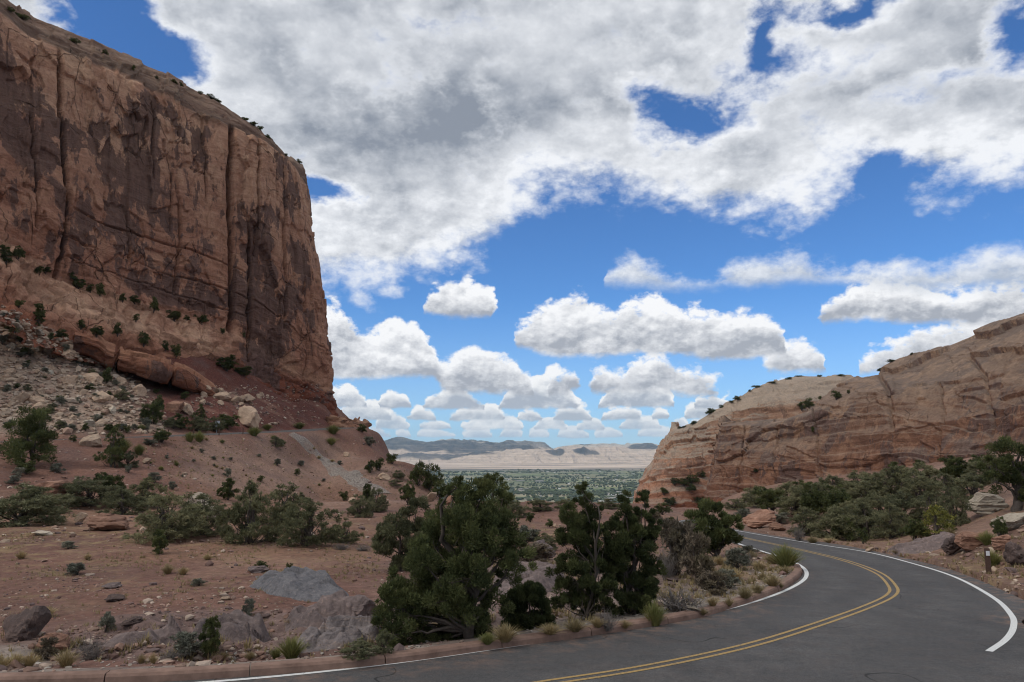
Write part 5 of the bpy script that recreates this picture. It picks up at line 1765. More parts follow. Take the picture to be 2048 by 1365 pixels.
px_tree('juniper_tree', (1178, 1240), [(1162, 980, 13, 18), (1166, 1008, 24), (1145, 1040, 28), (1188, 1035, 24), (1162, 1070, 38), (1130, 1090, 26), (1205, 1075, 22), (1165, 1115, 44), (1128, 1135, 30), (1205, 1125, 34), (1160, 1165, 40), (1205, 1175, 28), (1125, 1175, 22), (1175, 1205, 34), (1145, 1215, 24), (1205, 1215, 24), (1170, 1228, 24), (1218, 1150, 32), (1216, 1190, 28), (1120, 1205, 22), (1222, 1108, 24), (1135, 1062, 22)],
        'slender open juniper with a pointed top and a bare trunk foot', 'juniper', 0.054, 84000, 53, trunk=0.045, clump=0.32, sparse=0.22, up=0.65, twigs=2.5, shell=0.25)
px_tree('juniper_tree', (1262, 1228), [(1248, 1003, 13, 18), (1287, 1000, 15, 20), (1252, 1035, 24), (1285, 1035, 24), (1230, 1068, 28), (1268, 1075, 38), (1308, 1060, 18), (1300, 1100, 28), (1242, 1112, 38), (1282, 1140, 34), (1232, 1155, 30), (1308, 1140, 18), (1262, 1185, 38), (1290, 1205, 24), (1245, 1215, 26), (1270, 1218, 26), (1295, 1180, 26)],
        'twin-topped juniper beside the slender pointed one, nearer the bend', 'juniper', 0.054, 92000, 54, trunk=0.045, clump=0.32, sparse=0.15, stems=3, up=0.65, twigs=2.0, shell=0.25)
px_tree('juniper_tree', (1432, 1116), [(1425, 1035, 28), (1395, 1050, 24), (1452, 1052, 24), (1425, 1065, 34), (1385, 1076, 20), (1460, 1080, 18), (1420, 1092, 28), (1445, 1095, 20), (1398, 1092, 18)],
        'rounded juniper standing alone where the road goes out of sight', 'juniper', 0.13, 20000, 55, trunk=0.07, clump=0.40, sparse=0.05, stems=3, up=0.5, twigs=1.0)
px_tree('juniper_tree', (800, 1142), [(830, 1028, 26), (795, 1048, 30), (845, 1062, 32), (765, 1075, 24), (810, 1085, 38), (760, 1105, 24), (850, 1105, 28), (790, 1118, 28), (830, 1125, 24)],
        'rounded juniper behind the big kerbside juniper, at its left shoulder', 'pinyon', 0.11, 22000, 56, trunk=0.07, clump=0.40, sparse=0.08, stems=2, twigs=1.0)
px_tree('juniper_tree', (62, 935), [(55, 842, 30), (80, 850, 22), (35, 868, 26), (65, 880, 40), (90, 885, 22), (30, 900, 24), (60, 915, 34), (88, 912, 20)],
        'big dark juniper at the left edge, in front of the upper road', 'juniper', 0.22, 18000, 57, trunk=0.12, clump=0.42, stems=2)
px_tree('pinyon_tree', (2034, 1022), [(2010, 912, 30), (2050, 905, 30), (1990, 940, 26), (2030, 945, 34), (2065, 950, 30), (1985, 965, 18), (2015, 975, 22), (2060, 985, 26), (2040, 960, 26)],
        'old pinyon with a thick dark trunk at the right edge', 'juniper', 0.12, 20000, 58, trunk=0.24, clump=0.42, sparse=0.12, twigs=1.2)

G1 = 'scrub along the foot of the embankment'
for k, u, v, w_, h_, lab, cat in [
    ('oak', 40, 1052, 190, 95, 'wide olive shrub at the left edge, in front of the red boulder', 'shrub'),
    ('oak', 175, 1012, 130, 62, 'dark shrub hiding the right end of the big red boulder', 'shrub'),
    ('juniper', 215, 1005, 70, 76, 'small dark juniper rising behind the shrub beside the red boulder', 'tree'),
    ('oak', 100, 1030, 70, 46, 'small rounded shrub just below the big red boulder', 'shrub'),
    ('pinyon', 290, 1015, 90, 66, 'grey-green shrub behind the layered red rock', 'shrub'),
    ('oak', 325, 1080, 150, 100, 'broad grey-green shrub in front of the bleached rock ridge', 'shrub'),
    ('oak', 405, 1070, 120, 88, 'grey-green shrub against the right side of the bleached rock ridge', 'shrub'),
    ('juniper', 318, 1108, 46, 50, 'small dark bush at the front foot of the broad grey-green shrub', 'shrub'),
    ('pinyon', 500, 1086, 130, 128, 'tall many-stemmed pinyon in the middle of the left scrub', 'tree'),
    ('juniper', 455, 1000, 52, 46, 'compact dark green juniper left of the tall many-stemmed pinyon', 'tree'),
    ('oak', 245, 1030, 90, 60, 'shrub behind the layered red rock, left part', 'shrub'),
    ('pinyon', 560, 1050, 110, 88, 'pinyon just right of the tall many-stemmed one', 'tree'),
    ('pinyon', 615, 1092, 125, 104, 'open pinyon with leaning dark stems, right end of the left scrub', 'tree'),
    ('pinyon', 688, 1086, 70, 54, 'small loose pinyon standing alone on the red flat', 'tree'),
    ('oak', 722, 1034, 62, 46, 'dark rounded shrub at the foot of the gravel chute', 'shrub'),
    ('oak', 752, 1024, 52, 52, 'shrub next to the one at the foot of the gravel chute', 'shrub'),
    ('juniper', 735, 1004, 32, 34, 'small juniper just above the chute-foot shrubs', 'tree'),
    ('dark', 688, 1002, 24, 18, 'tiny dark shrub left of the chute foot', 'shrub'),
    ('juniper', 815, 1010, 46, 52, 'juniper at the right end of the embankment slope', 'tree'),
    ('dark', 862, 985, 44, 56, 'dark juniper on the skyline where the embankment ends', 'tree'),
    ('dark', 836, 972, 38, 46, 'dark juniper just left of the one where the embankment ends', 'tree'),
    ('dark', 880, 1000, 40, 36, 'low dark shrub at the lower end of the embankment skyline', 'shrub'),
    ('dark', 900, 985, 30, 30, 'small shrub against the valley, right of the embankment', 'shrub'),
]:
    plant(k, u, v, w_, h_, lab, cat, G1)

G2 = 'shrubs on the embankment below the upper road'
for k, u, v, w_, h_, lab, cat in [
    ('tall', 222, 934, 58, 78, 'cone-shaped dark juniper on the bank left of the pale boulder slope', 'tree'),
    ('rabbit', 245, 905, 36, 34, 'yellow-green bush right behind the cone-shaped juniper', 'shrub'),
    ('rabbit', 278, 910, 30, 26, 'yellow-green bush lower right of the cone-shaped juniper', 'shrub'),
    ('oak', 255, 935, 38, 34, 'grey-green bush at the foot of the cone-shaped juniper', 'shrub'),
    ('juniper', 324, 886, 48, 32, 'dark green rounded bush at the edge of the upper road', 'shrub'),
    ('rabbit', 379, 884, 26, 24, 'yellow-green bush of a touching pair by the upper road, left one', 'shrub'),
    ('rabbit', 398, 884, 28, 26, 'yellow-green bush of a touching pair by the upper road, right one', 'shrub'),
    ('rabbit', 508, 872, 34, 22, 'yellow-green bush by the upper road right of the signpost', 'shrub'),
    ('oak', 552, 894, 30, 24, 'grey-green round bush below the road, left of the gravel chute', 'shrub'),
    ('rabbit', 534, 860, 26, 14, 'small yellow-green bush across the upper road under the red slope', 'shrub'),
    ('rabbit', 598, 858, 30, 16, 'yellow-green bush across the upper road under the end of the wall', 'shrub'),
    ('rabbit', 666, 868, 36, 22, 'largest yellow-green bush above the chute at the road edge', 'shrub'),
    ('rabbit', 662, 890, 28, 18, 'yellow-green bush right of the gravel chute', 'shrub'),
    ('dark', 724, 866, 20, 18, 'dark shrub at the top corner of the embankment skyline', 'shrub'),
    ('sage', 738, 892, 26, 18, 'grey shrub on the steep end of the embankment', 'shrub'),
    ('dark', 783, 928, 28, 20, 'dark shrub on the embankment skyline, halfway down', 'shrub'),
    ('dark', 740, 946, 24, 24, 'dark shrub of a pair right of the chute, left one', 'shrub'),
    ('dark', 758, 942, 24, 24, 'dark shrub of a pair right of the chute, right one', 'shrub'),
    ('oak', 796, 956, 28, 16, 'low shrub below the skyline shrub halfway down', 'shrub'),
    ('oak', 790, 972, 30, 14, 'low green shrub near the pale rock on the slope', 'shrub'),
    ('sage', 308, 966, 30, 20, 'grey-green bush in the middle of the bare slope', 'shrub'),
    ('sage', 344, 980, 18, 16, 'small grey-green bush lower right of the mid-slope bush', 'shrub'),
    ('sage', 456, 954, 20, 18, 'grey bush on the bare slope above the scrub', 'shrub'),
    ('dark', 521, 964, 16, 12, 'little dark bush on the bare slope above the tall pinyon', 'shrub'),
    ('dark', 594, 952, 14, 14, 'little dark bush left of the chute on the lower slope', 'shrub'),
    ('sage', 555, 932, 18, 14, 'grey bush left of the chute on the upper slope', 'shrub'),
    ('sage', 602, 932, 16, 10, 'small grey bush close to the chute, mid slope', 'shrub'),
    ('dark', 52, 948, 46, 24, 'low dark bush under the big juniper at the left edge', 'shrub'),
    ('sage', 38, 952, 26, 16, 'pale grey bush beside the low dark bush at the left edge', 'shrub'),
    ('sage', 28, 968, 30, 16, 'grey bush left of the big red boulder', 'shrub'),
    ('sage', 112, 946, 30, 20, 'blue-grey bush above the big red boulder', 'shrub'),
    ('sage', 258, 946, 16, 16, 'small pale bush below the cone-shaped juniper', 'shrub'),
    ('sage', 300, 892, 30, 14, 'grey bush below the dark rounded roadside bush', 'shrub'),
    ('dark', 146, 884, 14, 14, 'tiny dark bush at the upper road beside the tan boulder', 'shrub'),
]:
    plant(k, u, v, w_, h_, lab, cat, G2)

G3 = 'junipers at the roadside under the red slope'
for k, u, v, w_, h_, lab, cat in [
    ('juniper', 305, 848, 56, 58, 'dark juniper clump at the foot of the pale boulder slope', 'tree'),
    ('tall', 316, 826, 26, 38, 'narrow juniper rising from the dark clump under the slope', 'tree'),
    ('oak', 345, 856, 46, 26, 'green shrub right of the dark juniper clump', 'shrub'),
    ('juniper', 362, 858, 34, 30, 'small juniper in the roadside thicket, left half', 'tree'),
    ('oak', 395, 862, 52, 32, 'broad shrub in the middle of the roadside thicket', 'shrub'),
    ('tall', 400, 848, 26, 40, 'taller juniper in the middle of the roadside thicket', 'tree'),
    ('oak', 428, 862, 40, 30, 'green shrub in the roadside thicket left of the pale block', 'shrub'),
    ('juniper', 455, 858, 44, 34, 'dark shrub in front of the pale square block', 'shrub'),
    ('juniper', 222, 866, 30, 22, 'small dark shrub left of centre on the upper roadside', 'shrub'),
    ('dark', 254, 866, 18, 14, 'small round shrub between two roadside shrubs', 'shrub'),
    ('dark', 170, 862, 16, 16, 'little dark shrub above the tan roadside boulder', 'shrub'),
    ('sage', 140, 862, 20, 14, 'grey roadside shrub above the tan boulder', 'shrub'),
    ('rabbit', 282, 862, 20, 16, 'pale yellow-green shrub at the foot of the dark juniper clump', 'shrub'),
    ('oak', 245, 800, 30, 24, 'shrub on the edge between pale boulders and red slope', 'shrub'),
    ('dark', 212, 768, 26, 34, 'shrub below the left end of the overhanging ledge', 'shrub'),
    ('juniper', 452, 742, 48, 36, 'dark juniper spread against the foot of the wall, left of two', 'tree'),
    ('juniper', 486, 752, 40, 22, 'dark juniper spread against the foot of the wall, right of two', 'tree'),
    ('dark', 369, 800, 18, 16, 'small shrub on the deep red slope', 'shrub'),
    ('dark', 312, 788, 16, 10, 'tiny shrub near the top of the deep red slope', 'shrub'),
]:
    plant(k, u, v, w_, h_, lab, cat, G3)

G4 = 'junipers on the benches of the great wall'
for u, v, w_, h_, lab in [
    (8, 514, 30, 26, 'juniper highest on the bench at the left edge'), (36, 520, 28, 30, 'juniper just right of the highest bench juniper'), (12, 528, 26, 22, 'juniper just below the highest bench juniper'),
    (90, 548, 34, 18, 'low juniper on the bench right of the left-edge group'), (78, 550, 20, 18, 'small juniper left of the low bench juniper'), (140, 558, 16, 18, 'little bush on the bench near the tall left joint'),
    (155, 578, 32, 26, 'bushy juniper below the foot of the tall left joint'), (180, 586, 16, 18, 'little juniper left of the conical bench juniper'), (200, 593, 26, 26, 'conical dark juniper on the bench'),
    (244, 604, 18, 18, 'round pale green juniper on the bench'), (268, 608, 24, 18, 'round dark juniper beside the pale green one'), (309, 624, 22, 32, 'upright juniper in the middle of the bench'),
    (347, 642, 32, 26, 'wide juniper on the bench right of the upright one'), (374, 642, 14, 12, 'small juniper between two wide bench juniper'), (402, 648, 30, 22, 'last dark juniper at the right end of the bench'),
    (76, 646, 36, 38, 'large juniper at the top of the pale boulder slope'), (37, 616, 24, 16, 'small bush above the large slope juniper'), (162, 660, 18, 20, 'bush above the left end of the ledge'),
    (192, 674, 34, 24, 'dark juniper on top of the ledge'), (234, 672, 20, 28, 'upright juniper on top of the ledge'), (287, 694, 24, 30, 'juniper against the pale rock above the ledge'),
    (330, 704, 14, 24, 'narrow juniper above the ledge'), (352, 716, 26, 26, 'juniper at the right end above the ledge'), (122, 678, 26, 20, 'juniper left of the ledge end'),
    (272, 644, 14, 16, 'tiny bush on the pale rock between bench and ledge'), (486, 676, 10, 14, 'tiny bush beside the deep joint near the foot'), (445, 668, 12, 12, 'tiny bush left of the deep joint near the foot')]:
    plant('dark' if w_ < 28 else 'juniper', u, v, w_, h_, lab, 'shrub', G4)

G5 = 'small trees on the rim of the great wall'
for u, v, w_, h_, lab in [
    (42, 36, 40, 18, 'scrub at the top left corner on the wall rim'), (20, 22, 26, 12, 'scrub nearest the left edge on the wall rim'), (148, 84, 20, 12, 'round bush on the rim, first from the left after the corner scrub'), (210, 106, 12, 16, 'small windblown tree leaning on the wall rim'),
    (266, 138, 12, 14, 'small tree on the rim right of the windblown one'), (313, 156, 12, 8, 'low bush on the rim before the middle bushes'), (349, 164, 16, 12, 'bush in the middle of the rim'), (362, 170, 14, 8, 'bush touching the middle rim bush'),
    (400, 186, 14, 10, 'bush on the rim left of the pale rock knob'), (420, 196, 20, 12, 'bush on the rim at the pale rock knob'), (435, 202, 14, 8, 'bush on the rim just right of the pale knob'), (490, 224, 16, 10, 'bush on the rim above the deep joint'),
    (506, 234, 16, 12, 'bush on the rim just right of the deep joint'), (520, 246, 16, 12, 'bush on the steepening rim'), (536, 262, 14, 10, 'bush lower on the steepening rim'), (572, 298, 12, 8, 'bush near the end of the rim'), (598, 318, 14, 10, 'bush at the very end of the rim')]:
    plant('dark', u, v + 2, w_ * _rp.uniform(0.7, 1.3), h_ * _rp.uniform(0.7, 1.2), lab, 'shrub', G5, sink=0.25)

# =================================================================== right-hand scrub
G6 = 'scrub on the slope right of the road'
for k, u, v, w_, h_, lab, cat in [
    ('juniper', 1540, 1024, 78, 62, 'leftmost green tree of the right scrub, above the red cut bank', 'tree'),
    ('oak', 1590, 1030, 84, 64, 'second green tree of the right scrub from the left', 'tree'),
    ('juniper', 1632, 1040, 80, 78, 'dark tree behind the front bushes, above the brown cut', 'tree'),
    ('oak', 1615, 1072, 78, 62, 'bush overhanging the brown cut bank', 'shrub'),
    ('juniper', 1680, 1040, 84, 76, 'dark crown in the middle of the right scrub, back row', 'tree'),
    ('oak', 1672, 1080, 92, 78, 'front bush of the right scrub, second from the cut bank', 'shrub'),
    ('oak', 1735, 1078, 112, 84, 'broad low tree in the front middle of the right scrub', 'tree'),
    ('oak', 1785, 1076, 88, 74, 'grey-green tree right of the broad low one', 'tree'),
    ('oak', 1740, 1010, 110, 60, 'broad olive tree behind the front row, under the wall', 'tree'),
    ('pinyon', 1790, 1000, 84, 76, 'dark pinyon with visible trunk in the back row', 'tree'),
    ('oak', 1845, 1008, 92, 70, 'olive tree in the back row right of the dark pinyon', 'tree'),
    ('oak', 1700, 1062, 90, 70, 'bush filling the right scrub behind the broad low tree', 'shrub'),
    ('oak', 1640, 1012, 90, 50, 'olive bush under the wall behind the dark tree of the right scrub', 'shrub'),
    ('oak', 1800, 1048, 90, 70, 'bush between the front row and the yellowing bush', 'shrub'),
    ('oak', 1760, 1046, 96, 66, 'bush in the thick middle of the right scrub', 'shrub'),
    ('oak', 1860, 1040, 80, 60, 'bush just behind the yellowing bush', 'shrub'),
    ('juniper', 1795, 962, 60, 40, 'dark tree highest against the wall, middle', 'tree'),
    ('juniper', 1925, 968, 96, 74, 'large dark tree against the wall, second from the right edge', 'tree'),
    ('oak', 1895, 990, 80, 50, 'olive bush below the large dark tree by the wall', 'shrub'),
    ('oak', 1950, 1000, 90, 60, 'grey-green bush left of the old pinyon', 'shrub'),
    ('yellow', 1872, 1072, 70, 62, 'yellowing bush among the dark green ones', 'shrub'),
    ('juniper', 1830, 1082, 62, 50, 'dark round bush at the front, left below the yellowing bush', 'shrub'),
    ('oak', 1912, 1052, 66, 82, 'grey-green tree between the yellowing bush and the pale slab rock', 'tree'),
    ('dark', 1690, 1082, 40, 46, 'dark bush reaching the road verge, larger of two', 'shrub'),
    ('dark', 1727, 1088, 26, 30, 'dark bush reaching the road verge, smaller of two', 'shrub'),
    ('juniper', 2000, 1078, 36, 44, 'small dark juniper on the rocky bank', 'tree'),
    ('juniper', 2052, 968, 60, 50, 'dark tree behind the old pinyon', 'tree'),
    ('oak', 1470, 1020, 50, 24, 'low bush under the buttress, first of the row at the wall foot', 'shrub'),
    ('oak', 1520, 1016, 84, 50, 'bush at the wall foot, left end of the row under the red panel', 'shrub'),
    ('oak', 1572, 1012, 90, 54, 'bush at the wall foot directly under the red panel', 'shrub'),
    ('juniper', 1622, 1004, 86, 56, 'dark bush at the wall foot right of the red panel', 'shrub'),
    ('oak', 1672, 1000, 96, 56, 'bush at the wall foot behind the dark crown of the back row', 'shrub'),
    ('oak', 1722, 994, 96, 56, 'bush at the wall foot left of the highest dark tree', 'shrub'),
    ('oak', 1768, 990, 90, 54, 'bush at the wall foot just under the highest dark tree', 'shrub'),
    ('oak', 1850, 976, 96, 54, 'bush at the wall foot right of the highest dark tree', 'shrub'),
    ('oak', 1985, 962, 90, 60, 'bush at the wall foot between the large dark tree and the old pinyon', 'shrub'),
    ('sage', 1560, 1046, 40, 20, 'grey bush on top of the brown cut bank', 'shrub'),
    ('dark', 1840, 934, 30, 14, 'low scrub at the foot of the wall, right', 'shrub'),
    ('oak', 1500, 1008, 40, 22, 'shrub at the foot of the square buttress', 'shrub'),
    ('sage', 1492, 1044, 40, 26, 'grey bush on the red cut above the far road', 'shrub'),
    ('rabbit', 1975, 1090, 40, 32, 'pale green brush in front of the split dark boulder', 'shrub'),
    ('rabbit', 1985, 1132, 48, 36, 'yellow-green brush around the marker post', 'shrub'),
    ('bare', 1598, 1082, 30, 44, 'leafless grey shrub at the road edge by the brown cut', 'shrub'),
    ('straw', 1625, 1086, 34, 16, 'dry grass clump at the far verge, left', 'grass'),
    ('straw', 1660, 1086, 40, 12, 'dry grass clump at the far verge under the dark bush', 'grass'),
    ('straw', 1900, 1072, 28, 20, 'dry grass clump above the split dark boulder', 'grass'),
    ('straw', 1795, 1108, 26, 12, 'dry grass clump on the verge, middle of the outer curve', 'grass'),
]:
    plant(k, u, v, w_, h_, lab, cat, G6)

G7 = 'shrubs growing on the right-hand slickrock'
for u, v, w_, h_ in [(1352, 856, 12, 8), (1372, 848, 14, 8), (1392, 838, 14, 8), (1415, 826, 22, 16), (1424, 818, 14, 12), (1440, 806, 14, 10), (1462, 792, 16, 8), (1480, 782, 14, 8), (1500, 770, 16, 8), (1520, 762, 18, 7), (1545, 756, 18, 7), (1570, 752, 16, 6), (1600, 750, 16, 6), (1640, 750, 16, 6), (1680, 752, 16, 6),
                     (1756, 720, 18, 8), (1780, 714, 22, 10), (1816, 700, 8, 6)]:
    plant('dark', u + _rp.uniform(-9, 9), v + 1, w_ * _rp.uniform(0.4, 1.35), h_ * _rp.uniform(0.5, 1.1), 'tiny dark shrub on the skyline of the right-hand slickrock', 'shrub', G7, sink=0.3)
for u, v, w_, h_, lab in [(1604, 822, 18, 18, 'dark juniper in the alcove, left of a pair'), (1618, 818, 22, 22, 'dark juniper in the alcove, right of a pair'), (1673, 800, 22, 18, 'juniper higher up right of the alcove'), (1640, 800, 10, 8, 'tiny juniper between the alcove pair and the higher one'), (1697, 788, 8, 8, 'tiny shrub above the alcove to the right'),
                          (1627, 866, 12, 12, 'lone juniper below the alcove'), (1512, 946, 12, 9, 'shrub on the red panel of the wall'), (1707, 960, 14, 14, 'shrub at the wall foot above the scrub, left'), (1735, 960, 12, 12, 'shrub at the wall foot above the scrub, right'),
                          (1350, 970, 22, 14, 'shrub at the left end of the slickrock foot'), (1368, 972, 22, 14, 'second shrub along the slickrock foot'), (1384, 968, 26, 18, 'third shrub along the slickrock foot'), (1402, 956, 20, 14, 'shrub against the square buttress'), (1384, 984, 28, 16, 'shrub below the foot shrubs of the slickrock'), (1328, 990, 20, 14, 'shrub at the lowest left of the slickrock'), (1340, 1012, 30, 16, 'shrub under the slickrock by the valley'), (1400, 1008, 40, 14, 'low shrubs under the slickrock above the far bend')]:
    plant('dark', u, v, w_, h_, lab, 'shrub', G7)

# =================================================================== inside of the bend: brush, grass, bare twigs
G8 = 'brush and grass on the inside of the bend'
for k, u, v, w_, h_, lab, cat in [
    ('rabbit', 1572, 1136, 72, 52, 'feathery green brush overhanging the road at the tip of the bend', 'shrub'),
    ('rabbit', 1310, 1252, 50, 56, 'feathery green brush near the kerb below the twin-topped juniper', 'shrub'),
    ('brown', 1350, 1150, 90, 110, 'tall brown bush right of the twin-topped juniper', 'shrub'),
    ('brown', 1395, 1165, 80, 96, 'brown bush between the twin-topped juniper and the bend', 'shrub'),
    ('bare', 1360, 1222, 120, 60, 'low tangle of leafless grey twigs near the kerb', 'shrub'),
    ('bare', 1215, 1258, 50, 46, 'leafless grey bush at the foot of the slender juniper', 'shrub'),
    ('bare', 1335, 1160, 46, 80, 'leafless pale sapling in front of the tall brown bush', 'shrub'),
    ('juniper', 1268, 1230, 60, 50, 'low dark juniper bush at the foot of the twin-topped juniper', 'shrub'),
    ('sage', 1475, 1140, 56, 40, 'grey sagebrush on the bank inside the bend', 'shrub'),
    ('sage', 1455, 1178, 50, 36, 'grey sagebrush lower on the bank inside the bend', 'shrub'),
    ('bare', 1492, 1132, 50, 36, 'dead dark twigs above the bank inside the bend', 'shrub'),
    ('brown', 1425, 1190, 70, 46, 'brown brush on the bank inside the bend', 'shrub'),
    ('brown', 1345, 1080, 60, 40, 'grey-brown brush left of the lone rounded juniper', 'shrub'),
    ('sage', 1500, 1110, 36, 18, 'grey-green low brush near the far inner edge line', 'shrub'),
    ('straw', 1545, 1172, 50, 26, 'golden grass clump near the tip of the kerb', 'grass'),
    ('straw', 1525, 1160, 30, 18, 'golden grass clump above the widest one at the tip', 'grass'),
    ('straw', 1490, 1196, 46, 26, 'golden grass clump halfway along the curved kerb', 'grass'),
    ('straw', 1458, 1212, 26, 22, 'round golden grass tuft by the kerb', 'grass'),
    ('straw', 1425, 1212, 34, 22, 'orange grass clump left of the round golden tuft', 'grass'),
    ('straw', 1570, 1148, 34, 20, 'golden grass under the feathery brush at the tip', 'grass'),
    ('straw', 1505, 1118, 28, 20, 'orange grass beside the far inner edge line', 'grass'),
    ('straw', 1440, 1130, 40, 22, 'dry grass above the sagebrush inside the bend', 'grass'),
    ('straw', 1515, 1186, 40, 22, 'golden grass clump just right of the halfway one on the curved kerb', 'grass'),
    ('straw', 1470, 1160, 44, 24, 'straw clump among the sagebrush inside the bend', 'grass'),
    ('straw', 1520, 1140, 40, 22, 'straw clump above the gravel near the tip of the bend', 'grass'),
    ('straw', 1545, 1128, 40, 24, 'straw clump left of the feathery brush at the tip', 'grass'),
    ('straw', 1405, 1230, 30, 16, 'short straw tuft in the gravel beside the flat tan stone', 'grass'),
    ('straw', 1562, 1176, 16, 12, 'small pale tuft in the gravel by the kerb tip', 'grass'),
    ('straw', 1010, 1282, 70, 40, 'greyish dry brush between the large juniper and the kerb', 'grass'),
    ('rabbit', 975, 1288, 40, 24, 'yellow-green brush at the trunk of the large juniper', 'shrub'),
    ('straw', 1100, 1268, 60, 24, 'long dry grass by the kerb right of the low bushy juniper', 'grass'),
    ('straw', 1150, 1262, 60, 28, 'long dry grass by the kerb below the slender juniper', 'grass'),
    ('straw', 1195, 1254, 40, 24, 'dry grass by the kerb right of the slender juniper', 'grass'),
    ('straw', 1250, 1256, 34, 18, 'orange dry grass at the kerb below the low dark juniper bush', 'grass'),
    ('rabbit', 583, 1318, 66, 48, 'light green brush in front of the pale purple rocks', 'shrub'),
    ('rabbit', 552, 1318, 30, 24, 'small light green brush at the left of the larger one', 'shrub'),
    ('oak', 722, 1312, 84, 30, 'low green leafy growth by the kerb left of the large juniper', 'shrub'),
    ('oak', 768, 1306, 40, 44, 'green leafy shoots at the left skirt of the large juniper', 'shrub'),
    ('juniper', 418, 1316, 62, 84, 'upright dark bush by the kerb on the left', 'shrub'),
    ('sage', 372, 1316, 72, 46, 'grey sagebrush left of the upright dark bush', 'shrub'),
    ('bare', 345, 1318, 60, 24, 'dead grey twigs under the sagebrush', 'shrub'),
    ('straw', 445, 1318, 34, 16, 'greenish grass right of the upright dark bush', 'grass'),
    ('straw', 500, 1318, 28, 16, 'greenish grass before the small light green brush', 'grass'),
    ('straw', 132, 1334, 54, 40, 'big round straw tuft by the left kerb', 'grass'),
    ('straw', 58, 1334, 40, 32, 'straw tuft right of the left corner', 'grass'),
    ('straw', 30, 1336, 40, 34, 'pale straw tuft near the left corner', 'grass'),
    ('straw', 0, 1340, 44, 34, 'straw tuft cut by the left edge', 'grass'),
    ('straw', 282, 1328, 22, 24, 'small pale tuft left of two by the kerb', 'grass'),
    ('straw', 306, 1328, 22, 24, 'small pale tuft right of two by the kerb', 'grass'),
    ('straw', 92, 1234, 46, 24, 'golden grass right of the dark round boulder', 'grass'),
    ('sage', 210, 1264, 36, 36, 'green-grey sprig above the dead branch', 'shrub'),
    ('bare', 180, 1320, 60, 60, 'bleached dead branch lying by the kerb', 'shrub'),
    ('brown', 92, 1318, 50, 40, 'brown brush between the boulder and the round straw tuft', 'shrub'),
    ('sage', 156, 1150, 44, 24, 'grey bush on the red flat, far left', 'shrub'),
    ('sage', 398, 1172, 30, 14, 'grey tuft on the red flat, centre left', 'shrub'),
    ('sage', 135, 1098, 32, 14, 'pale grey tuft below the layered red rock', 'shrub'),
    ('straw', 42, 1118, 30, 20, 'golden tuft near the left edge of the red flat', 'grass'),
    ('straw', 175, 1120, 20, 16, 'small golden tuft on the red flat', 'grass'),
    ('straw', 335, 1148, 34, 24, 'golden tuft pair on the red flat, left one', 'grass'),
    ('straw', 366, 1150, 30, 20, 'golden tuft pair on the red flat, right one', 'grass'),
    ('straw', 415, 1120, 26, 14, 'golden tuft in front of the scrub', 'grass'),
    ('dark', 523, 1140, 34, 16, 'dark sprig behind the grey slab', 'shrub'),
    ('dark', 578, 1148, 16, 20, 'dark upright sprig at the top edge of the grey slab', 'shrub'),
    ('bare', 685, 1100, 40, 18, 'grey low bush on the flat near the lone pinyon', 'shrub'),
    ('bare', 725, 1102, 36, 16, 'second grey low bush right of the lone pinyon', 'shrub'),
    ('sage', 497, 1235, 26, 34, 'grey sprig between the soil and the purple rocks', 'shrub'),
    ('straw', 580, 1250, 26, 16, 'yellowish cushion plant among the purple rocks', 'grass'),
    ('straw', 660, 1222, 18, 12, 'yellow tuft at the foot of the grey slab', 'grass'),
]:
    plant(k, u, v, w_, h_, lab, cat, G8)

G9 = 'bushes in the gully behind the kerbside trees'
for k, u, v, w_, h_, lab, cat in [
    ('oak', 1035, 1035, 60, 34, 'bush on the low ridge right of the big juniper top', 'shrub'),
    ('oak', 1080, 1022, 56, 26, 'bush on the low ridge, middle', 'shrub'),
    ('oak', 1130, 1018, 46, 22, 'bush on the low ridge left of the pointed juniper top', 'shrub'),
    ('oak', 1215, 1018, 50, 22, 'bush on the low ridge between the two juniper tops', 'shrub'),
    ('dark', 1060, 1045, 24, 18, 'dark round bush on the red slope behind the gap', 'shrub'),
    ('dark', 1100, 1055, 20, 16, 'small dark bush on the red slope behind the gap', 'shrub'),
    ('sage', 1050, 1090, 60, 36, 'grey bush in the gully behind the gap', 'shrub'),
    ('oak', 1090, 1100, 56, 36, 'green bush in the gully behind the gap', 'shrub'),
    ('brown', 1060, 1125, 90, 40, 'brown brush low in the gully behind the gap', 'shrub'),
    ('oak', 1010, 1018, 50, 40, 'bush hiding behind the right side of the big juniper top', 'shrub'),
    ('dark', 1325, 1030, 34, 24, 'dark bush left of the far bend', 'shrub'),
    ('dark', 1340, 1052, 26, 16, 'small dark bush below the far bend', 'shrub'),
    ('brown', 1310, 1046, 44, 22, 'brown brush left of the far bend', 'shrub'),
]:
    plant(k, u, v, w_, h_, lab, cat, G9)

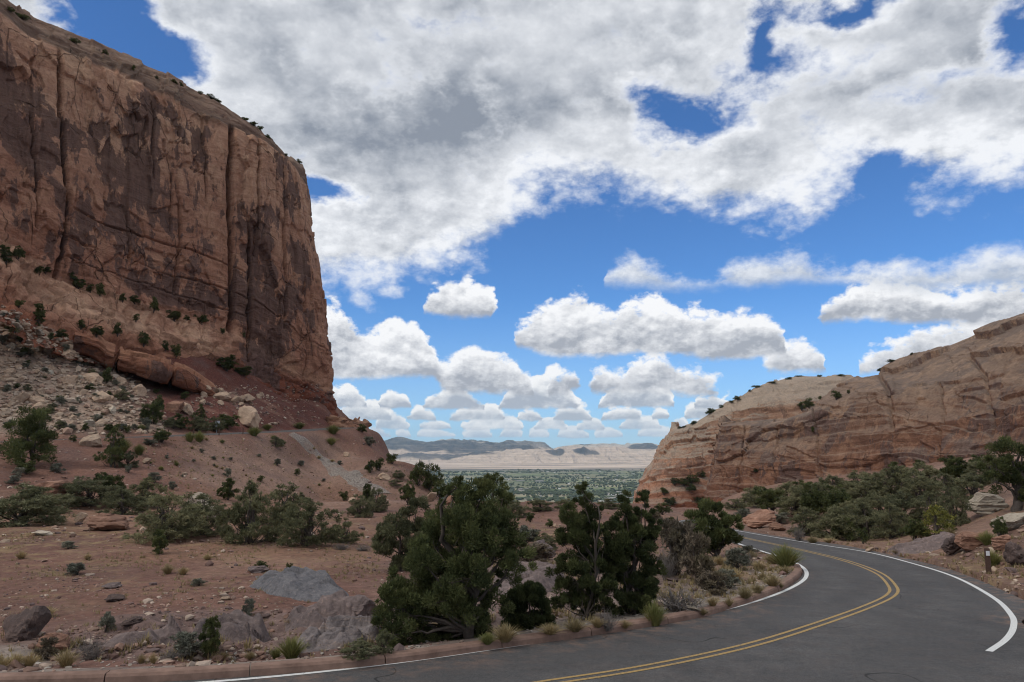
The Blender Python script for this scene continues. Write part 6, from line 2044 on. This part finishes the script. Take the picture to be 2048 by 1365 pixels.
# =================================================================== boulders
M['rock_mauve'] = rock_mat('pale_mauve_rock', (0.15, 0.128, 0.13), (0.26, 0.225, 0.22), (0.31, 0.215, 0.155), 1.4, 0.35)
for mat, u, v, w_, h_, lab, kw in [
    ('rock_red', 100, 1005, 108, 44, 'big flat-topped red boulder in the left scrub', dict(pick=0, rot=0.15, depth=0.8)),
    ('rock_red', 195, 1062, 108, 44, 'layered red rock with a dark undercut, left scrub', dict(pick=1, rot=-0.1, depth=0.8)),
    ('rock_pale', 156, 1048, 24, 22, 'small whitish boulder on the left end of the layered red rock', dict(pick=1)),
    ('rock_bleached', 76, 1072, 52, 9, 'long flat pale stone on the red flat', dict(pick=0)),
    ('rock_bleached', 378, 1024, 62, 40, 'pale jagged rock at the high end of the bleached ridge', dict(pick=1, tilt=(0.1, 0.35))),
    ('rock_bleached', 430, 1046, 100, 30, 'bleached rock ridge sloping down to the right in the scrub', dict(pick=0, tilt=(0.0, 0.42), depth=0.4)),
    ('rock_pale', 175, 893, 44, 26, 'smooth tan boulder beside the upper road', dict(pick=2, sink=0.25)),
    ('rock_pale', 490, 852, 44, 42, 'pale square block behind the signpost', dict(pick=3)),
    ('rock_pale', 368, 828, 34, 24, 'pale rounded boulder on the deep red slope', dict(pick=4)),
    ('rock_red', 345, 826, 34, 28, 'brown upright boulder beside the pale one on the red slope', dict(pick=2)),
    ('rock_pale', 468, 806, 20, 14, 'small pale block under the wall, left of two', dict(pick=0)),
    ('rock_pale', 486, 804, 30, 18, 'pale tilted slab under the wall, right of two', dict(pick=1, tilt=(0, 0.4))),
    ('rock_pale', 440, 800, 36, 18, 'pinkish block among the rubble under the wall', dict(pick=2)),
    ('rock_pale', 692, 914, 14, 10, 'small pale stone right of the chute', dict(pick=3)),
    ('rock_pale', 765, 960, 26, 14, 'pale stone with a dark underside on the lower slope', dict(pick=4)),
    ('rock_pale', 862, 1004, 28, 20, 'pale boulder left of the big juniper top', dict(pick=0)),
    ('rock_red', 898, 1010, 22, 18, 'reddish boulder beside the pale one behind the big juniper', dict(pick=3)),
    ('rock_pale', 704, 1008, 18, 14, 'tan block at the chute foot', dict(pick=2)),
    ('rock_pale', 290, 928, 18, 12, 'white stone on the bank right of the cone-shaped juniper', dict(pick=1)),
    ('rock_pale', 322, 940, 8, 6, 'tiny white stone on the bare slope', dict(pick=3)),
    ('rock_dark', 28, 1284, 92, 60, 'large round dark boulder at the left edge', dict(pick=0, rot=1.4, sink=0.38)),
    ('rock_red', 88, 1306, 80, 44, 'red rock wedged against the round dark boulder', dict(pick=1)),
    ('rock_dark', 222, 1204, 42, 12, 'dark thin slab poking out of the red soil', dict(pick=1)),
    ('rock_grey', 218, 1178, 44, 10, 'flat grey stone just above the dark thin slab', dict(pick=1)),
    ('rock_pale', 447, 1192, 22, 9, 'small yellowish stone on the soil, upper of two', dict(pick=0)),
    ('rock_pale', 449, 1201, 20, 6, 'small yellowish stone on the soil, lower of two', dict(pick=2)),
    ('rock_grey', 505, 1146, 50, 12, 'small grey outcrop above the big grey slab', dict(pick=0)),
    ('rock_dark', 260, 1252, 48, 14, 'dark shallow ledge in the red soil', dict(pick=2)),
    ('rock_grey', 722, 1236, 76, 40, 'purple rock at the left skirt of the large juniper', dict(pick=2, sink=0.3)),
    ('rock_grey', 1085, 1120, 70, 36, 'jumbled purple rock farther back in the gap', dict(pick=1)),
    ('rock_pale', 1109, 1056, 9, 8, 'tiny pale boulder on the slope seen through the gap', dict(pick=2)),
    ('rock_bleached', 1388, 1222, 34, 8, 'flat tan stone in the gravel by the kerb', dict(pick=0)),
    ('rock_dark', 1912, 1110, 50, 36, 'dark brown split boulder on the bank, left half', dict(pick=0)),
    ('rock_red', 1955, 1096, 60, 32, 'red-brown half of the split boulder, right', dict(pick=2)),
    ('rock_dark', 2046, 1132, 60, 46, 'big dark jagged boulder at the right edge', dict(pick=1, sink=0.1)),
    ('rock_bleached', 1976, 1030, 96, 42, 'pale cracked slab rock below the old pinyon', dict(pick=1, depth=0.7)),
    ('rock_bleached', 2040, 1056, 66, 32, 'pale tilted slab on the bank at the right edge', dict(pick=0, tilt=(0, -0.3))),
    ('rock_pale', 1880, 1028, 46, 22, 'pale boulder behind the yellowing bush', dict(pick=3)),
    ('rock_pale', 1742, 1104, 18, 9, 'small orange-white stone on the verge', dict(pick=0)),
    ('rock_red', 1530, 1056, 66, 34, 'red ledgy outcrop beside the far road', dict(pick=3)),
    ('rock_red', 1555, 1062, 40, 22, 'lower red block beside the far road', dict(pick=1)),
    ('rock_red', 1510, 1050, 40, 20, 'left red block beside the far road', dict(pick=2)),
    ('rock_red', 2010, 1098, 50, 28, 'red rock between the split boulder and the jagged one', dict(pick=0)),
]:
    boulder(mat, u, v, w_, h_, lab, None, **kw)

# low outcrops growing out of the ground: irregular outline, stepped and cracked top
M['rock_slate'] = rock_mat('slate_grey_rock', (0.115, 0.113, 0.125), (0.185, 0.178, 0.186), (0.24, 0.20, 0.18), 1.6, 0.1)
def outcrop(name, p0, p1, half_w, height, mat, seed, label, rough=1.0, lean=0.3):
    """ridge of rock from photograph point p0 to p1, half_w metres to each side"""
    a, _ = see(*p0); b, _ = see(*p1)
    a = np.array(a[:2]); b = np.array(b[:2])
    t = b - a; L = np.linalg.norm(t); t /= L
    nn = np.array([-t[1], t[0]])
    nu, nv = 120, 72
    U_, V_ = np.meshgrid(np.linspace(-0.65, 0.65, nu), np.linspace(-1.3, 1.3, nv), indexing='ij')
    c = (a + b) / 2
    X = c[0] + t[0] * U_ * L + nn[0] * V_ * half_w
    Y = c[1] + t[1] * U_ * L + nn[1] * V_ * half_w
    n1 = fbm(X / 1.3, Y / 1.3, seed, 4, seed)
    r = np.sqrt((U_ * 2) ** 2 + V_ ** 2) + 0.34 * n1
    body = sstep(1.06 - r, 0.0, 0.42)
    q = (U_ * L * 0.9 + V_ * half_w * 0.7) / 0.8 + 1.3 * fbm(X / 1.6, Y / 1.6, seed + 3, 3, seed + 1)
    step = (sstep(q - np.floor(q), 0.0, 0.2) - (q - np.floor(q)))
    crack = sstep(ridged(X / 1.7, Y / 1.7, seed, 2, seed + 2), 0.80, 0.97)
    h = body * height * (0.75 + lean * U_ * 2 * 0.5 + 0.30 * fbm(X / 0.9, Y / 0.9, seed, 4, seed + 4)) + body * rough * (0.11 * step + 0.06 * fbm(X / 0.28, Y / 0.28, 0, 4, seed + 5) - 0.14 * crack + 0.10 * cells(X / 0.75 + 0.3 * n1, Y / 0.5 + 0.3 * n1, seed + 6, 0.8))
    gz = ground_z(X, Y).reshape(X.shape)
    Z = gz + h - 0.30 * (1 - sstep(1.06 - r, -0.12, 0.10))
    o3 = np.array([c[0], c[1], float(gz.mean())])
    P_ = np.stack([X, Y, Z], axis=2).reshape(-1, 3) - o3
    me = mesh_np(name, P_, grid_faces(nu, nv), True)
    o = obj(name, me, M[mat], None, tuple(o3))
    tag(o, label, 'rock')
outcrop('rock_slab', (515, 1154), (680, 1206), 1.25, 0.38, 'rock_slate', 811, 'big smooth blue-grey rock slab lying in the red slope', 1.1)
outcrop('rock_outcrop', (575, 1240), (735, 1232), 0.9, 0.40, 'rock_grey', 821, 'purple-brown rock step below the big grey slab', 1.3)
outcrop('rock_outcrop', (600, 1296), (760, 1268), 0.85, 0.26, 'rock_mauve', 831, 'pale purple pitted rock behind the light green brush', 1.6)
outcrop('rock_outcrop', (395, 1292), (520, 1270), 0.9, 0.30, 'rock_grey', 841, 'purple weathered outcrop behind the upright dark bush', 1.6)
outcrop('rock_outcrop', (210, 1296), (340, 1272), 0.7, 0.22, 'rock_grey', 851, 'low purple-brown outcrop left of the sagebrush', 1.4)
outcrop('rock_outcrop', (1000, 1196), (1110, 1150), 1.1, 0.60, 'rock_grey', 861, 'smooth purple rock showing in the gap between the kerbside trees', 0.8)
outcrop('rock_outcrop', (1800, 1108), (1895, 1080), 1.3, 0.40, 'rock_grey', 871, 'smooth grey rock back by the right verge', 0.8)

# =================================================================== the pale boulder slope: the larger blocks one by one, the rest as rubble
rt = random.Random(5)
def where(u, v):
    return ('high on the' if v < 720 else 'halfway down the' if v < 790 else 'near the foot of the'), ('at the left edge' if u < 60 else 'left of its middle' if u < 130 else 'right of its middle' if u < 200 else 'towards the red slope')
def size(w_, a, b):
    return 'small' if w_ < a else 'medium-sized' if w_ < b else 'large'
GT = 'blocks of the pale boulder slope'
cnt = 0
while cnt < 64:
    u = rt.uniform(0, 300); v = rt.uniform(640, 862)
    # below the ledge line, left of the red slope
    if v < 600 + 0.55 * u + 18 or u > 130 + (v - 640) * 0.75 + 30: continue
    w_ = rt.uniform(10, 34) * (0.7 + 0.5 * rt.random())
    h1, h2 = where(u, v)
    pl = rt.random() < 0.75
    boulder('rock_pale' if pl else 'rock_bleached', u, v, w_, w_ * rt.uniform(0.4, 0.75), '%s %s block %s boulder slope, %s' % (size(w_, 16, 26), 'tan' if pl else 'whitish layered', h1, h2), GT, tilt=(rt.uniform(-0.3, 0.3), rt.uniform(-0.1, 0.5)), sink=0.3)
    cnt += 1
GS = 'small shrubs of the pale boulder slope'
cnt = 0
while cnt < 60:
    u = rt.uniform(0, 300); v = rt.uniform(630, 862)
    if v < 600 + 0.55 * u + 12 or u > 130 + (v - 640) * 0.75 + 40: continue
    k = rt.choice(['sage', 'sage', 'dark', 'sage', 'oak'])
    w_ = rt.uniform(10, 24)
    plant(k, u, v, w_, w_ * rt.uniform(0.5, 0.9), '%s %s shrub %s boulder slope, %s' % ((size(w_, 14, 19), 'grey' if k == 'sage' else 'dark green' if k == 'dark' else 'olive') + where(u, v)), 'shrub', GS)
    cnt += 1
# rubble under the wall on the red slope
GR = 'blocks fallen below the right part of the great wall'
cnt = 0
while cnt < 26:
    u = rt.uniform(395, 560); v = rt.uniform(775, 815)
    if v < 765 + (u - 395) * 0.17: continue
    w_ = rt.uniform(7, 18)
    boulder('rock_pale', u, v, w_, w_ * rt.uniform(0.5, 0.8), '%s fallen pinkish block in the rubble below the wall, %s' % (size(w_, 10, 14), 'left part' if u < 450 else 'middle part' if u < 505 else 'right part'), GR, sink=0.3)
    cnt += 1
# small shrubs on the bare embankment
GE = 'tiny tufts on the bare embankment'
for i in range(46):
    u = rt.uniform(300, 800); v = rt.uniform(878, 995)
    if v < 870 + max(0, u - 640) * 0.55: continue
    k = rt.choice(['sage', 'straw', 'straw', 'rabbit'])
    w_ = rt.uniform(7, 14)
    plant(k, u, v, w_, w_ * rt.uniform(0.5, 0.8), 'tiny %s tuft on the %s embankment, %s' % ({'sage': 'grey', 'straw': 'straw-coloured', 'rabbit': 'green'}[k], 'upper' if v < 915 else 'middle' if v < 955 else 'lower', 'far left of the chute' if u < 420 else 'left of the chute' if u < 580 + (v - 868) * 1.4 else 'right of the chute'), 'shrub' if k != 'straw' else 'grass', GE)

# =================================================================== loose stones and thin dry grass: too many to count
def scatter_stones():
    rng = np.random.default_rng(91)
    V0, F0 = ICO1
    PV = []; PF = []; PC = []; nb = 0
    def put(u, v, smin, smax, cols, lift=0.25):
        nonlocal nb
        d = Vector(ray(u, v)).normalized()
        ok, loc, nrm, idx, ob, mt = scene.ray_cast(_dg, Vector((0, 0, EYE)), d)
        if not ok or ob.name.split('.')[0] not in ('ground', 'cliff', 'gravel_path') or loc.y > 250: return
        s = rng.uniform(smin, smax) * (0.6 + 0.8 * rng.random() ** 2)
        sh = s * np.array([rng.uniform(0.7, 1.4), rng.uniform(0.7, 1.2), rng.uniform(0.35, 0.8)]) * 0.5
        a = rng.uniform(0, 6.28)
        P_ = V0 * sh * (1 + 0.28 * rng.normal(size=(len(V0), 1)))
        ca, sa = math.cos(a), math.sin(a)
        P_ = np.column_stack([P_[:, 0] * ca - P_[:, 1] * sa, P_[:, 0] * sa + P_[:, 1] * ca, P_[:, 2]])
        P_ += np.array(loc) + np.array([0, 0, sh[2] * lift])
        PV.append(P_); PF.append(F0 + nb); nb += len(V0)
        c = np.array(cols[rng.integers(len(cols))]) * rng.uniform(0.75, 1.25)
        PC.append(np.tile(c, (len(V0), 1)))
    RC = [(0.21, 0.13, 0.10), (0.16, 0.10, 0.085), (0.27, 0.18, 0.14), (0.13, 0.092, 0.085), (0.36, 0.28, 0.225)]
    PC_ = [(0.36, 0.27, 0.20), (0.42, 0.33, 0.26), (0.30, 0.20, 0.15), (0.33, 0.25, 0.19)]
    GC = [(0.30, 0.26, 0.22), (0.22, 0.19, 0.17), (0.38, 0.34, 0.30), (0.27, 0.20, 0.165)]
    for i in range(5600):       # red flat, denser towards the kerb
        u, v = rng.uniform(-20, 900), 1085 + 270 * rng.random() ** 0.9
        if math.sin(u / 53.0 + 1.7 * math.sin(v / 21.0)) + math.sin(u / 119.0 - v / 17.0) + (v - 1240) / 160.0 < rng.uniform(-1.3, 1.0): continue
        put(u, v, 0.03, 0.09 if rng.random() < 0.8 else 0.26, RC)
    for i in range(900):        # embankment
        put(rng.uniform(0, 860), rng.uniform(880, 1085), 0.12, 0.42, RC + PC_)
    for i in range(2600):       # pale boulder slope
        u = rng.uniform(0, 330); v = rng.uniform(610, 868)
        if v < 600 + 0.55 * u + 6 or u > 130 + (v - 640) * 0.75 + 60: continue
        put(u, v, 0.3, 1.15, PC_)
    for i in range(420):        # rubble below the wall
        put(rng.uniform(380, 640), rng.uniform(770, 850), 0.25, 0.8, PC_ + RC)
    for i in range(1100):       # gravel between kerb and brush
        k = rng.integers(2, 158)
        p = kin[k] + nkin[k] * rng.uniform(0.35, 1.7)
        q = np.array([p[0], p[1], 0.0]); q[2] = float(ground_z([p[0]], [p[1]])[0]) if False else 0
        # project towards the camera frame to reuse put()
        z = float(road_z(*p)) + 0.1
        dd = np.array([p[0], p[1], z - EYE])
        yc_ = dd[1] * math.cos(PITCH) + dd[2] * math.sin(PITCH); zc2 = -dd[1] * math.sin(PITCH) + dd[2] * math.cos(PITCH)
        if yc_ <= 1: continue
        put(W0 / 2 + FPX * dd[0] / yc_, H0 / 2 - FPX * zc2 / yc_, 0.03, 0.10, GC)
    for i in range(700):        # right verge and bank
        put(rng.uniform(1500, 2048), rng.uniform(1050, 1230), 0.06, 0.30, RC + PC_)
    for i in range(500):        # slope in the middle
        put(rng.uniform(860, 1420), rng.uniform(1010, 1240), 0.06, 0.28, RC)
    me = mesh_np('stones', np.vstack(PV), np.vstack(PF), False)
    attr(me, 'tint', np.vstack(PC))
    m, n = new_mat('loose_stone')
    c = get_attr(n, 'tint', False)
    g = n.noise(pos(n), 9.0, 4.0, 0.65)
    finish(n, n.mix(1.0, c, n.mix(g, (0.65, 0.65, 0.65), (1.3, 1.3, 1.3)), 'MULTIPLY'), 0.92, bump=g, bump_d=0.02, spec=0.15)
    o = obj('stones', me, m)
    o['kind'] = 'stuff'
    o['label'] = 'loose red and pale stones strewn over the ground'
tkin = np.gradient(kin, axis=0); tkin /= np.linalg.norm(tkin, axis=1)[:, None]
nkin = np.column_stack([-tkin[:, 1], tkin[:, 0]])
scatter_stones()

def scatter_grass():
    rng = np.random.default_rng(92)
    V = []; R = []
    def tuft(u, v, h, n):
        d = Vector(ray(u, v)).normalized()
        ok, loc, nrm, idx, ob, mt = scene.ray_cast(_dg, Vector((0, 0, EYE)), d)
        if not ok or ob.name.split('.')[0] != 'ground': return
        b = np.array(loc)
        a = rng.uniform(0, 6.28, n); q = rng.random(n)
        tip = np.column_stack([np.cos(a) * q * h * 0.8, np.sin(a) * q * h * 0.8, h * (0.5 + 0.6 * rng.random(n))])
        root = np.column_stack([rng.normal(size=n) * h * 0.2, rng.normal(size=n) * h * 0.2, np.full(n, -0.02)])
        side = np.column_stack([np.cos(a + 1.57), np.sin(a + 1.57), np.zeros(n)]) * h * 0.09
        V.append(np.stack([b + root - side, b + root + side, b + root + tip], axis=1).reshape(-1, 3))
        R.append(np.repeat(np.clip(rng.normal(0.45, 0.25) + 0.15 * rng.normal(size=n), 0, 1), 3))
    for i in range(2600):
        u = rng.uniform(-20, 760); v = 1066 + 120 * rng.random() ** 1.3
        if math.sin(u / 37.0 + 2.0 * math.sin(v / 19.0)) + math.sin(u / 91.0 + v / 13.0) + (u - 350) / 500.0 < rng.uniform(-0.9, 1.2): continue
        tuft(u, v, rng.uniform(0.06, 0.16), 10)
    for i in range(400):
        tuft(rng.uniform(-20, 760), rng.uniform(1180, 1330), rng.uniform(0.06, 0.14), 9)
    for i in range(700):
        tuft(rng.uniform(1330, 1600), rng.uniform(1090, 1250), rng.uniform(0.08, 0.22), 12)
    for i in range(500):
        tuft(rng.uniform(1580, 2048), rng.uniform(1070, 1160), rng.uniform(0.08, 0.22), 10)
    for i in range(900):
        tuft(rng.uniform(280, 860), rng.uniform(868, 1000), rng.uniform(0.15, 0.35), 8)
    for i in range(500):
        tuft(rng.uniform(860, 1330), rng.uniform(1010, 1180), rng.uniform(0.12, 0.3), 10)
    for i in range(900):
        k = rng.integers(20, 158); p = kin[k] + nkin[k] * rng.uniform(0.9, 2.8)
        z = float(road_z(*p)) + 0.12
        dd = np.array([p[0], p[1], z - EYE])
        yc_ = dd[1] * math.cos(PITCH) + dd[2] * math.sin(PITCH); zc2 = -dd[1] * math.sin(PITCH) + dd[2] * math.cos(PITCH)
        if yc_ > 1 and math.sin(k * 0.9) + math.sin(k * 0.37) > rng.uniform(-0.8, 1.6): tuft(W0 / 2 + FPX * dd[0] / yc_, H0 / 2 - FPX * zc2 / yc_, rng.uniform(0.10, 0.26), 14)
    P_ = np.vstack(V)
    me = mesh_np('dry_grass', P_, np.arange(len(P_)).reshape(-1, 3), False)
    attr(me, 'rnd', np.concatenate(R))
    o = obj('dry_grass', me, M['straw'])
    o['kind'] = 'stuff'
    o['label'] = 'thin dry grass scattered over the red soil'
scatter_grass()

# =================================================================== posts
M['post_brown'] = plain_mat('brown_post', (0.060, 0.036, 0.028), (0.11, 0.066, 0.050), 20.0)
M['reflector'] = plain_mat('white_reflector', (0.55, 0.55, 0.56), (0.70, 0.70, 0.70), 20.0)
M['galv'] = plain_mat('galvanised_steel', (0.30, 0.31, 0.33), (0.42, 0.43, 0.45), 15.0, 0.6)
def box_mesh(name, x0, x1, y0, y1, z0, z1, bev=0.0):
    bm = bmesh.new()
    bmesh.ops.create_cube(bm, size=1.0)
    for v in bm.verts:
        v.co = Vector(((x0 + x1) / 2 + v.co.x * (x1 - x0), (y0 + y1) / 2 + v.co.y * (y1 - y0), (z0 + z1) / 2 + v.co.z * (z1 - z0)))
    if bev: bmesh.ops.bevel(bm, geom=bm.edges[:], offset=bev, segments=2, affect='EDGES')
    me = bpy.data.meshes.new(name)
    bm.to_mesh(me); bm.free()
    return me
loc, _ = see(1978, 1148)
e = bpy.data.objects.new('marker_post', None); C.objects.link(e); e.location = loc
s = px_m(loc.y)
obj('post', box_mesh('post', -5 * s, 5 * s, -0.03, 0.03, -0.2, 48 * s, 0.01), M['post_brown'], e)
obj('reflector', box_mesh('reflector', -3.5 * s, 3.5 * s, -0.045, -0.031, 34 * s, 43 * s, 0.004), M['reflector'], e)
tag(e, 'short brown marker post with a pale reflector on the right verge', 'post')

q, nn, zz = upper_road_point(487)
e = bpy.data.objects.new('road_sign', None); C.objects.link(e)
foot = q + nn * 4.6
e.location = (foot[0], foot[1], zz - 0.2)
s = px_m(foot[1])
obj('post', box_mesh('post', -0.05, 0.05, -0.05, 0.05, -1.0, 26 * s, 0.01), M['galv'], e)
obj('sign_panel', box_mesh('sign_panel', -5 * s, 5 * s, 0.052, 0.075, 21 * s, 26 * s, 0.005), M['galv'], e)
obj('bracket', box_mesh('bracket', -2.6 * s, 2.6 * s, -0.075, -0.052, 15 * s, 17 * s, 0.005), M['galv'], e)
tag(e, 'small road sign on a thin grey post beside the upper road', 'sign')
for u in (302, 352, 398, 444, 475):
    q, nn, zz = upper_road_point(u)
    foot = q - nn * 4.0
    o = obj('fence_post', box_mesh('fence_post', -0.06, 0.06, -0.06, 0.06, -0.8, 1.0, 0.02), M['post_brown'], None, (foot[0], foot[1], zz - 0.1))
    tag(o, 'thin dark post at the edge of the upper road', 'post', 'thin posts along the upper road')
# small white stone marker at the tip of the kerb
x_, y_ = on_road(1601, 1134)

# =================================================================== the farmed valley: trees as a mass, buildings one by one
def valley_trees():
    rng = np.random.default_rng(95)
    V0, F0 = ICO1
    PV = []; PF = []; R = []; nb = 0
    def blob(x, y, w_, h_):
        nonlocal nb
        P_ = V0 * np.array([w_ / 2, w_ / 2, h_ / 2]) * (1 + 0.25 * rng.normal(size=(len(V0), 1)))
        P_ += np.array([x, y, VZ + h_ * 0.42])
        PV.append(P_); PF.append(F0 + nb); nb += len(V0)
        R.append(np.full(len(V0), rng.random()))
    def inside(x, y): return -0.22 * y - 200 < x < 0.26 * y + 200
    # hedge rows and wind-breaks along the field lines
    for i in range(170):
        y = 3300 * (10000 / 3300) ** rng.random(); x = rng.uniform(-0.22, 0.26) * y
        ln = rng.uniform(150, 700); ang = rng.choice([0.12, 0.12, 1.69]) + rng.normal() * 0.05
        k = int(ln / rng.uniform(14, 30))
        for j in range(k):
            if rng.random() < 0.2: continue
            t = (j / k - 0.5) * ln
            w_ = rng.uniform(8, 22)
            blob(x + math.cos(ang) * t + rng.normal() * 5, y + math.sin(ang) * t + rng.normal() * 5, w_, w_ * rng.uniform(0.6, 1.0))
    # villages and groves
    for i in range(110):
        y = 3400 * (9800 / 3400) ** rng.random(); x = rng.uniform(-0.22, 0.26) * y
        for j in range(rng.integers(8, 40)):
            w_ = rng.uniform(12, 38)
            blob(x + rng.normal() * 190, y + rng.normal() * 70, w_, min(16, w_ * rng.uniform(0.5, 0.8)))
    me = mesh_np('valley_trees', np.vstack(PV), np.vstack(PF), False)
    attr(me, 'rnd', np.concatenate(R))
    o = obj('valley_trees', me, leaf_mat('valley_foliage', (0.045, 0.060, 0.032), (0.085, 0.105, 0.050), (0.070, 0.085, 0.042), 0.0))
    o['kind'] = 'stuff'
    o['label'] = 'far-off trees and hedgerows of the farmed valley'
valley_trees()

def house_mesh(i, w_, d_, h_, roof):
    V = [(-w_ / 2, -d_ / 2, 0), (w_ / 2, -d_ / 2, 0), (w_ / 2, d_ / 2, 0), (-w_ / 2, d_ / 2, 0), (-w_ / 2, -d_ / 2, h_), (w_ / 2, -d_ / 2, h_), (w_ / 2, d_ / 2, h_), (-w_ / 2, d_ / 2, h_), (-w_ / 2 , 0, h_ + roof), (w_ / 2, 0, h_ + roof)]
    F = [(0, 1, 5, 4), (1, 2, 6, 5), (2, 3, 7, 6), (3, 0, 4, 7), (4, 5, 9, 8), (6, 7, 8, 9), (5, 6, 9), (7, 4, 8)]
    me = bpy.data.meshes.new('valley_house')
    me.from_pydata(V, [], F)
    return me
wall_cols = [(0.46, 0.44, 0.41), (0.38, 0.35, 0.31), (0.56, 0.55, 0.53), (0.30, 0.28, 0.26)]
hm = []
for i in range(6):
    me = house_mesh(i, *[(26, 14, 5, 3), (44, 20, 6, 3), (18, 14, 5, 4), (70, 30, 8, 3), (30, 16, 5, 3), (22, 12, 5, 3)][i])
    me.materials.append(plain_mat('house_wall', tuple(c * 0.9 for c in wall_cols[i % 4]), wall_cols[i % 4], 0.2))
    hm.append(me)
rh = random.Random(8)
for i in range(84):
    if i < 26:      # the housing estate near the slickrock
        u = rh.uniform(1200, 1290); y = rh.uniform(3900, 4700)
    else:
        y = 3700 * (9200 / 3700) ** rh.random(); u = rh.uniform(850, 1310)
    p = at(u, 960, y)
    o = obj('valley_house', rh.choice(hm), None, None, (p[0], y, VZ), rh.uniform(-0.3, 0.5))
    tag(o, 'tiny pale house far off among the valley trees' if i >= 26 else 'tiny pale house of the distant estate beside the slickrock edge', 'house', 'far houses in the valley' if i >= 26 else 'houses of the distant estate')

build_haze()
